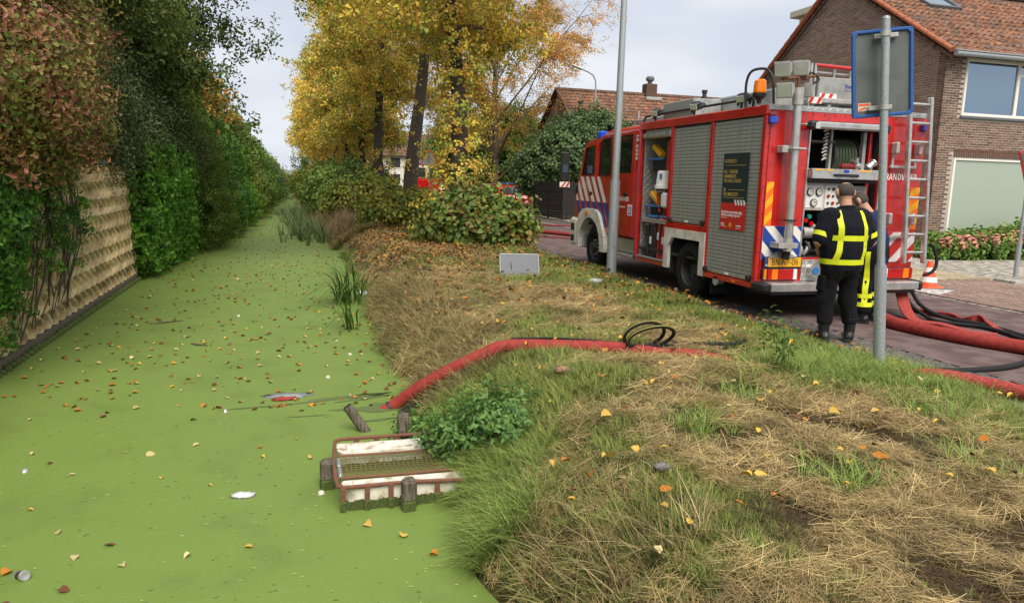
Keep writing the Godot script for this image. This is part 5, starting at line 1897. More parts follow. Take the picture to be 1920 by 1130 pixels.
func smooth(ps: Array, n := 6) -> Array:  # a Catmull-Rom line through the points
	var out := []
	for i in ps.size() - 1:
		var a: Vector3 = ps[max(i - 1, 0)]
		var b: Vector3 = ps[i]
		var c: Vector3 = ps[i + 1]
		var d: Vector3 = ps[min(i + 2, ps.size() - 1)]
		for k in n:
			out.append(b.cubic_interpolate(c, a, d, float(k) / n))
	out.append(ps[-1])
	return out


func hose(called: String, label: String, group: String, ps: Array, r: float, m: Material, kinks := 0.03) -> Node:
	var s := smooth(ps, 8)
	var rad := []
	for i in s.size():
		rad.append(r * (1.0 + kinks * nz.get_noise_1d(i * 47.0) * 2.0))
	var g := Geo.new()
	g.tube(s, rad, 14)
	return one(called, g, m, label, "hose", group)


func flat_hose(label: String, ps: Array, w: float, ups: Array) -> void:  # an empty, flattened hose: two skins with a rounded edge
	var s := smooth(ps, 10)
	var n := s.size()
	var sides := []
	var us := []
	for i in n:
		var q := float(i) / (n - 1) * (ups.size() - 1)
		var k := int(minf(q, ups.size() - 1.001))
		us.append((ups[k] as Vector3).lerp(ups[k + 1], q - k).normalized())
		var t: Vector3 = (s[min(i + 1, n - 1)] - s[max(i - 1, 0)]).normalized()
		sides.append(t.cross(us[i]).normalized())
	var g := Geo.new()
	var lines := []
	for e in [[-0.5, 0.0], [-0.46, 0.012], [0.0, 0.017], [0.46, 0.012], [0.5, 0.0], [0.46, -0.012], [-0.46, -0.012], [-0.5, 0.0]]:
		var l := []
		for i in n:
			l.append(s[i] + sides[i] * e[0] * w + us[i] * e[1])
		lines.append(l)
	for k in lines.size() - 1:
		g.ribbon(lines[k + 1], lines[k])
	one("flat_hose", g, M.hose_pink, label, "hose", "flattened red hoses behind the fire engine")


func hoses() -> void:
	var grp := "thick red suction hoses"
	# suction hose from the canal over the bank
	var t := thing("suction_hose", "thick red suction hose climbing from the canal over the grass bank", "hose", Vector3.ZERO, 0.0, grp)
	var g := Geo.new()
	var ps := smooth([V(0.82, -0.70, -7.32), V(0.97, -0.61, -7.32), V(1.2, -0.42, -7.22), V(1.5, -0.22, -7.10), V(1.78, -0.07, -7.02), V(1.93, 0.0, -7.0), V(2.06, 0.025, -6.98), V(2.5, 0.03, -6.86), V(2.98, 0.04, -6.66), V(3.35, 0.03, -6.42), V(3.62, 0.035, -6.26), V(3.92, -0.01, -6.12), V(4.25, -0.08, -5.98)], 8)
	var rad := []
	for i in ps.size():
		var k := float(i) / (ps.size() - 1)
		var pinch := 0.16 * exp(-pow((k - 0.46) * 40.0, 2.0)) + 0.2 * exp(-pow((k - 0.79) * 26.0, 2.0))
		rad.append((0.038 if i == 0 else 0.060 + 0.006 * smoothstep(0.0, 0.3, k)) * (1.0 - pinch) * (1.0 + 0.04 * nz.get_noise_1d(i * 60.0)))
	g.tube(ps, rad, 18)
	part(t, "hose_wall", g, M.hose_red)
	g = Geo.new()
	g.tube([ps[5], ps[5].lerp(ps[6], 0.5), ps[6]], rad[5] + 0.008, 18)
	part(t, "clamp_strap", g, M.dark_metal)
	# black rubber hose lying along it
	hose("rubber_hose", "short black rubber hose tucked under the suction hose on the bank", "black hoses", [V(0.98, -0.66, -7.14), V(1.2, -0.52, -7.05), V(1.42, -0.35, -6.98), V(1.66, -0.18, -6.95)], 0.034, M.rubber, 0.0)
	hose("rubber_hose", "second black rubber hose under the suction hose on the bank", "black hoses", [V(1.0, -0.69, -7.05), V(1.22, -0.56, -6.97), V(1.45, -0.38, -6.9), V(1.62, -0.24, -6.9)], 0.028, M.rubber, 0.0)
	# looped hose standing on the suction hose
	var lp := []
	var c := V(3.32, 0.165, -6.58)
	for k in 33:
		var a := TAU * k / 16.0 + PI * 1.2
		var turn := k / 16.0
		lp.append(c + V(cos(a) * (0.29 - 0.075 * (turn if turn < 1.0 else 2.0 - turn)) + 0.05 * turn - 0.04, sin(a) * (0.165 - 0.02 * turn), -0.10 + 0.12 * turn + 0.10 * sin(a)))
	lp.append(V(3.6, 0.05, -6.62))
	lp.append(V(3.8, 0.06, -6.66))
	lp.append(V(4.0, 0.07, -6.52))
	lp.append(V(4.25, 0.07, -6.5))
	lp.append(V(4.5, 0.07, -6.62))
	t = thing("looped_hose", "thin black hose standing in two loops on the suction hose", "hose", Vector3.ZERO, 0.0, "black hoses")
	g = Geo.new()
	g.tube(smooth(lp, 4), 0.019, 10)
	part(t, "hose_wall", g, M.rubber)
	g = Geo.new()
	var yl := []
	for q in smooth(lp.slice(0, 33), 4):
		yl.append(q + (q - c).normalized() * 0.0165 + V(0, 0.002, 0.006))
	g.tube(yl, 0.005, 5)
	part(t, "yellow_line", g, M.band_dull if M.has("band_dull") else mk("band_dull", Color(0.30, 0.30, 0.05), 0.7))
	hose("thin_hose", "thin black cable lying behind the suction hose", "black hoses", [V(2.1, 0.07, -7.1), V(2.5, 0.08, -7.0), V(2.9, 0.08, -6.82), V(3.1, 0.07, -6.72)], 0.012, M.rubber, 0.0)
	# big hoses on the road
	hose("pressure_hose", "thick red filled hose curving from the pump along the road", grp, [V(7.55, 0.45, -8.2), V(7.52, 0.26, -8.16), V(7.42, 0.07, -8.0), V(7.12, 0.045, -7.45), V(7.1, 0.045, -7.05), V(7.2, 0.045, -6.5), V(7.42, 0.045, -5.95), V(7.9, 0.045, -4.8)], 0.075, M.hose_red)
	hose("pressure_hose", "thick red hose end running along the road edge at lower right", grp, [V(5.05, -0.06, -5.45), V(5.3, 0.02, -5.22), V(5.46, 0.05, -5.08), V(5.6, 0.05, -4.83), V(5.72, 0.045, -4.48), V(5.8, 0.04, -4.0)], 0.062, M.hose_pink)
	hose("rubber_hose", "black hose hanging down from the rear and trailing over the road", "black hoses", [V(8.12, 0.38, -8.35), V(8.13, 0.14, -8.2), V(8.1, 0.02, -7.9), V(8.0, 0.0, -7.55), V(8.25, 0.0, -7.15), V(8.2, 0.0, -6.75), V(8.07, 0.0, -6.4), V(8.0, 0.0, -5.6)], 0.026, M.rubber, 0.0)
	hose("rubber_hose", "second black hose hanging from the rear, right of the other", "black hoses", [V(8.24, 0.38, -8.36), V(8.27, 0.12, -8.15), V(8.25, 0.02, -7.75), V(8.4, 0.0, -7.35), V(8.35, 0.0, -6.9), V(8.25, 0.0, -6.5), V(8.2, 0.0, -5.6)], 0.026, M.rubber, 0.0)
	hose("rubber_hose", "black hose lying over the gutter behind the signpost", "black hoses", [V(5.5, -0.03, -5.95), V(5.68, -0.02, -5.78), V(5.75, -0.02, -5.55), V(6.05, -0.02, -5.42), V(6.5, -0.005, -5.38), V(6.95, 0.0, -5.5), V(7.4, 0.0, -5.75)], 0.03, M.rubber, 0.0)
	hose("rubber_hose", "black hose curling from the rear ladder side", "black hoses", [V(8.28, 0.95, -8.12), V(8.36, 0.9, -8.12), V(8.42, 0.72, -8.1), V(8.37, 0.58, -8.1), V(8.26, 0.52, -8.14)], 0.022, M.rubber, 0.0)
	flat_hose("flat red hose falling from the pump and folding onto the road", [V(8.0, 0.42, -8.28), V(7.95, 0.22, -8.14), V(7.86, 0.07, -7.95), V(7.76, -0.005, -7.68), V(7.9, -0.01, -7.45), V(7.88, -0.012, -7.2), V(7.86, -0.012, -6.95), V(8.05, -0.012, -6.75)], 0.15, [V(-0.5, 0.25, 0.8), V(-0.4, 0.5, 0.6), V(-0.15, 1, 0.3), V(0, 1, 0.05), V(0, 1, 0), V(0, 1, 0), V(0, 1, 0)])
	flat_hose("flat red hose twisted on edge near the black hoses", [V(8.42, -0.01, -8.6), V(8.38, 0.0, -8.2), V(8.36, 0.0, -7.95), V(8.42, 0.02, -7.72), V(8.44, 0.0, -7.55), V(8.52, 0.05, -7.4), V(8.42, 0.02, -7.15), V(8.25, -0.01, -6.85)], 0.11, [V(0, 1, 0), V(0.8, 0.6, 0), V(1, 0.15, 0), V(0.5, 0.8, 0), V(1, 0.1, 0.2), V(0.3, 1, 0), V(0, 1, 0)])
	hose("thin_hose", "thin red hose line crossing the road beyond the hazel bush", "far red hoses", [V(6.4, -0.01, -23.0), V(7.2, 0.0, -21.6), V(8.2, 0.0, -20.6), V(9.0, 0.0, -20.2)], 0.02, M.hose_red, 0.0)
	hose("pressure_hose", "red hose with a metal coupling lying on the far road", "far red hoses", [V(7.75, 0.03, -23.2), V(8.2, 0.03, -22.3), V(8.5, 0.03, -21.4), V(9.2, 0.03, -20.6)], 0.06, M.hose_red)
	hose("thin_hose", "dark red hose lying over the pavement by the fence", "far red hoses", [V(8.6, 0.0, -28.0), V(9.6, 0.0, -27.0), V(11.0, 0.02, -26.8), V(12.5, 0.02, -26.0)], 0.03, M.red_dark, 0.0)
	for k in 2:
		hose("pressure_hose", ["far red hose bulging over the bank before the dark bush", "farther red hose beside the other over the bank"][k], "far red hoses", [V(1.6 + 0.2 * k, -0.35, -36.6 - k), V(1.85 + 0.3 * k, 0.08 + 0.08 * k, -37.0 - k), V(2.3 + 0.4 * k, 0.24 + 0.1 * k, -37.4 - k), V(3.0 + 0.3 * k, 0.1, -38.0 - k), V(3.6, 0.0, -38.6 - k)], 0.085, M.hose_red)


func rack() -> void:
	# trash rack of rusty tube round two white floats
	var t := thing("trash_rack", "rusty framed trash rack with white floats and wire mesh in the water", "trash rack", V(0.26, WATER, -5.0))
	var x1 := 1.0
	var zb := -0.99
	var y := 0.175
	var g := Geo.new()
	var ring := [V(x1, y - 0.015, 0.02), V(0.5, y, 0.0), V(0.1, y, 0.0), V(0.025, y, -0.02), V(0.0, y, -0.08), V(0.0, y + 0.01, -0.45), V(0.03, y, zb + 0.08), V(0.06, y, zb + 0.02), V(0.13, y, zb), V(0.5, y, zb), V(x1 - 0.1, y, zb)]
	g.tube(smooth(ring, 5), 0.0145, 10, true, 1.0)
	part(t, "frame", g, M.rust)
	for z in [-0.215, -0.665]:
		g = Geo.new()
		g.tube(smooth([V(0.03, y - 0.02, z), V(0.45, y - 0.03, z - 0.01), V(x1 - 0.1, y - 0.02, z)], 5), 0.011, 8)
		part(t, "inner_rail", g, M.rust)
	# floats: rounded bars, algae below
	for q in [[-0.095, 0.085, x1 - 0.02], [zb + 0.16, 0.125, x1 - 0.12]]:
		g = Geo.new()
		var w: float = q[1]
		var prof := PackedVector2Array()
		for p in [[0.05, -w], [q[2], -w], [q[2], w], [0.14, w], [0.08, w * 0.75], [0.045, w * 0.3], [0.035, -w * 0.6]]:
			prof.append(V2(p[0], p[1]))
		g.prism(prof, 0.11, Transform3D(Basis(V(1, 0, 0), V(0, 0, 1), V(0, -1, 0)), V(0, 0.15, q[0])))
		g.box(V((0.08 + q[2]) / 2, 0.152, q[0]), V(q[2] - 0.14, 0.02, w * 1.5), 0.01)
		var fl := part(t, "float", g, M.float_white)
		g = Geo.new()
		rng.seed = 33
		for k in 44:
			var xx := lerpf(0.05, q[2], (k + 0.5) / 44.0)
			g.box(V(xx, 0.005 + rr(-0.006, 0.012), q[0] + w + 0.002), V((q[2] - 0.05) / 44.0, 0.12 + rr(0.0, 0.015), 0.010 + rr(0.0, 0.008)), 0.003)
		part(fl, "algae_growth", g, M.algae)
	for k in 6:
		g = Geo.new()
		var xx := 0.02 + k * 0.165
		g.span(V(xx, 0.07, -0.004), V(xx + 0.034, y, 0.016), 0.004)
		var sp := part(t, "strap", g, M.rust)
		g = Geo.new()
		g.span(V(xx - 0.003, -0.2, -0.008), V(xx + 0.037, 0.075, 0.022), 0.006)
		part(sp, "algae_growth", g, M.algae)
		if k > 0 and k < 5:
			g = Geo.new()
			g.span(V(xx, y - 0.07, zb - 0.01), V(xx + 0.045, y, zb + 0.01), 0.004)
			part(t, "strap", g, M.rust)
	# wire mesh
	for k in 24:
		g = Geo.new()
		var xx := 0.06 + k * 0.036
		g.tube([V(xx, y - 0.03, -0.22), V(xx - 0.008, y - 0.05, -0.44), V(xx, y - 0.02, -0.665)], 0.0032, 4, false)
		part(t, "mesh_wire", g, M.mossy_iron)
	for k in 13:
		g = Geo.new()
		var zz := -0.23 - k * 0.035
		var dip := -0.022 * sin(k / 12.0 * PI)
		g.tube([V(0.04, y - 0.025 + dip, zz), V(0.5, y - 0.033 + dip, zz - 0.004), V(x1 - 0.1, y - 0.025 + dip, zz)], 0.0032, 4, false)
		part(t, "mesh_wire", g, M.mossy_iron)
	for k in 2:
		g = Geo.new()
		g.box(V(0.035, y - 0.03, -0.34 - k * 0.19), V(0.03, 0.04, 0.16), 0.012)
		part(t, "side_block", g, M.galv)
	# mooring posts
	for q in [[0.74, -4.935, 0.22, 0.05, "mossy wooden post in front of the trash rack"], [0.21, -5.44, 0.21, 0.055, "short mossy wooden post at the left end of the trash rack"], [0.86, -6.06, 0.33, 0.05, "mossy wooden post behind the trash rack among the weeds"]]:
		var p := thing("wooden_post", q[4], "post", V(q[0], WATER, q[1]), 0.15, "posts round the trash rack")
		g = Geo.new()
		var r: float = q[3]
		g.box(V(0, q[2] / 2 + 0.035, 0), V(r * 1.8, q[2] - 0.07, r * 1.7), 0.012)
		g.box(V(0.008, q[2], 0.0), V(r * 1.5, 0.024, r * 1.4), 0.01)
		part(p, "post_shaft", g, M.old_wood)
		g = Geo.new()
		g.box(V(0, -0.08, 0), V(r * 1.92, 0.32, r * 1.82), 0.016)
		part(p, "algae_growth", g, M.algae)
	# slanting stump
	t = thing("slanting_stump", "mossy round stake sticking slanted out of the duckweed", "stake", V(0.62, WATER, -6.7))
	g = Geo.new()
	var a := V(0.03, -0.08, 0.04)
	var b := V(-0.18, 0.24, 0.02)
	g.tube([a, a.lerp(b, 0.5), b], [0.047, 0.046, 0.044], 14, false)
	part(t, "shaft", g, M.old_wood)
	g = Geo.new()
	g.tube([b - (b - a) * 0.02, b], 0.038, 14, true)
	part(t, "hollow_end", g, M.dark_void)


func crumple(sd: int, r: Vector3, n := 9) -> Geo:
	rng.seed = sd
	var f := FastNoiseLite.new()
	f.seed = sd
	f.frequency = 1.6
	var g := Geo.new()
	for j in n + 1:
		for i in 2 * n + 1:
			var th := PI * j / n
			var ph := TAU * (i % (2 * n)) / (2 * n)
			var d := V(sin(th) * cos(ph), cos(th), sin(th) * sin(ph))
			g.pt(d * r * (1.0 + 0.75 * f.get_noise_3dv(d * 1.3) + 0.4 * f.get_noise_3dv(d * 4.0)), d)
	for j in n:
		for i in 2 * n:
			var a := j * (2 * n + 1) + i
			g.tri(a, a + 1, a + 2 * n + 2)
			g.tri(a, a + 2 * n + 2, a + 2 * n + 1)
	return g


func litter() -> void:
	one("plastic_bag", crumple(3, V(0.13, 0.05, 0.10)), M.clear_film, "crumpled clear plastic bag in the grass near the lamp post", "litter", "", V(4.7, 0.07, -11.17))
	one("plastic_bag", crumple(4, V(0.10, 0.05, 0.14)), M.white_plastic, "white plastic bag at the water's edge under the sedge", "litter", "", V(1.26, WATER + 0.05, -14.6))
	one("paper_scrap", crumple(5, V(0.05, 0.02, 0.035)), M.concrete, "torn grey paper scrap on the mown straw", "litter", "", V(1.98, 0.075, -3.62))
	one("paper_scrap", crumple(6, V(0.05, 0.05, 0.05)), M.white_plastic, "small white scrap in the leaf litter before the bushes", "litter", "", V(2.63, 0.05, -22.0))
	one("foam_scrap", crumple(7, V(0.085, 0.012, 0.05)), M.white_plastic, "flat white foam scrap floating left of the trash rack", "litter", "", V(-0.39, WATER + 0.01, -5.42))
	one("plastic_sheet", crumple(8, V(0.24, 0.02, 0.12)), M.lilac_film if M.has("lilac_film") else mk("lilac_film", Color(0.24, 0.27, 0.26), 0.4), "grey plastic sheet half sunk in the duckweed near the hose", "litter", "", V(-0.10, WATER - 0.006, -7.95))
	one("red_scrap", crumple(9, V(0.14, 0.018, 0.04)), M.hose_pink, "red scrap lying on the sunken plastic sheet", "litter", "", V(-0.12, WATER + 0.012, -7.80))
	one("brick_fragment", crumple(12, V(0.075, 0.03, 0.05)), M.skin_stone if M.has("skin_stone") else mk("skin_stone", Color(0.32, 0.18, 0.12), 0.9), "pinkish stone lying in the grass below the suction hose", "stone", "", V(2.2, 0.06, -5.85))
	var gm := Geo.new()
	gm.lathe([Vector2(0.0, 0.02), Vector2(0.016, 0.018), Vector2(0.026, 0.008), Vector2(0.026, -0.016)], 14)
	var bl := gm.mesh()
	var spots := [[-0.67, -7.5, "silvery bottle cap floating left of the sunken plastic sheet"], [-2.01, -6.24, "silvery cap floating near the left edge of the picture"], [0.16, -5.34, "white round float cap beside the left post of the rack"], [0.68, -9.7, "white cap floating under the thin sedge"], [0.55, -10.54, "round white cap floating below the thin sedge"], [-0.88, -12.7, "white ball floating in mid canal"], [-1.19, -17.31, "white speck floating far up the canal among the leaves"], [0.35, -8.6, "pale cap floating near the dark gap in the duckweed"]]
	for s in spots:
		var c := one("floating_litter", bl, M.cream_panel if s[0] > -0.6 or s[1] < -10 else M.alu, s[2], "litter", "small round litter floating on the canal", V(s[0], WATER + 0.005, s[1]))
		c.rotation = V(rr(-0.4, 0.4), ry(), rr(-0.4, 0.4))
	var can := thing("floating_can", "crushed silvery can floating at the lower left", "can", V(-1.52, WATER + 0.012, -4.54), 0.7, "")
	var g := Geo.new()
	g.lathe([Vector2(0, -0.055), Vector2(0.026, -0.052), Vector2(0.031, -0.045), Vector2(0.025, 0.0), Vector2(0.031, 0.045), Vector2(0.026, 0.052), Vector2(0, 0.05)], 14, Transform3D(Basis(V(1, 0, 0), 1.25), Vector3.ZERO))
	part(can, "can_body", g, M.alu)
	g = Geo.new()
	g.lathe([Vector2(0.0282, -0.03), Vector2(0.0265, 0.0), Vector2(0.0282, 0.03)], 14, Transform3D(Basis(V(1, 0, 0), 1.25), Vector3.ZERO))
	part(can, "can_band", g, M.dark_metal)
	rng.seed = 19
	for s in [[-1.9, -12.3, 0.5, "long dark stick floating near the ivy"], [-1.25, -10.6, 0.28, "short dark stick floating in mid canal"]]:
		g = Geo.new()
		g.tube([V(-s[2] / 2, 0, 0), V(0, 0.012, 0.03), V(s[2] / 2, 0.006, -0.02)], [0.012, 0.011, 0.006], 6)
		one("floating_stick", g, M.twig, s[3], "stick", "", V(s[0], WATER + 0.004, s[1])).rotation.y = rr(-0.2, 0.4) if s[2] > 0.4 else -0.7
	for s in [[2.7, -6.1, 0.2], [1.45, -4.9, 0.3], [1.2, -4.35, 0.35]]:
		pass
	leaves()


func leaves() -> void:
	rng.seed = 23
	var kinds := {}
	for k in [["yellow", Color(0.56, 0.32, 0.05), Color(0.62, 0.42, 0.10)], ["orange", Color(0.50, 0.20, 0.03), Color(0.40, 0.15, 0.035)], ["brown", Color(0.16, 0.075, 0.04), Color(0.10, 0.045, 0.03)], ["pale", Color(0.50, 0.44, 0.20), Color(0.55, 0.45, 0.24)]]:
		var ms := []
		for q in 4:
			var g := Geo.new()
			g.col = hue(k[1], k[2], 0.1)
			leaf(g, V(-0.035, 0, 0), V(1, 0.12, 0), V(0, 1, 0.2), 0.075, 0.068, "lime" if q % 2 == 0 else "oval", rr(-0.1, 0.35))
			g.col = g.col * 0.6
			g.tube([V(-0.035, 0, 0), V(-0.06, 0.008, 0.006)], 0.0015, 3, false)
			ms.append(g.mesh())
		kinds[k[0]] = ms
	var names := ["yellow", "orange", "brown", "pale"]
	var put := func(k: String, p: Vector3, s: float, where: String, grp: String) -> void:
		var ms: Array = kinds[k]
		var o := part(self, "fallen_leaf", ms[rng.randi() % 4], M.leaf_dull)
		o.transform = Transform3D(Basis.from_euler(V(rr(-0.25, 0.25), ry(), rr(-0.3, 0.3))).scaled(V(s, s * rr(0.6, 1.4), s * rr(0.75, 1.1))), p)
		tag(o, k + " " + where, "leaf", grp)
	for i in 105:  # on the duckweed, nearest first
		var z := -3.6 - 9.0 * pow(rng.randf(), 0.95)
		var x := rr(-3.0, shore(z) - 0.1)
		put.call(names[[0, 0, 1, 2, 2, 3, 3][rng.randi() % 7]], V(x, WATER + 0.008, z), rr(0.45, 0.95), "leaf floating on the green duckweed", "leaves floating on the duckweed")
	for i in 190:  # on the verge
		var z := -2.9 - 7.5 * pow(rng.randf(), 1.2)
		var x := rr(shore(z) + 0.4, 5.5)
		put.call(names[[0, 0, 0, 1, 1, 3, 2][rng.randi() % 7]], V(x, gh(x, z) + rr(0.075, 0.11), z), rr(0.55, 1.05), "leaf lying on the mown grass", "leaves lying on the mown grass")
	var xs := []
	var cs := PackedColorArray()
	var g := Geo.new()
	leaf(g, V(-0.035, 0, 0), V(1, 0.12, 0), V(0, 1, 0.2), 0.08, 0.07, "oval", 0.2)
	var pal := [Color(0.50, 0.28, 0.05), Color(0.42, 0.17, 0.04), Color(0.20, 0.10, 0.05), Color(0.46, 0.38, 0.16), Color(0.30, 0.14, 0.05)]
	for i in 1900:
		var z := -7.5 - 32.0 * pow(rng.randf(), 1.3)
		var x := rr(-2.9, shore(z) - 0.05)
		if rng.randf() > 0.35 + 0.65 * smoothstep(-6.0, -13.0, z) * (0.5 + nz.get_noise_2d(x * 70, z * 30)):
			continue
		xs.append(Transform3D(Basis.from_euler(V(rr(-0.2, 0.2), ry(), rr(-0.2, 0.2))).scaled(Vector3.ONE * rr(0.5, 0.95)), V(x, WATER + 0.008, z)))
		cs.append(pal[rng.randi() % 5] * rr(0.7, 1.1))
	tag(many(self, "floating_leaves", g, M.leaf_dull, xs, cs), "small leaves strewn over the duckweed", "leaves")
	xs = []
	cs = PackedColorArray()
	var speck := Geo.new()
	speck.face([V(-0.5, 0, -0.1), V(0.1, 0, -0.35), V(0.5, 0, 0.1), V(-0.1, 0, 0.4)], Vector3.UP)
	for i in 1500:
		var z := -3.0 - 14.0 * pow(rng.randf(), 1.4)
		var x := rr(-3.1, shore(z) + 0.05)
		var dark := rng.randf() < 0.55
		xs.append(Transform3D(Basis(V(0, 1, 0), ry()).scaled(V(rr(0.012, 0.045), 1, rr(0.008, 0.02))), V(x, WATER + 0.004, z)))
		cs.append(hue(Color(0.13, 0.18, 0.04), Color(0.20, 0.27, 0.06), 0.1) if dark else hue(Color(0.40, 0.48, 0.16), Color(0.34, 0.44, 0.12), 0.1))
	tag(many(self, "duckweed_clumps", speck, M.leaf_dull, xs, cs), "darker and paler clumps in the duckweed", "duckweed")
	xs = []
	cs = PackedColorArray()
	for i in 11000:
		var z := -9.0 - 22.0 * rng.randf()
		var x := rr(shore(z) + 0.15, 5.6)
		var w := 0.07 + 0.75 * exp(-pow((z + 18.5) / 4.0, 2.0)) * smoothstep(5.4, 2.6, x) + 0.28 * exp(-pow((x - 5.1) / 0.5, 2.0))
		if rng.randf() > w:
			continue
		xs.append(Transform3D(Basis.from_euler(V(rr(-0.5, 0.5), ry(), rr(-0.5, 0.5))).scaled(Vector3.ONE * rr(0.6, 1.1)), V(x, gh(x, z) + rr(0.07, 0.15), z)))
		cs.append(pal[[0, 1, 2, 2, 4, 4, 2][rng.randi() % 7]] * rr(0.7, 1.15))
	for i in 700:
		var z := rr(-30.0, -5.0)
		var x := 5.45 + absf(rng.randfn(0.0, 0.22))
		xs.append(Transform3D(Basis.from_euler(V(rr(-0.4, 0.4), ry(), rr(-0.4, 0.4))).scaled(Vector3.ONE * rr(0.5, 1.0)), V(x, maxf(gh(x, z) + 0.05, -0.015), z)))
		cs.append(pal[rng.randi() % 5] * rr(0.8, 1.2))
	tag(many(self, "fallen_leaves", g, M.leaf_dull, xs, cs), "brown and yellow leaf litter on the verge under the limes", "leaves")


func csg(par: Node, called: String, solids: Array, m: Material) -> CSGCombiner3D:  # solids: [[Geo, operation], ...]; a nested array in place of a Geo is a combination of its own
	var c := CSGCombiner3D.new()
	c.name = nm(par, called)
	csg_fill(c, solids)
	c.material_override = m
	par.add_child(c, true)
	return c


func csg_fill(c: CSGCombiner3D, solids: Array) -> void:
	for s in solids:
		var k: CSGShape3D
		if s[0] is Geo:
			var cm := CSGMesh3D.new()
			cm.mesh = s[0].mesh()
			cm.name = "solid_%03d" % c.get_child_count()
			k = cm
		else:
			k = CSGCombiner3D.new()
			k.name = "hollow"
			csg_fill(k, s[0])
		k.operation = s[1]
		c.add_child(k, true)


# a polygon given as (lz, y) pairs, from x0 to x1, in the truck's own axes (z runs back)
func side_prism(pts: Array, x0: float, x1: float) -> Geo:
	var g := Geo.new()
	side_add(g, pts, x0, x1)
	return g


func side_add(g: Geo, pts: Array, x0: float, x1: float) -> void:
	var q := PackedVector2Array()
	for p in pts:
		q.append(Vector2(p[0], p[1]))
	var old := g.xf
	g.xf = old * Transform3D(Basis(V(0, 0, -1), V(0, 1, 0), V(1, 0, 0)), V(x0, 0, 0))
	g.prism(q, x1 - x0)
	g.xf = old


func front_prism(pts: Array, z0: float, z1: float) -> Geo:  # (x, y) pairs, from lz z0 to z1
	var q := PackedVector2Array()
	for p in pts:
		q.append(Vector2(p[0], p[1]))
	var g := Geo.new()
	g.xf = Transform3D(Basis(), V(0, 0, -z1))
	g.prism(q, z1 - z0)
	return g


func bx(g: Geo, x0: float, x1: float, y0: float, y1: float, z0: float, z1: float, bev := 0.0) -> void:
	g.span(V(x0, y0, -z0), V(x1, y1, -z1), bev)


func bxp(par: Node, called: String, m: Material, x0: float, x1: float, y0: float, y1: float, z0: float, z1: float, bev := 0.006) -> MeshInstance3D:
	var g := Geo.new()
	bx(g, x0, x1, y0, y1, z0, z1, bev)
	return part(par, called, g, m)


func wheel(t: Node, x: float, lz: float, left: bool, rear: bool) -> void:
	var o := -1.0 if left else 1.0
	var tr := Transform3D(Basis(V(0, 0, 1), V(o, 0, 0), V(0, 1, 0)).orthonormalized(), V(x, 0.395, -lz))
	var g := Geo.new()
	var pr := [V2(0.235, 0.10), V2(0.25, 0.135), V2(0.30, 0.147), V2(0.37, 0.143), V2(0.41, 0.122), V2(0.425, 0.09), V2(0.425, 0.05), V2(0.417, 0.047), V2(0.417, 0.035), V2(0.425, 0.03), V2(0.425, -0.03), V2(0.417, -0.035), V2(0.417, -0.047), V2(0.425, -0.05), V2(0.425, -0.09), V2(0.40, -0.13), V2(0.235, -0.13)]
	g.lathe(pr, 40, tr)
	if rear:
		g.lathe(pr, 40, tr * Transform3D(Basis(), V(0, -0.30, 0)))
	for k in 52:  # shoulder lugs of the tread
		var a := TAU * k / 52
		g.xf = tr * Transform3D(Basis(V(0, 1, 0), -a), V(cos(a) * 0.418, 0.085, sin(a) * 0.418))
		g.box(Vector3.ZERO, V(0.022, 0.05, 0.026), 0.003)
		g.xf = Transform3D.IDENTITY
	var w := part(t, "wheel", g, M.tyre)
	g = Geo.new()
	if rear:
		g.lathe([V2(0.24, 0.11), V2(0.235, 0.125), V2(0.225, 0.11), V2(0.21, -0.02), V2(0.19, -0.05), V2(0.11, -0.055), V2(0.105, 0.02), V2(0.085, 0.045), V2(0.0, 0.05)], 32, tr)
	else:
		g.lathe([V2(0.24, 0.11), V2(0.235, 0.125), V2(0.22, 0.105), V2(0.20, 0.05), V2(0.165, 0.085), V2(0.12, 0.10), V2(0.11, 0.10), V2(0.10, 0.165), V2(0.07, 0.18), V2(0.0, 0.182)], 32, tr)
	var rim := part(w, "rim", g, M.dark_metal)
	for k in 10:
		g = Geo.new()
		var a := TAU * k / 10
		g.lathe([V2(0.013, -0.01), V2(0.013, 0.02), V2(0.008, 0.028), V2(0, 0.028)], 6, tr * Transform3D(Basis(), V(cos(a) * 0.14, -0.05 if rear else 0.095, sin(a) * 0.14)))
		part(w, "wheel_nut", g, M.alu_dull)


func shutter(t: Node, z0: float, z1: float, y0: float, y1: float) -> Node:
	var s := bxp(t, "roller_shutter", M.dark_metal, 0.034, 0.04, y0, y1, z0, z1, 0.0)
	var n := int((y1 - y0 - 0.07) / 0.0505)
	var g := Geo.new()
	var prof := []
	for p in [[0.0, 0.0], [0.0, 0.0475], [-0.0035, 0.0465], [-0.006, 0.041], [-0.0068, 0.024], [-0.006, 0.007], [-0.0035, 0.001]]:
		prof.append(V2(p[0], p[1]))
	g.prism(PackedVector2Array(prof), z1 - z0, Transform3D(Basis(), V(0.032, 0, -z1)))
	var sm := g.mesh()
	for k in n:
		part(s, "slat", sm, M.shutter).position = V(0, y0 + 0.068 + k * 0.0505, 0)
	bxp(s, "bottom_bar", M.alu, 0.012, 0.034, y0 + 0.008, y0 + 0.06, z0 + 0.01, z1 - 0.01, 0.006)
	for q in [z0 + 0.04, z1 - 0.04]:
		g = Geo.new()
		g.tube([V(0.03, y0 + 0.045, -q), V(-0.03, y0 + 0.045, -q)], 0.034, 12)
		g.box(V(-0.015, y0 + 0.03, -q), V(0.035, 0.05, 0.06), 0.01)
		part(s, "latch", g, M.black_plastic)
	bxp(s, "maker_label", M.white_film, 0.0, 0.012, y0 + 0.02, y0 + 0.05, (z0 + z1) / 2 - 0.045, (z0 + z1) / 2 + 0.045, 0.004)
	return s


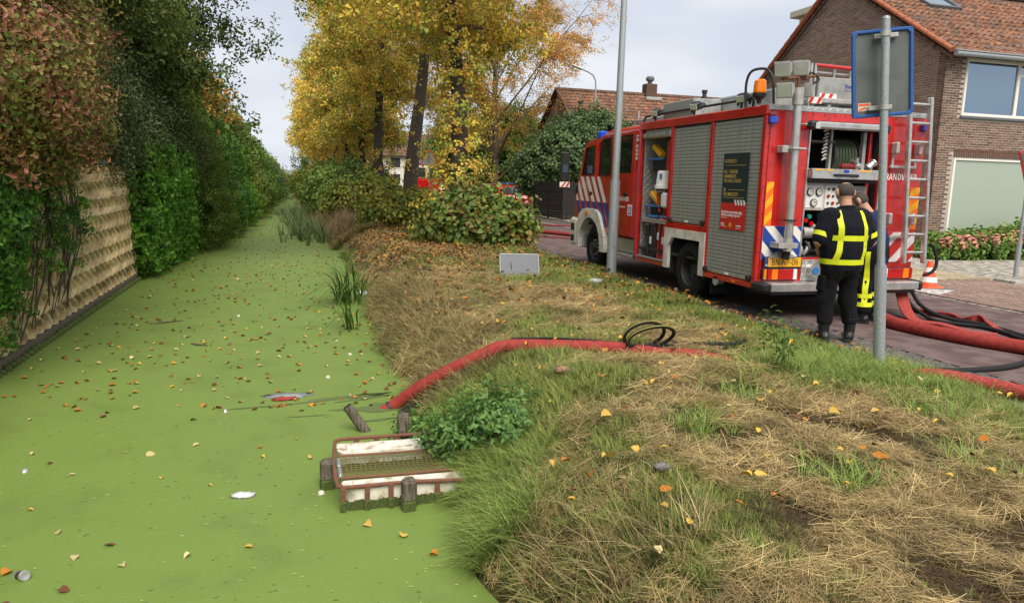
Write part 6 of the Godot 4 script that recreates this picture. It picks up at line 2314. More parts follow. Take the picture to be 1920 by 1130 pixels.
func truck() -> void:
	var t := thing("fire_engine", "red fire engine with open lockers and grey roller shutters parked on the road", "fire engine", V(5.67, 0.0, -8.24))
	var W := 2.46
	var side := Basis(V(0, 0, 1), V(0, 1, 0), V(-1, 0, 0))
	var g := Geo.new()
	# chassis
	bx(g, 0.45, 2.0, 0.34, 0.56, 0.3, 6.2, 0.01)
	bx(g, 0.2, 2.2, 0.30, 0.42, 1.65, 1.8)
	bx(g, 0.2, 2.2, 0.30, 0.42, 5.38, 5.52)
	bx(g, 0.05, 2.4, 0.56, 0.6, 0.1, 3.6)
	part(t, "chassis", g, M.dark_metal)
	for q in [[0.17, 1.73, true, true], [0.17, 5.45, true, false], [W - 0.17, 1.73, false, true], [W - 0.17, 5.45, false, false]]:
		wheel(t, q[0], q[1], q[2], q[3])
	bxp(t, "mudflap", M.rubber, 0.05, 0.62, 0.12, 0.5, 1.10, 1.13, 0.005)
	g = Geo.new()
	g.tube([V(0.12, 0.34, -0.92), V(0.02, 0.34, -0.92)], 0.05, 14)
	g.tube([V(0.02, 0.34, -0.92), V(0.0, 0.34, -0.92)], 0.065, 14)
	part(t, "pipe_coupling", g, M.alu_dull)
	bxp(t, "marker_lamp", M.lamp_amber, -0.004, 0.012, 0.375, 0.41, 0.44, 0.52, 0.006)
	# body: posts, rails, rear panels
	g = Geo.new()
	bx(g, 0, 0.06, 0.36, 2.54, 0.0, 0.085, 0.012)
	bx(g, 0.0, 0.05, 0.36, 0.43, 0.085, 1.24, 0.006)
	bx(g, -0.004, 0.07, 2.54, 2.665, 0.0, 3.6, 0.014)
	bx(g, 0.002, 0.05, 0.36, 2.54, 1.24, 1.31, 0.006)
	bx(g, 0.002, 0.05, 0.36, 2.54, 2.385, 2.475, 0.006)
	bx(g, 0.0, 0.05, 0.97, 1.07, 1.31, 2.385, 0.005)
	bx(g, 0.0, 0.05, 0.36, 0.42, 2.475, 3.52, 0.006)
	bx(g, 0.0, 0.05, 0.42, 2.54, 3.50, 3.59, 0.006)
	part(t, "body_frame", g, M.red)
	g = Geo.new()
	bx(g, 0.062, 0.66, 0.36, 2.60, -0.004, 0.05, 0.008)
	bx(g, 1.77, W, 0.36, 2.60, -0.004, 0.05, 0.008)
	bx(g, 0.66, 1.77, 2.50, 2.60, -0.003, 0.05, 0.004)
	bx(g, 0.66, 1.77, 0.36, 0.76, -0.003, 0.05, 0.004)
	part(t, "rear_panel", g, M.red)
	g = Geo.new()
	bx(g, W - 0.05, W, 0.36, 2.665, 0.055, 3.6, 0.01)
	part(t, "right_side_panel", g, M.red)
	g = Geo.new()
	bx(g, 0.02, W - 0.02, 2.602, 2.672, -0.008, 0.05, 0.006)
	part(t, "roof_edge_strip", g, M.tread)
	bxp(t, "roof_deck", M.tread, 0.072, W - 0.052, 2.60, 2.64, 0.052, 3.6, 0.004)
	for k in 13:  # bolt heads along the rear edges
		for xx in [0.035]:
			g = Geo.new()
			g.lathe([V2(0.011, 0), V2(0.008, 0.006), V2(0, 0.007)], 8, Transform3D(Basis(V(1, 0, 0), PI / 2), V(xx, 0.5 + k * 0.165, 0.0)))
			part(t, "bolt", g, M.red_dark)
	for k in 14:
		g = Geo.new()
		g.lathe([V2(0.010, 0), V2(0.008, 0.006), V2(0, 0.007)], 8, Transform3D(Basis(V(1, 0, 0), PI / 2), V(0.2 + k * 0.16, 2.575, 0.003)))
		part(t, "bolt", g, M.red_dark)
	# shutters on the left side, with the poster on the rearmost
	var s3 := shutter(t, 0.09, 1.235, 0.435, 2.535)
	shutter(t, 1.315, 2.38, 1.075, 2.535)
	var po := bxp(s3, "poster", M.poster_dark if M.has("poster_dark") else mk("poster_dark", Color(0.012, 0.024, 0.027), 0.5), 0.014, 0.018, 1.43, 2.09, 0.33, 0.93, 0.0)
	bxp(po, "poster_red_half", M.poster_red if M.has("poster_red") else mk("poster_red", Color(0.55, 0.022, 0.018), 0.5), 0.0135, 0.0185, 1.07, 1.43, 0.33, 0.93, 0.0)
	var gold := mk("poster_gold", Color(0.50, 0.36, 0.09), 0.6)
	var px := 0.0125
	for l in [["ATTENTIE!", 1.985, 0.895], ["WIJ ZOEKEN", 1.845, 0.895], ["BRANDWEER-", 1.785, 0.895], ["VRIJWILLIGERS", 1.725, 0.895], ["IN", 1.605, 0.895], ["ZWIJNDRECHT!", 1.545, 0.895]]:
		var wd := words(po, "poster_text", l[0], 0.046, gold, Transform3D(side, V(px, l[1], -l[2])), 0.84, "Droid Sans Mono", 400)
		(wd.mesh as TextMesh).horizontal_alignment = HORIZONTAL_ALIGNMENT_LEFT
	g = Geo.new()
	for r in [[0.39, 0.87, 1.93], [0.39, 0.76, 1.605], [0.39, 0.87, 1.50]]:
		bx(g, 0.0115, 0.0135, r[2] - 0.003, r[2] + 0.003, r[0], r[1])
	part(po, "poster_rule", g, gold)
	g = Geo.new()
	for k in 4:
		var z0 := 0.335 + k * 0.068
		side_add(g, [[maxf(z0, 0.332), 1.415 if k > 0 else 1.43], [z0 + 0.032, 1.395], [z0 + 0.072, 1.475], [z0 + 0.04, 1.475]], 0.0105, 0.0128)
	part(po, "poster_stripe", g, M.white_film)
	for l in [["Wij hebben jouw hulp nodig,", 1.305, 0.034], ["Meld je vandaag nog aan!", 1.265, 0.034], ["brandweer", 1.132, 0.022], ["112", 1.135, 0.05]]:
		var zz := 0.905 if l[0] != "brandweer" else 0.53
		var wd := words(po, "poster_text", l[0], l[2], M.white_film, Transform3D(side, V(px, l[1], -zz)), 0.8)
		(wd.mesh as TextMesh).horizontal_alignment = HORIZONTAL_ALIGNMENT_LEFT
	g = Geo.new()
	bx(g, 0.0115, 0.0133, 1.225, 1.232, 0.75, 0.905)
	bx(g, 0.0115, 0.0133, 1.105, 1.11, 0.76, 0.83)
	bx(g, 0.0115, 0.0133, 1.095, 1.102, 0.42, 0.53)
	part(po, "poster_rule", g, M.white_film)
	g = Geo.new()
	g.tube([V(0.0135, 1.135, -0.67), V(0.0118, 1.135, -0.67)], 0.034, 10)
	part(po, "poster_emblem", g, M.yellow_plastic)
	# white surround of the rear wheel
	csg(t, "rear_wheel_surround", [[side_prism([[1.25, 0.36], [2.47, 0.36], [2.47, 0.985], [1.25, 0.985]], -0.012, 0.04), CSGShape3D.OPERATION_UNION], [side_prism([[1.39, 0.2], [2.33, 0.2], [2.33, 0.72], [2.22, 0.85], [1.39, 0.85]], -0.1, 0.1), CSGShape3D.OPERATION_SUBTRACTION]], M.white_paint)
	g = Geo.new()
	bx(g, 0.04, 0.7, 0.86, 0.9, 1.3, 2.42)
	bx(g, 0.045, 0.7, 0.3, 0.86, 2.345, 2.38)
	bx(g, 0.045, 0.7, 0.3, 0.86, 1.29, 1.33)
	part(t, "wheel_well", g, M.dark_void)
	locker(t, side)
	rear_face(t)
	cab(t, side)
	roof_gear(t)
	# body core so that nothing shows through
	g = Geo.new()
	bx(g, 0.08, 0.75, 1.0, 2.5, 0.95, 2.42)
	bx(g, 0.76, W - 0.06, 0.62, 2.58, 0.95, 3.55)
	part(t, "body_core", g, M.dark_void)


func locker(t: Node, side: Basis) -> void:  # the open locker behind the cab
	var g := Geo.new()
	bx(g, 0.06, 0.72, 0.42, 2.5, 3.455, 3.498)
	bx(g, 0.06, 0.72, 0.42, 2.5, 2.477, 2.52)
	bx(g, 0.72, 0.745, 0.42, 2.5, 2.48, 3.49)
	bx(g, 0.052, 0.72, 0.40, 0.43, 2.52, 3.455)
	bx(g, 0.052, 0.72, 2.49, 2.53, 2.52, 3.455)
	var k := part(t, "locker", g, M.tread, "open locker of treadplate full of tools and extinguishers")
	bxp(k, "shutter_drum", M.alu, 0.01, 0.13, 2.40, 2.485, 2.50, 3.48, 0.02)
	bxp(k, "door_step", M.alu, -0.02, 0.05, 0.43, 0.455, 2.5, 3.45, 0.005)
	bxp(k, "warning_strip", M.poster_red, 0.055, 0.062, 1.1, 1.45, 3.448, 3.4545, 0.0)
	for y in [2.05, 1.28]:
		bxp(k, "shelf_rail", M.blue_plastic, 0.10, 0.14, y, y + 0.03, 2.9, 3.44, 0.005)
	bxp(k, "shelf", M.alu_dull, 0.06, 0.7, 1.05, 1.085, 2.53, 3.44, 0.004)
	bxp(k, "shelf_edge", M.tread, 0.05, 0.062, 1.02, 1.085, 2.53, 3.44, 0.003)
	g = Geo.new()
	g.tube([V(0.12, 1.12, -3.3), V(0.12, 1.13, -2.55)], 0.022, 8)
	part(k, "blue_tool", g, M.blue_plastic)
	for y in [1.32, 2.09]:
		bxp(k, "tool_case", M.dark_void, 0.2, 0.6, y - 0.22, y - 0.02, 3.0, 3.42, 0.02)
		g = Geo.new()
		g.box(V(0.2, y + 0.11, -3.22), V(0.12, 0.09, 0.34), 0.02, Basis(V(1, 0, 0), 0.5))
		part(k, "yellow_clamp", g, M.yellow_plastic)
	g = Geo.new()
	g.tube([V(0.16, 1.42, -3.05), V(0.16, 1.50, -3.12), V(0.16, 1.2, -3.0)], 0.022, 6)
	g.tube([V(0.16, 1.32, -3.14), V(0.16, 1.36, -3.0)], 0.02, 6)
	part(k, "orange_clamp", g, M.orange_plastic)
	for q in [[0.24, 2.95, 0.035, M.red], [0.3, 2.72, 0.028, M.alu_dull], [0.22, 2.62, 0.022, M.alu_dull]]:
		g = Geo.new()
		g.tube([V(q[0], 1.1, -q[1]), V(q[0], 2.36, -q[1])], q[2], 10)
		part(k, "tool_pole", g, q[3])
	g = Geo.new()
	g.tube([V(0.24, 2.33, -2.97), V(0.24, 2.36, -2.8), V(0.24, 2.33, -2.55)], 0.025, 8)
	g.tube([V(0.17, 1.95, -2.6), V(0.30, 1.95, -2.6)], 0.09, 14)
	part(k, "red_fitting", g, M.red)
	g = Geo.new()  # white bucket
	g.lathe([V2(0, 0), V2(0.155, 0.0), V2(0.155, 0.05), V2(0.135, 0.055), V2(0.115, 0.27), V2(0.10, 0.285), V2(0, 0.285)], 24, Transform3D(Basis(), V(0.15, 1.585, -2.88)))
	part(k, "white_bucket", g, M.white_plastic)
	bxp(k, "bucket_label", M.blue_plastic, 0.035, 0.05, 1.74, 1.82, 2.78, 2.83, 0.0)
	g = Geo.new()
	g.tube([V(0.07, 1.57, -3.03), V(0.05, 1.53, -2.92), V(0.1, 1.54, -2.75)], 0.012, 6)
	part(k, "bucket_handle", g, M.alu)
	g = Geo.new()
	g.box(V(0.14, 1.40, -2.72), V(0.18, 0.24, 0.16), 0.03)
	part(k, "white_box", g, M.white_plastic)
	g = Geo.new()
	g.box(V(0.12, 1.66, -2.62), V(0.1, 0.1, 0.06), 0.02)
	part(k, "yellow_handle", g, M.yellow_plastic)
	for q in [[2.83, 0.16, 0.095, 0.60, M.red], [2.64, 0.14, 0.085, 0.50, M.red], [3.08, 0.14, 0.085, 0.46, M.black_plastic]]:
		g = Geo.new()
		var r: float = q[2]
		g.lathe([V2(0, 0), V2(r, 0), V2(r, q[3]), V2(r * 0.8, q[3] + 0.05), V2(r * 0.3, q[3] + 0.075), V2(r * 0.3, q[3] + 0.12), V2(0, q[3] + 0.12)], 20, Transform3D(Basis(), V(q[1], 0.455, -q[0])))
		var e := part(k, "fire_extinguisher", g, q[4])
		g = Geo.new()
		g.box(V(q[1], 0.455 + q[3] + 0.14, -q[0]), V(0.03, 0.035, 0.14), 0.008)
		g.tube(smooth([V(q[1], 0.455 + q[3] + 0.11, -q[0]), V(q[1] - 0.06, 0.455 + q[3] + 0.06, -q[0] - 0.1), V(q[1] - 0.09, 0.455 + q[3] * 0.6, -q[0] - 0.1), V(q[1] - 0.09, 0.5, -q[0] - 0.06)], 4), 0.014, 6)
		part(e, "valve_and_hose", g, M.black_plastic)
		g = Geo.new()
		g.box(V(q[1] - r + 0.004, 0.455 + q[3] * 0.6, -q[0]), V(0.012, 0.12, 0.06), 0.0)
		part(e, "label", g, M.white_film)
	g = Geo.new()
	g.tube([V(0.10, 0.47, -3.2), V(0.10, 0.62, -3.18), V(0.11, 0.95, -3.06)], 0.05, 8)
	part(k, "black_horn", g, M.black_plastic)
	g = Geo.new()
	g.tube([V(0.09, 0.98, -3.34), V(0.11, 1.0, -3.05)], 0.016, 6)
	part(k, "alu_lever", g, M.alu)


func rear_face(t: Node) -> void:
	# the compartment
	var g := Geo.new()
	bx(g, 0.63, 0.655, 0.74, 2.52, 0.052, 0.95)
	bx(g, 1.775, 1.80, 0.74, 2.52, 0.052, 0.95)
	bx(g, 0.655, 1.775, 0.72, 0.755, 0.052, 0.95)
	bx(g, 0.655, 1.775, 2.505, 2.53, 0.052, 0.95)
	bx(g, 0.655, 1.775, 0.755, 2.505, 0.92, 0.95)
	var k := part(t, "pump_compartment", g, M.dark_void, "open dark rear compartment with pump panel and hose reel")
	bxp(k, "shutter_drum", M.alu, 0.60, 1.78, 2.40, 2.49, -0.07, 0.02, 0.02)
	bxp(k, "drum_end", M.black_plastic, 1.772, 1.83, 2.38, 2.49, -0.075, 0.02, 0.015)
	bxp(k, "door_rail", M.alu, 0.632, 0.656, 0.72, 2.41, -0.02, 0.0, 0.004)
	bxp(k, "door_rail", M.alu, 1.772, 1.80, 0.72, 2.40, -0.02, 0.0, 0.004)
	bxp(k, "red_hose_column", M.red, 1.69, 1.735, 1.2, 2.4, 0.12, 0.18, 0.01)
	bxp(k, "inner_post", M.alu_dull, 1.60, 1.65, 1.9, 2.4, 0.14, 0.2, 0.004)
	bxp(k, "inner_post", M.alu_dull, 1.13, 1.165, 1.9, 2.48, 0.2, 0.26, 0.004)
	bxp(k, "inner_shelf", M.dark_metal, 0.66, 1.13, 2.24, 2.27, 0.1, 0.8, 0.004)
	# hose reel
	g = Geo.new()
	g.tube([V(1.18, 2.08, -0.42), V(1.22, 2.08, -0.42)], 0.27, 28)
	g.tube([V(1.56, 2.08, -0.42), V(1.60, 2.08, -0.42)], 0.27, 28)
	var reel := part(k, "hose_reel", g, M.dark_metal)
	for q in 7:
		g = Geo.new()
		var ps := []
		for a in 29:
			ps.append(V(1.245 + q * 0.048, 2.08 + cos(TAU * a / 28) * 0.235, -0.42 + sin(TAU * a / 28) * 0.235))
		g.tube(ps, 0.022, 8, false)
		part(reel, "hose_turn", g, M.reel_green if M.has("reel_green") else mk("reel_green", Color(0.05, 0.07, 0.035), 0.6))
	g = Geo.new()
	for q in 9:
		g.tube([V(0.95 + 0.012 * sin(q * 2.0), 2.02 + q * 0.045, -0.12), V(0.99, 2.05 + q * 0.045, -0.10), V(1.02 + 0.012 * sin(q * 3.0), 2.04 + q * 0.045, -0.13)], 0.014, 6)
	part(k, "hanging_chain", g, M.alu_dull)
	# drawer with its load
	var d := bxp(k, "drawer", M.alu, 0.66, 1.68, 1.775, 1.905, -0.10, 0.6, 0.008)
	bxp(d, "drawer_handle", M.black_plastic, 0.98, 1.36, 1.81, 1.845, -0.125, -0.095, 0.008)
	for q in [[0.70, 0.82], [0.86, 0.96], [1.36, 1.56]]:
		bxp(d, "yellow_mark", M.amber_film, q[0], q[1], 1.88, 1.9, -0.1035, -0.099, 0.0)
	bxp(d, "blue_badge", M.blue_film, 1.13, 1.21, 1.86, 1.9, -0.106, -0.1, 0.0)
	g = Geo.new()
	g.box(V(1.28, 1.945, 0.02), V(0.3, 0.07, 0.12), 0.03)
	part(d, "folded_red_hose", g, M.red_dark)
	for q in [1.38, 1.53]:
		g = Geo.new()
		g.lathe([V2(0.0, 0), V2(0.05, 0), V2(0.052, 0.04), V2(0.038, 0.05), V2(0.042, 0.10), V2(0.055, 0.11), V2(0.055, 0.125), V2(0.03, 0.125)], 16, Transform3D(Basis(V(0, 0, 1), 0.5 if q < 1.4 else -0.9), V(q, 1.93, 0.05)))
		part(d, "hose_coupling", g, M.alu)
	bxp(k, "dark_lip", M.dark_void, 0.66, 1.68, 1.735, 1.773, -0.06, 0.3, 0.004)
	# gauge panel
	var p := bxp(k, "gauge_panel", M.cream_panel, 0.66, 1.36, 1.37, 1.73, 0.06, 0.12, 0.008)
	g = Geo.new()
	bx(g, 0.69, 0.97, 1.40, 1.70, 0.05, 0.06, 0.006)
	bx(g, 1.0, 1.33, 1.40, 1.70, 0.05, 0.06, 0.006)
	part(p, "gauge_plate", g, M.white_plastic)
	for q in [[0.76, 1.61, 0.05], [0.895, 1.61, 0.05], [0.825, 1.47, 0.05]]:
		g = Geo.new()
		g.tube([V(q[0], q[1], -0.05), V(q[0], q[1], -0.03)], q[2], 18)
		var ga := part(p, "gauge", g, M.dark_metal)
		g = Geo.new()
		g.tube([V(q[0], q[1], -0.03), V(q[0], q[1], -0.0285)], q[2] * 0.8, 18)
		part(ga, "dial", g, M.cream_panel)
		g = Geo.new()
		g.box(V(q[0] + 0.008, q[1] + 0.01, -0.027), V(0.006, 0.045, 0.002), 0.0, Basis(V(0, 0, 1), q[0] * 9.0))
		part(ga, "needle", g, M.plate_ink)
	for r in 3:
		for c in 4:
			g = Geo.new()
			var at := V(1.045 + c * 0.075, 1.65 - r * 0.09, -0.05)
			g.tube([at, at + V(0, 0, 0.018)], 0.014 + 0.006 * ((r + c) % 2), 10)
			part(p, "control_knob", g, [M.dark_metal, M.black_plastic, M.lamp_red][(r * 2 + c) % 3])
	bxp(p, "red_plate", M.lamp_red, 1.25, 1.31, 1.55, 1.69, 0.035, 0.05, 0.003)
	bxp(k, "grey_flap", M.shutter, 1.37, 1.67, 1.42, 1.70, 0.08, 0.12, 0.003)
	g = Geo.new()
	for q in 8:
		g.box(V(1.52, 1.45 + q * 0.03, -0.076), V(0.29, 0.012, 0.008), 0.002)
	part(k, "flap_ridges", g, M.alu_dull)
	bxp(k, "teal_block", M.teal_plastic, 1.0, 1.34, 1.26, 1.36, 0.08, 0.2, 0.02)
	# pump and its pipes
	rng.seed = 14
	for q in 16:
		g = Geo.new()
		var a := V(rr(0.70, 1.3), rr(0.82, 1.32), -rr(0.1, 0.32))
		if q % 3 == 0:
			g.tube([a, a + V(rr(-0.05, 0.05), rr(-0.05, 0.05), 0.06)], rr(0.035, 0.07), 14)
			part(k, "valve", g, M.alu_dull if q % 2 else M.dark_metal)
		else:
			g.tube(smooth([a, a + V(rr(-0.1, 0.1), -0.08, 0.06), a + V(rr(-0.2, 0.2), -0.18, 0.02), a + V(rr(-0.2, 0.2), -0.2, -0.05)], 4), rr(0.012, 0.03), 8)
			part(k, "pump_pipe", g, [M.alu_dull, M.rubber, M.dark_metal, M.rubber][q % 4])
	g = Geo.new()
	g.tube([V(0.72, 1.08, -0.1), V(0.86, 1.08, -0.1)], 0.075, 16)
	part(k, "pump_outlet", g, M.alu_dull)
	for q in [[0.73, 1.24, M.lamp_red], [0.82, 1.20, M.lamp_red], [0.78, 1.29, M.teal_plastic]]:
		g = Geo.new()
		g.tube([V(q[0], q[1], -0.06), V(q[0], q[1], -0.03)], 0.03, 10)
		part(k, "valve_wheel", g, q[2])
	# chevron boards: striped blue and white on the left, red and white on the right
	for b in [[0.066, 0.655, 0.735, 1.165, 1, M.blue_film], [1.805, W2(), 0.70, 1.10, -1, M.poster_red]]:
		var bd := bxp(t, "chevron_board", M.white_film, b[0], b[1], b[2], b[3], -0.012, -0.004, 0.0)
		g = Geo.new()
		var h: float = b[3] - b[2]
		for q in range(-4, 5):
			var x0: float = b[0] + q * 0.34 + (0.16 if b[4] == 1 else 0.1)
			var poly := PackedVector2Array([V2(x0, b[3]), V2(x0 + 0.19, b[3]), V2(x0 + 0.19 + h * b[4], b[2]), V2(x0 + h * b[4], b[2])])
			var clip := PackedVector2Array([V2(b[0], b[2]), V2(b[1], b[2]), V2(b[1], b[3]), V2(b[0], b[3])])
			for c in Geometry2D.intersect_polygons(poly, clip):
				g.prism(c, 0.002, Transform3D(Basis(), V(0, 0, 0.0125)))
		part(bd, "stripe", g, b[5]).set_meta("kind", "stuff")
	for b in [[0.066, 0.17, 1.17, 1.72], [2.30, 2.455, 1.14, 1.70]]:
		var bd := bxp(t, "reflector_strip", M.orange_film, b[0], b[1], b[2], b[3], -0.011, -0.004, 0.0)
		g = Geo.new()
		for q in range(-1, 4):
			var y0: float = b[2] + q * 0.2
			var poly := PackedVector2Array([V2(b[0], y0), V2(b[1], y0 + 0.1), V2(b[1], y0 + 0.2), V2(b[0], y0 + 0.1)])
			var clip := PackedVector2Array([V2(b[0], b[2]), V2(b[1], b[2]), V2(b[1], b[3]), V2(b[0], b[3])])
			for c in Geometry2D.intersect_polygons(poly, clip):
				g.prism(c, 0.002, Transform3D(Basis(), V(0, 0, 0.0115)))
		part(bd, "stripe", g, M.amber_film).set_meta("kind", "stuff")
	words(t, "lettering", "BRANDWEER", 0.085, M.white_film, Transform3D(Basis(), V(2.10, 1.83, 0.006)), 0.82)
	# lamps
	for b in [[0.09, [[0.0, 0.045, "lamp_amber"], [0.06, 0.12, "lamp_red"], [0.122, 0.215, "lamp_amber"], [0.217, 0.44, "lamp_red"], [0.445, 0.50, "white_plastic"]]], [1.98, [[0.0, 0.045, "white_plastic"], [0.05, 0.30, "lamp_red"], [0.302, 0.40, "lamp_amber"], [0.402, 0.455, "lamp_red"]]]]:
		var l := bxp(t, "tail_light", M.black_plastic, b[0] - 0.01, b[0] + (0.51 if b[0] < 1 else 0.465), 0.475, 0.625, -0.05, -0.004, 0.01)
		for q in b[1]:
			bxp(l, "lens", M[q[2]], b[0] + q[0], b[0] + q[1], 0.483, 0.617, -0.066, -0.049, 0.006)
	for x in [0.015, 2.36]:
		bxp(t, "corner_lamp", M.lamp_red, x, x + 0.10, 2.525, 2.565, -0.05, -0.004, 0.012)
		bxp(t, "corner_lamp", M.lamp_blue, x, x + 0.115, 2.435, 2.522, -0.07, -0.004, 0.014)
	# number plate
	var np := bxp(t, "number_plate", M.yellow_plate, 0.105, 0.645, 0.645, 0.765, -0.05, -0.042, 0.004)
	bxp(np, "plate_holder", M.black_plastic, 0.09, 0.655, 0.622, 0.775, -0.042, -0.004, 0.006)
	bxp(np, "country_band", M.blue_film, 0.105, 0.15, 0.645, 0.765, -0.0525, -0.0495, 0.0)
	words(np, "plate_number", "BN-NP-06", 0.078, M.plate_ink, Transform3D(Basis(), V(0.40, 0.705, 0.0515)), 0.86, "Droid Sans", 400)
	words(np, "country_code", "NL", 0.022, M.white_film, Transform3D(Basis(), V(0.128, 0.67, 0.054)))
	g = Geo.new()
	g.prism(PackedVector2Array([V2(0.17, 0.765), V2(0.56, 0.765), V2(0.44, 0.84), V2(0.27, 0.84)]), 0.05, Transform3D(Basis(), V(0, 0, 0.015)))
	part(np, "plate_bracket", g, M.alu_dull)
	# mast with its clamps
	var m := thing_part(t, "light_mast")
	g = Geo.new()
	g.tube([V(0.34, 1.02, 0.16), V(0.31, 2.70, 0.16)], 0.052, 18)
	part(m, "mast_tube", g, M.alu)
	g = Geo.new()
	g.tube([V(0.308, 2.66, 0.16), V(0.305, 2.86, 0.16)], 0.066, 18)
	part(m, "collar", g, M.alu_dull)
	g = Geo.new()
	g.tube([V(0.34, 1.24, 0.16), V(0.34, 1.26, 0.16)], 0.085, 18)
	part(m, "foot_flange", g, M.dark_metal)
	g = Geo.new()
	g.tube([V(0.342, 0.86, 0.16), V(0.34, 1.02, 0.16)], 0.06, 16)
	part(m, "foot_tube", g, M.alu_dull)
	g = Geo.new()
	g.prism(PackedVector2Array([V2(0.17, 0.90), V2(0.44, 0.90), V2(0.46, 0.965), V2(0.17, 0.965)]), 0.2, Transform3D(Basis(), V(0, 0, 0.016)))
	part(m, "foot_bracket", g, M.alu_dull)
	g = Geo.new()
	g.tube([V(0.345, 0.76, 0.12), V(0.345, 0.86, 0.14)], 0.05, 14)
	part(m, "rubber_foot", g, M.rubber)
	bxp(m, "clamp", M.alu_dull, 0.17, 0.30, 2.08, 2.17, -0.13, -0.004, 0.006)
	bxp(m, "clamp", M.alu_dull, 0.25, 0.45, 2.12, 2.145, -0.23, -0.1, 0.006)
	# four floodlights on the mast head
	g = Geo.new()
	g.tube([V(0.05, 2.95, 0.18), V(0.62, 3.03, 0.10)], 0.018, 8)
	g.tube([V(0.30, 2.86, 0.16), V(0.30, 3.02, 0.16)], 0.022, 8)
	g.box(V(0.34, 2.985, 0.15), V(0.16, 0.05, 0.05), 0.01)
	part(m, "cross_bar", g, M.rust)
	for q in [[0.06, 3.075, 0.20], [0.36, 3.115, 0.14], [0.10, 2.83, 0.22], [0.50, 2.87, 0.06]]:
		g = Geo.new()
		g.xf = Transform3D(Basis(V(0, 1, 0), -0.95) * Basis(V(1, 0, 0), 0.28), V(q[0], q[1], q[2]))
		var A := [V(-0.09, -0.085, 0.10), V(0.09, -0.085, 0.10), V(0.09, 0.085, 0.10), V(-0.09, 0.085, 0.10)]
		var B := [V(-0.055, -0.05, -0.10), V(0.055, -0.05, -0.10), V(0.055, 0.05, -0.10), V(-0.055, 0.05, -0.10)]
		for e in 4:
			g.flat([A[e], B[e], B[(e + 1) % 4], A[(e + 1) % 4]])
		g.flat([B[3], B[2], B[1], B[0]])
		g.box(V(0, 0, 0.105), V(0.19, 0.18, 0.014), 0.004)
		var fl := part(m, "floodlight", g, M.alu_dull)
		g = Geo.new()
		g.xf = Transform3D(Basis(V(0, 1, 0), -0.95) * Basis(V(1, 0, 0), 0.28), V(q[0], q[1], q[2]))
		g.box(V(0, 0, 0.114), V(0.165, 0.155, 0.006), 0.002)
		part(fl, "lens", g, M.lamp_glass)
	g = Geo.new()
	g.tube(smooth([V(0.42, 2.98, 0.12), V(0.52, 3.06, 0.1), V(0.60, 2.98, 0.14), V(0.50, 2.92, 0.16), V(0.44, 2.86, 0.12)], 5), 0.012, 6)
	part(m, "cable", g, M.rubber)
	# work light by the opening
	g = Geo.new()
	g.box(V(0.60, 2.435, 0.10), V(0.15, 0.11, 0.12), 0.03, Basis(V(0, 1, 0), 0.4))
	var wl := part(t, "work_light", g, M.black_plastic)
	g = Geo.new()
	g.box(V(0.63, 2.425, 0.165), V(0.10, 0.075, 0.012), 0.004, Basis(V(0, 1, 0), 0.4))
	part(wl, "lens", g, M.lamp_glass)
	g = Geo.new()
	g.tube([V(0.50, 2.44, 0.0), V(0.50, 2.44, 0.08), V(0.55, 2.44, 0.1)], 0.016, 8)
	part(wl, "arm", g, M.alu_dull)
	# bumper
	bxp(t, "rear_bumper", M.alu, 0.10, 2.40, 0.345, 0.455, -0.24, 0.02, 0.012)
	for q in [[-0.02, 0.10], [2.40, 2.49]]:
		bxp(t, "bumper_end", M.black_plastic, q[0], q[1], 0.335, 0.46, -0.235, 0.06, 0.03)
	bxp(t, "bumper_underside", M.black_plastic, 0.12, 2.38, 0.30, 0.343, -0.2, 0.02, 0.01)
	bxp(t, "tread_panel", M.tread, 0.68, 1.2, 0.46, 0.735, -0.02, -0.004, 0.004)
	g = Geo.new()
	g.tube([V(0.83, 0.60, 0.02), V(0.83, 0.60, 0.09)], 0.075, 18)
	g.tube([V(0.83, 0.60, 0.09), V(0.83, 0.60, 0.11)], 0.085, 18)
	var hc := part(t, "hose_inlet", g, M.alu)
	g = Geo.new()
	g.tube([V(0.83, 0.60, 0.11), V(0.83, 0.60, 0.12)], 0.05, 14)
	part(hc, "inlet_cap", g, M.blue_plastic)
	# ladder on the right
	var ld := thing_part(t, "ladder")
	var off := V(0.10, 0, 0)
	for x in [2.03, 2.36]:
		g = Geo.new()
		var a := V(x - 0.02, 2.86, 0.14)
		var b := V(x + 0.10, 0.70, 0.20)
		g.box((a + b) / 2, V(0.045, a.distance_to(b), 0.075), 0.008, Basis(V(0, 0, 1), 0.055) * Basis(V(1, 0, 0), -0.028))
		part(ld, "rail", g, M.alu)
	for q in 9:
		g = Geo.new()
		var s := (q + 0.4) / 9.0
		var a := V(2.01, 2.86, 0.14).lerp(V(2.13, 0.70, 0.20), s)
		g.tube([a, a + V(0.33, 0, 0)], 0.02, 10)
		part(ld, "rung", g, M.alu)
	for y in [2.2, 1.28]:
		for x in [1.93, 2.30]:
			g = Geo.new()
			g.box(V(x, y, 0.07), V(0.05, 0.16, 0.13), 0.02)
			g.box(V(x, y - 0.14, 0.04), V(0.03, 0.22, 0.03), 0.006)
			part(ld, "bracket", g, M.alu_dull)
		g = Geo.new()
		g.box(V(2.1, y - 0.24, 0.05), V(0.42, 0.035, 0.035), 0.006)
		part(ld, "cross_bracket", g, M.alu_dull)


func W2() -> float:
	return 2.455


func thing_part(t: Node, called: String) -> Node3D:
	var o := Node3D.new()
	o.name = nm(t, called)
	t.add_child(o, true)
	return o


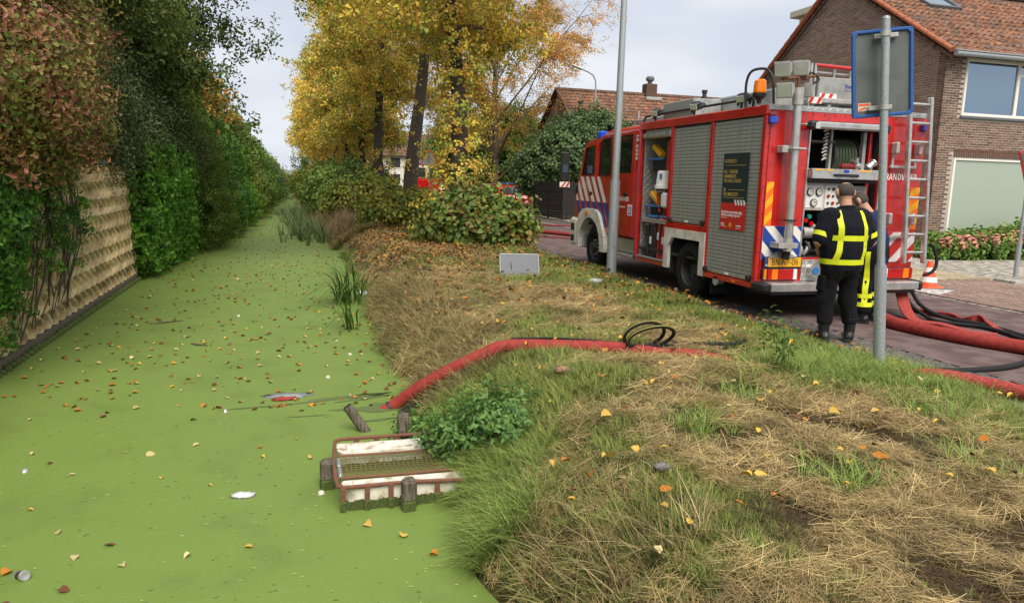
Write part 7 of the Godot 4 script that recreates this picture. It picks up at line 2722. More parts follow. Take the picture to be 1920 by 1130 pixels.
func cab(t: Node, side: Basis) -> void:
	var U := CSGShape3D.OPERATION_UNION
	var S := CSGShape3D.OPERATION_SUBTRACTION
	var I := CSGShape3D.OPERATION_INTERSECTION
	var W := 2.46
	var outline := [[3.61, 0.72], [6.40, 0.72], [6.47, 0.95], [6.47, 1.45], [6.40, 1.60], [6.09, 2.37], [6.02, 2.44], [5.92, 2.475], [5.42, 2.50], [5.24, 2.54], [5.08, 2.605], [4.95, 2.63], [3.61, 2.665]]
	var inner := [[3.66, 0.80], [6.34, 0.80], [6.41, 1.0], [6.41, 1.45], [6.34, 1.58], [6.04, 2.33], [5.92, 2.42], [5.42, 2.44], [5.05, 2.55], [3.66, 2.60]]
	var hood := [[0.0, 0.6], [W, 0.6], [W, 1.6]]
	var hood2 := [[0.05, 0.7], [W - 0.05, 0.7], [W - 0.05, 1.6]]
	for k in 6:
		var a := PI / 2 * k / 5.0
		hood.append([W - 0.055 - 0.13 + 0.13 * cos(a), 2.67 - 0.13 + 0.13 * sin(a)])
		hood2.append([W - 0.10 - 0.12 + 0.12 * cos(a), 2.62 - 0.12 + 0.12 * sin(a)])
	for k in 6:
		var a := PI / 2 + PI / 2 * k / 5.0
		hood.append([0.055 + 0.13 + 0.13 * cos(a), 2.67 - 0.13 + 0.13 * sin(a)])
		hood2.append([0.10 + 0.12 + 0.12 * cos(a), 2.62 - 0.12 + 0.12 * sin(a)])
	hood.append([0.0, 1.6])
	hood2.append([0.05, 1.6])
	var w1 := [[5.47, 1.80], [6.16, 1.78], [6.10, 1.95], [5.95, 2.33], [5.47, 2.36]]
	var w2 := [[4.76, 1.80], [5.28, 1.80], [5.24, 2.40], [5.12, 2.46], [4.74, 2.48]]
	var w3 := [[3.82, 1.83], [4.50, 1.83], [4.50, 2.48], [3.80, 2.50]]
	var arch := []
	for k in 20:
		var a := TAU * k / 20
		arch.append([5.45 + 0.62 * cos(a), 0.40 + 0.62 * sin(a)])
	csg(t, "cab_shell", [[side_prism(outline, 0.0, W), U], [front_prism(hood, 3.0, 7.0), I], [[[side_prism(inner, 0.05, W - 0.05), U], [front_prism(hood2, 3.0, 7.0), I]], S], [side_prism(w1, -0.2, W + 0.2), S], [side_prism(w2, -0.2, W + 0.2), S], [side_prism(w3, -0.2, W + 0.2), S], [side_prism([[6.28, 1.62], [6.7, 1.62], [6.4, 2.34], [5.95, 2.34]], 0.17, W - 0.17), S], [side_prism(arch, -0.2, W + 0.2), S]], M.red)
	# doors: sheets that stand a little proud, so that their seams show
	for q in [[[[5.40, 1.10], [5.46, 1.06], [6.05, 1.06], [6.36, 1.12], [6.40, 1.42], [6.33, 1.58], [6.06, 2.28], [5.97, 2.38], [5.42, 2.42]], w1, 5.6, 1.45], [[[3.69, 0.75], [4.66, 0.75], [4.66, 1.2], [4.72, 2.5], [3.69, 2.55]], w3, 4.0, 1.47]]:
		var d := csg(t, "door", [[side_prism(q[0], -0.009, 0.03), U], [side_prism(q[1], -0.2, 0.2), S]], M.red)
		if q[2] > 5:
			d.position.x = 0.0
		var g := Geo.new()
		g.box(V(-0.02, q[3], -q[2]), V(0.025, 0.03, 0.15), 0.01)
		g.box(V(-0.012, q[3] - 0.01, -q[2] - 0.03), V(0.01, 0.075, 0.12), 0.004)
		part(d, "handle", g, M.black_plastic)
	# glass
	var tint := mk("tint_glass", Color(0.02, 0.025, 0.022), 0.05)
	tint.transparency = BaseMaterial3D.TRANSPARENCY_ALPHA
	tint.albedo_color.a = 0.5
	for w in [w1, w2, w3]:
		var c := Vector2.ZERO
		for p in w:
			c += Vector2(p[0], p[1]) / w.size()
		part(t, "window", side_prism(w, 0.016, 0.022), tint)
		part(t, "window", side_prism(w, W - 0.022, W - 0.016), tint)
		var rg := Geo.new()
		for i in w.size():
			var a := V(0.004, w[i][1], -w[i][0])
			var b := V(0.004, w[(i + 1) % w.size()][1], -w[(i + 1) % w.size()][0])
			rg.tube([a, b], 0.011, 6)
		part(t, "window_seal", rg, M.rubber)
	part(t, "windscreen", side_prism([[6.345, 1.64], [6.357, 1.64], [6.075, 2.33], [6.063, 2.33]], 0.17, W - 0.17), tint)
	# seats and steering wheel
	for q in [[0.3, 5.3], [1.6, 5.3], [0.3, 4.1], [1.0, 4.1], [1.7, 4.1]]:
		var g := Geo.new()
		bx(g, q[0], q[0] + 0.5, 0.95, 1.3, q[1] - 0.2, q[1] + 0.35, 0.05)
		bx(g, q[0] + 0.02, q[0] + 0.48, 1.3, 2.0, q[1] - 0.25, q[1] - 0.1, 0.05)
		bx(g, q[0] + 0.12, q[0] + 0.38, 2.02, 2.22, q[1] - 0.24, q[1] - 0.12, 0.04)
		part(t, "seat", g, M.dark_void)
	var g := Geo.new()
	bx(g, 0.06, W - 0.06, 0.82, 0.9, 3.7, 6.3)
	bx(g, 0.06, W - 0.06, 1.3, 1.6, 6.1, 6.35, 0.04)
	part(t, "cab_floor", g, M.dark_void)
	g = Geo.new()
	g.lathe([V2(0, 0), V2(0.09, 0.01), V2(0.12, 0.1), V2(0.08, 0.2), V2(0, 0.22)], 14, Transform3D(Basis(), V(0.3, 2.0, -5.05)))
	part(t, "white_helmet", g, M.white_plastic)
	# stripes on the cab side
	var wh := Geo.new()
	var bl := Geo.new()
	var clipw := PackedVector2Array([V2(4.52, 1.285), V2(6.395, 1.285), V2(6.40, 1.42), V2(6.30, 1.62), V2(6.2, 1.765), V2(4.52, 1.765)])
	var clipb := PackedVector2Array([V2(4.0, 0.76), V2(6.395, 0.95), V2(6.395, 1.28), V2(4.0, 1.28)])
	for k in 7:
		var z0 := 7.05 - k * 0.285
		var ww := PackedVector2Array([V2(z0, 1.765), V2(z0 - 0.15, 1.765), V2(z0 - 0.15 - 0.36, 1.285), V2(z0 - 0.36, 1.285)])
		var bb := PackedVector2Array([V2(z0 - 0.36, 1.28), V2(z0 - 0.51, 1.28), V2(z0 - 0.51 - 0.42, 0.72), V2(z0 - 0.36 - 0.42, 0.72)])
		for c in Geometry2D.intersect_polygons(ww, clipw):
			wh.prism(c, 0.002, Transform3D(Basis(V(0, 0, -1), V(0, 1, 0), V(1, 0, 0)), V(-0.0125, 0, 0)))
		if k > 0:
			for c in Geometry2D.intersect_polygons(bb, clipb):
				bl.prism(c, 0.002, Transform3D(Basis(V(0, 0, -1), V(0, 1, 0), V(1, 0, 0)), V(-0.0125, 0, 0)))
	part(t, "white_stripe", wh, M.white_film).set_meta("kind", "stuff")
	part(t, "blue_stripe", bl, M.blue_film).set_meta("kind", "stuff")
	words(t, "lettering", "BRANDWEER", 0.075, M.white_film, Transform3D(side, V(-0.0095, 1.38, -4.10)), 0.78)
	words(t, "lettering", "veiligheidsregio", 0.026, M.white_film, Transform3D(side, V(-0.0095, 1.24, -4.12)), 0.9)
	words(t, "lettering", "16-6332", 0.085, M.white_film, Transform3D(Basis(V(0, -1, 0), V(0, 0, 1), V(-1, 0, 0)), V(-0.0015, 2.27, -3.645)), 1.05)
	var st := bxp(t, "emergency_number_sticker", M.white_film, -0.0115, -0.009, 1.10, 1.29, 3.71, 3.89, 0.0)
	words(st, "lettering", "112", 0.085, M.blue_film, Transform3D(side, V(-0.012, 1.205, -3.80)), 0.85)
	bxp(st, "small_print", M.blue_film, -0.0125, -0.0115, 1.125, 1.145, 3.73, 3.87, 0.0)
	# front wheel fender and bumper, white plastic
	var fen := [[4.74, 0.50], [4.78, 0.66], [5.02, 1.02], [5.12, 1.10], [5.28, 1.14], [5.72, 1.15], [5.90, 1.12], [6.06, 1.02], [6.2, 0.80], [6.2, 0.36], [4.74, 0.36]]
	var arch2 := []
	for k in 24:
		var a := TAU * k / 24
		arch2.append([5.50 + 0.56 * cos(a), 0.40 + 0.58 * sin(a)])
	csg(t, "front_fender", [[side_prism(fen, -0.07, 0.30), U], [side_prism(arch2, -0.3, 0.5), S], [side_prism([[4.9, 0.2], [6.1, 0.2], [6.02, 0.48], [4.98, 0.48]], -0.3, 0.5), S]], M.white_paint)
	csg(t, "front_fender", [[side_prism(fen, W - 0.30, W + 0.07), U], [side_prism(arch2, W - 0.5, W + 0.3), S]], M.white_paint)
	bxp(t, "indicator", M.lamp_amber, -0.085, -0.068, 1.02, 1.09, 5.55, 5.72, 0.012)
	bxp(t, "front_bumper", M.white_paint, -0.05, W + 0.05, 0.36, 0.93, 6.24, 6.62, 0.05)
	for q in [[0.44, 0.58], [0.66, 0.82]]:
		bxp(t, "bumper_recess", M.dark_void, -0.056, -0.02, q[0], q[1], 6.34, 6.54, 0.01)
	bxp(t, "under_cab_tank", M.galv, 0.02, 0.4, 0.34, 0.62, 5.98, 6.22, 0.02)
	g = Geo.new()
	bx(g, 0.3, W - 0.3, 0.72, 1.1, 4.85, 6.1)
	part(t, "engine_block", g, M.dark_void)
	# step below the crew door
	g = Geo.new()
	bx(g, 0.10, 0.5, 0.42, 0.68, 3.66, 4.72, 0.01)
	part(t, "step_box", g, M.tread)
	bxp(t, "cab_step", M.alu, 0.0, 0.3, 0.36, 0.41, 3.64, 4.72, 0.01)
	# mirror with its arms
	var m := bxp(t, "mirror", M.black_plastic, -0.34, -0.16, 1.66, 2.26, 6.46, 6.56, 0.03)
	bxp(m, "mirror_glass", M.mirror_glass, -0.31, -0.2, 1.84, 2.0, 6.454, 6.462, 0.0)
	bxp(m, "striped_plate", M.white_film, -0.36, -0.14, 1.54, 1.65, 6.46, 6.49, 0.004)
	g = Geo.new()
	for q in 2:
		g.flat([V(-0.34 + q * 0.1, 1.545, -6.457), V(-0.30 + q * 0.1, 1.545, -6.457), V(-0.22 + q * 0.08, 1.645, -6.457), V(-0.26 + q * 0.08, 1.645, -6.457)])
	part(m, "red_stripe", g, M.poster_red)
	g = Geo.new()
	g.tube([V(-0.25, 2.33, -6.5), V(-0.1, 2.34, -6.42), V(0.08, 2.36, -6.14)], 0.012, 6)
	g.tube([V(-0.25, 2.26, -6.5), V(-0.25, 2.33, -6.5)], 0.012, 6)
	g.tube([V(-0.25, 1.66, -6.5), V(-0.24, 1.52, -6.5), V(0.02, 1.5, -6.42)], 0.014, 6)
	part(m, "mirror_arm", g, M.black_plastic)
	g = Geo.new()
	g.tube([V(-0.01, 1.42, -6.4), V(-0.015, 1.6, -6.32)], 0.03, 8)
	part(t, "grab_handle", g, M.black_plastic)
	# blue lights on the cab roof
	for x in [0.18, W - 0.42]:
		var b := bxp(t, "blue_beacon", M.lamp_blue, x, x + 0.24, 2.50, 2.66, 5.72, 5.92, 0.03)
		bxp(b, "beacon_base", M.black_plastic, x - 0.01, x + 0.25, 2.46, 2.50, 5.70, 5.94, 0.01)


func roof_gear(t: Node) -> void:
	var g := Geo.new()
	g.tube(smooth([V(0.09, 2.66, -3.62), V(0.09, 2.74, -3.58), V(0.09, 2.775, -3.4), V(0.09, 2.78, -2.0), V(0.09, 2.78, -0.62)], 4), 0.018, 8)
	var rail := part(t, "roof_rail", g, M.black_plastic)
	for z in [0.60, 1.80, 3.05]:
		g = Geo.new()
		var b := Basis(V(0, 1, 0), -1.2) * Basis(V(1, 0, 0), 0.35)
		g.box(V(0.03, 2.80, -z), V(0.16, 0.12, 0.13), 0.03, b)
		g.box(V(0.10, 2.80, -z + 0.02), V(0.1, 0.08, 0.16), 0.03, b)
		var f := part(rail, "scene_light", g, M.black_plastic)
		g = Geo.new()
		g.box(V(0.03, 2.80, -z) + b * V(0, 0, 0.068), V(0.125, 0.085, 0.012), 0.004, b)
		part(f, "lens", g, M.lamp_glass)
	for z in [0.45, 0.72, 1.95, 3.2]:
		g = Geo.new()
		g.tube(smooth([V(0.09, 2.67, -z), V(0.09, 2.76, -z), V(0.10, 2.80, -z - 0.06), V(0.10, 2.72, -z - 0.1)], 3), 0.018, 7)
		part(rail, "rail_bracket", g, M.black_plastic)
	# long grey chest and treadplate box
	bxp(t, "roof_chest", M.grey_box, 0.62, 1.25, 2.645, 2.98, 0.75, 3.55, 0.02)
	bxp(t, "roof_chest", M.grey_box, 0.45, 1.6, 2.67, 2.82, 3.62, 4.75, 0.02)
	var tb := bxp(t, "treadplate_box", M.tread, 0.12, 0.60, 2.645, 2.94, 2.05, 3.0, 0.012)
	bxp(tb, "box_end", M.alu, 0.13, 0.59, 2.65, 2.93, 2.043, 2.05, 0.0)
	g = Geo.new()
	g.tube([V(0.4, 2.82, -4.5), V(0.4, 2.95, -4.5)], 0.02, 6)
	part(t, "roof_vent", g, M.alu_dull)
	# amber beacon with a guard hoop
	g = Geo.new()
	g.lathe([V2(0.0, 0.0), V2(0.025, 0.0), V2(0.03, 0.04), V2(0.085, 0.09), V2(0.088, 0.13), V2(0, 0.13)], 20, Transform3D(Basis(), V(0.07, 2.70, -0.30)))
	var b := part(t, "amber_beacon", g, M.black_plastic)
	g = Geo.new()
	g.lathe([V2(0.078, 0.13), V2(0.082, 0.15), V2(0.074, 0.28), V2(0.05, 0.30), V2(0, 0.302)], 20, Transform3D(Basis(), V(0.07, 2.70, -0.30)))
	part(b, "beacon_dome", g, M.lamp_amber)
	g = Geo.new()
	g.tube(smooth([V(-0.04, 2.66, -0.42), V(-0.05, 2.95, -0.43), V(-0.02, 3.10, -0.38), V(0.08, 3.13, -0.28), V(0.13, 3.08, -0.2), V(0.16, 2.95, -0.16), V(0.18, 2.66, -0.14)], 5), 0.017, 8)
	part(b, "guard_hoop", g, M.black_plastic)
	# ladder gantry at the rear
	var k := thing_part(t, "ladder_gantry")
	bxp(k, "gantry_board", M.grey_box, 0.80, 2.15, 2.80, 3.06, 0.12, 0.20, 0.01)
	bxp(k, "gantry_sill", M.alu_dull, 0.72, 2.15, 2.73, 2.795, 0.05, 0.4, 0.01)
	words(k, "maker_name", "Hoog", 0.05, M.blue_film, Transform3D(Basis(), V(1.28, 2.96, -0.117)), 0.9)
	words(k, "maker_name", "Rebuild", 0.042, M.blue_film, Transform3D(Basis(), V(1.42, 2.93, -0.117)), 0.9)
	bxp(k, "name_underline", M.blue_film, 1.20, 1.52, 2.905, 2.911, 0.117, 0.12, 0.0)
	for x in [0.70, 0.76]:
		g = Geo.new()
		g.tube([V(x, 2.66, -0.15), V(x, 3.22, -0.15)], 0.018, 8)
		part(k, "gantry_post", g, M.alu)
	g = Geo.new()
	g.tube([V(0.76, 3.20, -0.15), V(2.15, 3.17, -0.15)], 0.026, 10)
	part(k, "red_handrail", g, M.red)
	g = Geo.new()
	g.tube([V(0.76, 3.12, -0.18), V(2.15, 3.10, -0.18)], 0.014, 8)
	for x in [1.05, 1.3, 1.7]:
		g.tube([V(x, 3.05, -0.16), V(x, 3.17, -0.15)], 0.016, 7)
	part(k, "lower_handrail", g, M.alu)
	for q in [[0.60, 0.80, 2.715], [0.82, 1.08, 2.775]]:
		var pl := bxp(k, "striped_plate", M.white_film, q[0], q[1], q[2], q[2] + 0.08, 0.03 if q[0] < 0.7 else 0.105, 0.05 if q[0] < 0.7 else 0.119, 0.0)
		g = Geo.new()
		var zz := -0.028 if q[0] < 0.7 else -0.103
		for i in 2:
			var x0: float = q[0] + 0.0 + i * 0.12
			g.flat([V(x0, q[2], zz), V(x0 + 0.05, q[2], zz), V(x0 + 0.09, q[2] + 0.08, zz), V(x0 + 0.04, q[2] + 0.08, zz)])
		part(pl, "red_stripe", g, M.poster_red)
	g = Geo.new()
	for x in [0.95, 1.35, 1.75]:
		bx(g, x, x + 0.06, 2.66, 2.73, 0.1, 3.4, 0.01)
	part(k, "ladder_rail", g, M.alu)
	for q in 10:
		g = Geo.new()
		g.tube([V(0.98, 2.78, -0.4 - q * 0.3), V(1.80, 2.78, -0.4 - q * 0.3)], 0.018, 8)
		part(k, "rung", g, M.alu)


# signed distance of a figure: bones [a, b, ra, rb, squash, blend group]; squash flattens front to back
class Field:
	var bones := []
	var k := 0.05
	var fold := 0.0
	var fq := 9.0
	var nf := FastNoiseLite.new()
	var holes := []  # [centre, radius]
	var cuts := []  # [point, outward normal]: keep only the inner side

	func bone(a: Vector3, b: Vector3, ra: float, rb: float, wide := 1.0) -> void:
		bones.append([a, b, ra, rb, wide, (b - a), maxf((b - a).length_squared(), 1e-9)])

	func d(p: Vector3) -> float:
		var r := 1e9
		for q in bones:
			var pa: Vector3 = p - q[0]
			var ab: Vector3 = q[5]
			var t := clampf(pa.dot(ab) / q[6], 0.0, 1.0)
			var v := pa - ab * t
			var w: float = q[4]
			if w != 1.0:
				v.x /= w
			var e: float = v.length() - lerpf(q[2], q[3], t)
			var h := maxf(k - absf(r - e), 0.0)
			r = minf(r, e) - h * h * 0.25 / k
		if fold > 0.0 and r < 0.08:
			r += fold * nf.get_noise_3d(p.x * 100.0 * fq, p.y * 60.0 * fq, p.z * 100.0 * fq)
		for c in holes:
			r = maxf(r, c[1] - p.distance_to(c[0]))
		for c in cuts:
			r = maxf(r, (p - c[0]).dot(c[1]))
		return r

	func grad(p: Vector3) -> Vector3:
		var e := 0.004
		return Vector3(d(p + Vector3(e, 0, 0)) - d(p - Vector3(e, 0, 0)), d(p + Vector3(0, e, 0)) - d(p - Vector3(0, e, 0)), d(p + Vector3(0, 0, e)) - d(p - Vector3(0, 0, e))).normalized()

	func hit(p: Vector3, dir: Vector3) -> Vector3:
		for i in 40:
			var e := d(p)
			if e < 0.0015:
				break
			p += dir * e * 0.8
		return p

	func mesh_into(g: Geo, cell: float) -> void:  # surface nets
		var lo := Vector3.ONE * 1e9
		var hi := -lo
		for q in bones:
			var r: float = maxf(q[2], q[3]) * maxf(q[4], 1.0) + k * 0.5 + cell * 2
			for e in [q[0], q[1]]:
				lo = lo.min(e - Vector3.ONE * r)
				hi = hi.max(e + Vector3.ONE * r)
		var n := Vector3i(((hi - lo) / cell).ceil()) + Vector3i.ONE
		var val := PackedFloat32Array()
		val.resize(n.x * n.y * n.z)
		val.fill(1.0)
		var blk := 4
		var reach := cell * blk * 0.87 + 0.02
		for bz in range(0, n.z, blk):
			for by in range(0, n.y, blk):
				for bx in range(0, n.x, blk):
					var c := lo + (Vector3(bx, by, bz) + Vector3.ONE * (blk * 0.5 - 0.5)) * cell
					var e := d(c)
					if absf(e) > reach + 0.01:
						if e < 0.0:
							for z in range(bz, mini(bz + blk, n.z)):
								for y in range(by, mini(by + blk, n.y)):
									for x in range(bx, mini(bx + blk, n.x)):
										val[x + n.x * (y + n.y * z)] = -1.0
						continue
					for z in range(bz, mini(bz + blk, n.z)):
						for y in range(by, mini(by + blk, n.y)):
							for x in range(bx, mini(bx + blk, n.x)):
								val[x + n.x * (y + n.y * z)] = d(lo + Vector3(x, y, z) * cell)
		var ids := {}
		var off := [0, 1, n.x, n.x + 1, n.x * n.y, n.x * n.y + 1, n.x * n.y + n.x, n.x * n.y + n.x + 1]
		var cor := []
		for i in 8:
			cor.append(Vector3(i & 1, (i >> 1) & 1, (i >> 2) & 1))
		var edges := [[0, 1], [2, 3], [4, 5], [6, 7], [0, 2], [1, 3], [4, 6], [5, 7], [0, 4], [1, 5], [2, 6], [3, 7]]
		for z in n.z - 1:
			for y in n.y - 1:
				for x in n.x - 1:
					var b := x + n.x * (y + n.y * z)
					var neg := 0
					for o in off:
						if val[b + o] < 0.0:
							neg += 1
					if neg == 0 or neg == 8:
						continue
					var sum := Vector3.ZERO
					var cnt := 0
					for e in edges:
						var va := val[b + off[e[0]]]
						var vb := val[b + off[e[1]]]
						if (va < 0.0) != (vb < 0.0):
							sum += cor[e[0]].lerp(cor[e[1]], va / (va - vb))
							cnt += 1
					var p := lo + (Vector3(x, y, z) + sum / cnt) * cell
					ids[b] = g.pt(p, grad(p))
		var ax := [1, n.x, n.x * n.y]
		for b in ids:
			for a in 3:
				var u: int = ax[(a + 1) % 3]
				var w: int = ax[(a + 2) % 3]
				# the grid edge from this cell's corner along axis a is shared by the cells b, b-u, b-w, b-u-w
				if (val[b] < 0.0) != (val[b + ax[a]] < 0.0) and ids.has(b - u) and ids.has(b - w) and ids.has(b - u - w):
					var i0: int = ids[b]
					var i1: int = ids[b - u]
					var i2: int = ids[b - u - w]
					var i3: int = ids[b - w]
					g.tri(i0, i1, i2)
					g.tri(i0, i2, i3)


func band(f: Field, pts: Array, dirs: Array, across: Array, w: float) -> Geo:  # a strip laid on the surface
	var A := []
	var B := []
	for i in pts.size():
		var a := f.hit(pts[i] + across[i] * w * 0.5, dirs[i])
		var b := f.hit(pts[i] - across[i] * w * 0.5, dirs[i])
		if f.d(a) > 0.01 or f.d(b) > 0.01:
			continue
		A.append(a + f.grad(a) * 0.006)
		B.append(b + f.grad(b) * 0.006)
	var g := Geo.new()
	g.ribbon(A, B)
	return g


func ring(f: Field, c: Vector3, axis: Vector3, w: float, r := 0.6) -> Geo:
	var pts := []
	var dirs := []
	var ac := []
	var s := axis.cross(V(0.3, 0.2, 1)).normalized()
	var o := axis.cross(s)
	for k in 41:
		var a := TAU * k / 40
		var d := s * cos(a) + o * sin(a)
		pts.append(c + d * r)
		dirs.append(-d)
		ac.append(axis)
	return band(f, pts, dirs, ac, w)


func hand_bones(f: Field, wrist: Vector3, dir: Vector3, palm_n: Vector3, out: float) -> void:
	dir = dir.normalized()
	var side := dir.cross(palm_n).normalized() * out
	f.bone(wrist, wrist + dir * 0.035, 0.026, 0.03)
	for k in 4:
		var b := wrist + dir * 0.075 + side * (k - 1.5) * 0.021
		f.bone(wrist + dir * 0.02 + side * (k - 1.5) * 0.012, b, 0.016, 0.013)
		var ln: float = [0.036, 0.042, 0.039, 0.03][k]
		var d1 := (dir + palm_n * 0.5).normalized()
		var d2 := (dir * 0.4 + palm_n).normalized()
		f.bone(b, b + d1 * ln, 0.0105, 0.0095)
		f.bone(b + d1 * ln, b + d1 * ln + d2 * ln * 0.8, 0.0095, 0.008)
	var tb := wrist + dir * 0.025 - side * 0.028
	f.bone(tb, tb + (dir * 0.7 - side * 0.7 + palm_n * 0.3).normalized() * 0.036, 0.013, 0.011)
	f.bone(tb + (dir * 0.7 - side * 0.7 + palm_n * 0.3).normalized() * 0.036, tb + (dir * 1.3 - side * 0.6 + palm_n * 0.7).normalized() * 0.062, 0.011, 0.009)


func head_field(c: Vector3, face: Vector3, up: Vector3, neck: Vector3) -> Field:  # c: centre of the skull
	var f := Field.new()
	f.k = 0.03
	var r := face.cross(up).normalized()
	f.bone(c + face * -0.012 + up * 0.02, c + face * 0.018 + up * 0.012, 0.092, 0.086)
	f.bone(c + face * 0.03 - up * 0.045, c + face * 0.04 - up * 0.07, 0.062, 0.05)
	f.bone(c + face * 0.066 - up * 0.095, c + face * 0.068 - up * 0.1, 0.026, 0.024)
	f.bone(c + face * 0.094 - up * 0.0, c + face * 0.11 - up * 0.035, 0.011, 0.015)
	f.bone(c + face * 0.088 - up * 0.062 - r * 0.018, c + face * 0.088 - up * 0.062 + r * 0.018, 0.009, 0.009)
	f.bone(c + face * 0.09 - up * 0.073 - r * 0.014, c + face * 0.09 - up * 0.073 + r * 0.014, 0.009, 0.009)
	for s in [-1.0, 1.0]:
		f.bone(c + r * s * 0.032 + face * 0.084 + up * 0.018, c + r * s * 0.05 + face * 0.072 + up * 0.014, 0.012, 0.01)
		f.bone(c + r * s * 0.09 + up * 0.015 - face * 0.008, c + r * s * 0.088 - up * 0.03 + face * 0.0, 0.016, 0.011)
		f.bone(c + r * s * 0.098 + up * 0.022 - face * 0.016, c + r * s * 0.096 - up * 0.012 - face * 0.014, 0.008, 0.008)
	f.bone(c - up * 0.06 - face * 0.01, neck, 0.058, 0.065)
	return f


func people() -> void:
	# the man who stands with his back to us
	var p := thing("person", "person in dark short sleeved jacket with yellow bands, back to the camera", "person", V(5.78, -0.03, -6.82), -0.12, "firefighters behind the engine")
	var face := V(0.12, -0.22, -1).normalized()
	var up := V(0.02, 1, -0.22).normalized()
	var hc := V(0.0, 1.64, -0.055)
	var nk := V(0.0, 1.46, -0.01)
	var body := Geo.new()
	var hf := head_field(hc, face, up, nk)
	hf.mesh_into(body, 0.0075)
	var f := Field.new()
	f.k = 0.06
	var lhip := V(-0.10, 0.90, 0.0)
	var rhip := V(0.10, 0.90, 0.0)
	var lkn := V(-0.135, 0.49, -0.03)
	var rkn := V(0.135, 0.49, -0.025)
	var lan := V(-0.15, 0.11, 0.02)
	var ran := V(0.155, 0.11, 0.03)
	var lsh := V(-0.205, 1.385, 0.0)
	var rsh := V(0.205, 1.385, 0.0)
	var lel := V(-0.31, 1.12, 0.03)
	var rel := V(0.315, 1.12, 0.02)
	var lwr := V(-0.17, 1.02, -0.19)
	var rwr := V(0.19, 0.97, -0.16)
	for q in [[lhip, lkn, 0.075, 0.05], [lkn, lan, 0.05, 0.035], [rhip, rkn, 0.075, 0.05], [rkn, ran, 0.05, 0.035], [V(0, 0.92, 0), V(0, 1.1, 0), 0.11, 0.11], [V(0, 1.1, 0), V(0, 1.33, 0), 0.11, 0.12], [nk, V(0, 1.30, 0), 0.06, 0.09], [lsh, lel, 0.05, 0.042], [rsh, rel, 0.05, 0.042], [lel, lwr, 0.046, 0.03], [rel, rwr, 0.046, 0.03], [lan, lan + V(0, -0.04, -0.1), 0.035, 0.03], [ran, ran + V(0, -0.04, -0.1), 0.035, 0.03]]:
		f.bone(q[0], q[1], q[2], q[3])
	f.mesh_into(body, 0.016)
	var hl := Field.new()
	hl.k = 0.012
	hand_bones(hl, rwr, V(-0.35, -0.5, -0.8), V(-0.8, 0.2, 0.3).normalized(), 1.0)
	hand_bones(hl, lwr, V(0.35, -0.5, -0.8), V(0.8, 0.2, 0.3).normalized(), -1.0)
	hl.mesh_into(body, 0.005)
	part(p, "body", body, M.skin)
	# close cropped hair that leaves the crown bare
	var hair := head_field(hc, face, up, nk)
	for i in hair.bones.size():
		hair.bones[i][2] += 0.0025
		hair.bones[i][3] += 0.0025
	hair.bones.resize(1)
	hair.holes = [[hc + up * 0.118 - face * 0.025, 0.047]]
	hair.cuts = [[hc - up * 0.075, (-up - face * 0.25).normalized()], [hc + face * 0.06, face]]
	var hg := Geo.new()
	hair.mesh_into(hg, 0.009)
	part(p, "hair", hg, M.hair)
	# jacket
	var j := Field.new()
	j.k = 0.07
	j.fold = 0.016
	j.nf.seed = 3
	j.nf.frequency = 0.006
	var torso := Field.new()
	torso.k = 0.07
	torso.fold = 0.016
	torso.nf = j.nf
	for q in [[V(0, 0.86, 0.0), V(0, 1.05, 0.0), 0.165, 0.165, 1.42], [V(0, 1.05, 0.0), V(0, 1.27, 0.01), 0.165, 0.165, 1.5], [V(0, 1.27, 0.01), V(0, 1.37, 0.0), 0.155, 0.115, 1.62], [V(-0.16, 1.375, 0), V(0.16, 1.375, 0), 0.085, 0.085, 1.0]]:
		torso.bone(q[0], q[1], q[2], q[3], q[4])
		j.bone(q[0], q[1], q[2], q[3], q[4])
	var sl := Field.new()
	sl.k = 0.05
	for s in [[lsh, lel], [rsh, rel]]:
		var e: Vector3 = s[0].lerp(s[1], 0.86)
		j.bone(s[0], e, 0.088, 0.082)
	sl.bone(rsh, rsh.lerp(rel, 0.86), 0.088, 0.082)
	var sl2 := Field.new()
	sl2.bone(lsh, lsh.lerp(lel, 0.86), 0.088, 0.082)
	j.cuts = [[V(0, 0.80, 0), V(0, -1, 0)]]
	var jg := Geo.new()
	j.mesh_into(jg, 0.015)
	var jk := part(p, "jacket", jg, M.navy_cloth)
	var cl := Geo.new()
	for i in 3:
		var ps := []
		for k in 25:
			var a := TAU * k / 24
			ps.append(V(cos(a) * (0.092 - 0.004 * i), 1.435 + 0.024 * i + 0.018 * sin(a), sin(a) * (0.085 - 0.003 * i) - 0.012))
		cl.tube(ps, 0.021 - 0.003 * i, 8, false)
	part(jk, "collar", cl, M.navy_cloth)
	for y in [0.905, 1.165]:
		part(jk, "reflective_band", ring(torso, V(0, y, 0), V(0, 1, 0), 0.058), M.band_yellow)
	for x in [-0.155, 0.155]:
		for sgn in [1.0, -1.0]:
			var pts := []
			var ds := []
			var ac := []
			for k in 22:
				var q := k / 21.0
				pts.append(V(x * (1.0 - 0.12 * q) + 0.012 * sin(q * 5.0), lerpf(0.935, 1.455, q), 0.5 * sgn))
				ds.append(V(0, 0, -sgn))
				ac.append(V(1, 0, 0))
			part(jk, "reflective_band", band(torso, pts, ds, ac, 0.056), M.band_yellow)
	part(jk, "sleeve_band", ring(sl, rsh.lerp(rel, 0.74), (rel - rsh).normalized(), 0.05, 0.3), M.band_yellow)
	part(jk, "sleeve_band", ring(sl2, lsh.lerp(lel, 0.74), (lel - lsh).normalized(), 0.05, 0.3), M.band_yellow)
	# trousers and boots
	var tr := Field.new()
	tr.k = 0.06
	tr.fold = 0.018
	tr.nf.seed = 9
	tr.nf.frequency = 0.007
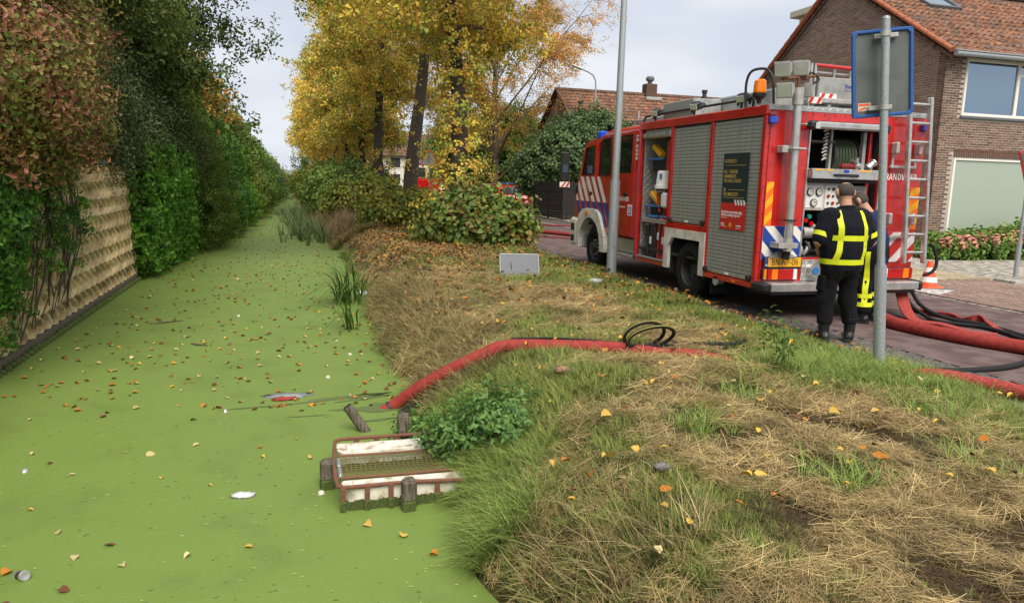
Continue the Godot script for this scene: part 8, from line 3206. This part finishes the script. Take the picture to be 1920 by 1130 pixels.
	for q in [[V(-0.06, 0.93, 0), V(0.06, 0.93, 0), 0.135, 0.135], [V(-0.06, 0.84, 0.015), V(0.06, 0.84, 0.015), 0.13, 0.13], [lhip + V(0, -0.02, 0), lkn, 0.115, 0.088], [lkn, V(-0.148, 0.24, 0.012), 0.088, 0.082], [rhip + V(0, -0.02, 0), rkn, 0.115, 0.088], [rkn, V(0.152, 0.24, 0.018), 0.088, 0.082]]:
		tr.bone(q[0], q[1], q[2], q[3])
	tr.cuts = [[V(0, 0.20, 0), V(0, -1, 0)]]
	var tg := Geo.new()
	tr.mesh_into(tg, 0.015)
	var trs := part(p, "trousers", tg, M.black_cloth)
	var pk := Geo.new()
	pk.box(V(0.222, 0.66, 0.0), V(0.035, 0.17, 0.13), 0.012, Basis(V(0, 0, 1), 0.08))
	pk.box(V(-0.222, 0.66, 0.0), V(0.035, 0.17, 0.13), 0.012, Basis(V(0, 0, 1), -0.08))
	part(trs, "cargo_pocket", pk, M.black_cloth)
	for s in [[lan, V(-0.13, 0, -1)], [ran, V(0.5, 0, -0.85)]]:
		boots(p, s[0], s[1].normalized())
	# his colleague, bent over at the pump
	p = thing("person", "person in blue jacket bending towards the pump, half hidden by the signpost", "person", V(7.08, -0.03, -7.82), 0.55, "firefighters behind the engine")
	face = V(-0.1, -0.62, -0.8).normalized()
	up = V(0.0, 0.78, -0.6).normalized()
	hc = V(-0.03, 1.53, -0.20)
	nk = V(0.0, 1.39, -0.09)
	body = Geo.new()
	hf = head_field(hc, face, up, nk)
	hf.mesh_into(body, 0.008)
	f = Field.new()
	f.k = 0.06
	var les := [V(-0.11, 0.88, 0.02), V(-0.13, 0.48, -0.04), V(-0.135, 0.10, 0.0)]
	var res := [V(0.11, 0.88, 0.02), V(0.14, 0.48, -0.02), V(0.155, 0.10, 0.03)]
	var ls := V(-0.2, 1.32, -0.06)
	var rs := V(0.2, 1.32, -0.06)
	var le := V(-0.27, 1.08, -0.14)
	var re := V(0.28, 1.07, -0.1)
	var lw := V(-0.16, 1.05, -0.36)
	var rw := V(0.14, 1.02, -0.34)
	for q in [[les[0], les[1], 0.075, 0.05], [les[1], les[2], 0.05, 0.035], [res[0], res[1], 0.075, 0.05], [res[1], res[2], 0.05, 0.035], [V(0, 0.9, 0.02), V(0, 1.25, -0.04), 0.11, 0.12], [nk, V(0, 1.25, -0.05), 0.06, 0.09], [ls, le, 0.05, 0.042], [rs, re, 0.05, 0.042], [le, lw, 0.044, 0.03], [re, rw, 0.044, 0.03]]:
		f.bone(q[0], q[1], q[2], q[3])
	f.mesh_into(body, 0.018)
	hl = Field.new()
	hl.k = 0.012
	hand_bones(hl, rw, V(-0.3, -0.2, -0.9), V(-0.7, -0.4, 0.2).normalized(), 1.0)
	hand_bones(hl, lw, V(0.3, -0.2, -0.9), V(0.7, -0.4, 0.2).normalized(), -1.0)
	hl.mesh_into(body, 0.006)
	part(p, "body", body, M.skin)
	hair = head_field(hc, face, up, nk)
	for i in hair.bones.size():
		hair.bones[i][2] += 0.008
		hair.bones[i][3] += 0.008
	hair.bones.resize(1)
	hair.cuts = [[hc - up * 0.07, -up], [hc + face * 0.05, face]]
	hg = Geo.new()
	hair.mesh_into(hg, 0.01)
	part(p, "hair", hg, M.hair)
	j = Field.new()
	j.k = 0.07
	j.fold = 0.016
	j.nf.seed = 5
	j.nf.frequency = 0.006
	for q in [[V(0, 0.80, 0.03), V(0, 1.05, 0.01), 0.15, 0.155, 1.35], [V(0, 1.05, 0.01), V(0, 1.27, -0.04), 0.155, 0.135, 1.5], [V(-0.15, 1.31, -0.06), V(0.15, 1.31, -0.06), 0.085, 0.085, 1.0], [ls, le, 0.085, 0.072, 1.0], [rs, re, 0.085, 0.072, 1.0], [le, le.lerp(lw, 0.8), 0.07, 0.056, 1.0], [re, re.lerp(rw, 0.8), 0.07, 0.056, 1.0]]:
		j.bone(q[0], q[1], q[2], q[3], q[4])
	j.cuts = [[V(0, 0.76, 0), V(0, -1, 0)]]
	jg = Geo.new()
	j.mesh_into(jg, 0.016)
	jk = part(p, "jacket", jg, M.blue_cloth)
	# white hood hanging at his neck
	var hd := crumple(15, V(0.07, 0.085, 0.045), 10)
	var wh := part(p, "white_hood", hd, M.white_plastic)
	wh.position = V(0.15, 1.47, 0.0)
	wh.rotation = V(0.3, 0.2, -0.6)
	var strap := Geo.new()
	strap.tube(smooth([V(0.22, 1.55, 0.0), V(0.19, 1.47, 0.05), V(0.10, 1.39, 0.08)], 5), 0.012, 6, true, 0.4)
	part(wh.get_parent(), "black_strap", strap, M.black_plastic)
	var over := Field.new()
	over.k = 0.06
	over.fold = 0.018
	over.nf.seed = 12
	over.nf.frequency = 0.007
	for q in [[V(-0.06, 0.95, 0.02), V(0.06, 0.95, 0.02), 0.15, 0.15], [V(-0.06, 0.82, 0.03), V(0.06, 0.82, 0.03), 0.145, 0.145], [les[0], les[1], 0.125, 0.105], [les[1], V(-0.135, 0.20, 0.0), 0.105, 0.10], [res[0], res[1], 0.125, 0.105], [res[1], V(0.15, 0.20, 0.02), 0.105, 0.10]]:
		over.bone(q[0], q[1], q[2], q[3])
	over.cuts = [[V(0, 0.13, 0), V(0, -1, 0)]]
	tg = Geo.new()
	over.mesh_into(tg, 0.016)
	trs = part(p, "trousers", tg, M.black_cloth)
	for s in [[les, -1.0], [res, 1.0]]:
		var leg := Field.new()
		leg.k = 0.05
		leg.fold = 0.018
		leg.nf = over.nf
		leg.bone(s[0][0], s[0][1], 0.125, 0.105)
		leg.bone(s[0][1], V(s[0][2].x, 0.2, s[0][2].z), 0.105, 0.10)
		for y in [0.36, 0.25]:
			part(trs, "reflective_band", ring(leg, V(lerpf(s[0][2].x, s[0][1].x, 0.5), y, 0.0), V(0, 1, 0), 0.055, 0.3), M.band_yellow)
		var pts := []
		var ds := []
		var ac := []
		for k in 20:
			var q := k / 19.0
			pts.append(V(0.6 * s[1], lerpf(0.22, 0.92, q), 0.03))
			ds.append(V(-s[1], 0, 0))
			ac.append(V(0, 0, 1))
		part(trs, "reflective_band", band(over, pts, ds, ac, 0.055), M.band_yellow)
		pts = []
		ds = []
		ac = []
		for k in 16:
			var q := k / 15.0
			pts.append(V(0.14 * s[1], lerpf(0.72, 1.06, q), 0.6))
			ds.append(V(0, 0, -1))
			ac.append(V(1, 0, 0))
		part(trs, "reflective_band", band(over, pts, ds, ac, 0.055), M.band_yellow)
		boots(p, s[0][2], V(0.1 * s[1], 0, -1).normalized())


func boots(p: Node, an: Vector3, dir: Vector3) -> void:
	var b := Field.new()
	b.k = 0.03
	b.fold = 0.006
	b.nf.frequency = 0.02
	b.bone(V(an.x, 0.27, an.z), V(an.x, 0.12, an.z), 0.068, 0.056)
	b.bone(an + V(0, -0.045, 0.0) - dir * 0.03, an + dir * 0.08 + V(0, -0.045, 0), 0.052, 0.048)
	b.bone(an + dir * 0.08 + V(0, -0.05, 0), an + dir * 0.165 + V(0, -0.06, 0), 0.05, 0.042)
	b.cuts = [[V(0, 0.022, 0), V(0, -1, 0)], [V(0, 0.275, 0), V(0, 1, 0)]]
	var g := Geo.new()
	b.mesh_into(g, 0.012)
	var bt := part(p, "boot", g, M.boot)
	g = Geo.new()
	var s := dir.cross(Vector3.UP)
	var q := Basis(s, Vector3.UP, -dir)
	g.box(V(an.x, 0.014, an.z) + dir * 0.06, V(0.098, 0.03, 0.285), 0.012, q)
	g.box(V(an.x, 0.02, an.z) - dir * 0.05, V(0.092, 0.042, 0.07), 0.008, q)
	part(bt, "sole", g, M.rubber)
	g = Geo.new()
	for k in 5:
		var c := an + dir * (0.075 + 0.012 * k) + V(0, 0.055 - 0.021 * k, 0)
		g.tube([c - s * 0.03, c + V(0, 0.008, 0), c + s * 0.03], 0.004, 5)
	part(bt, "lace", g, M.alu_dull)


func build_all() -> void:
	ground()
	grass()
	left_side()
	right_plants()
	houses()
	street()
	truck()
	people()
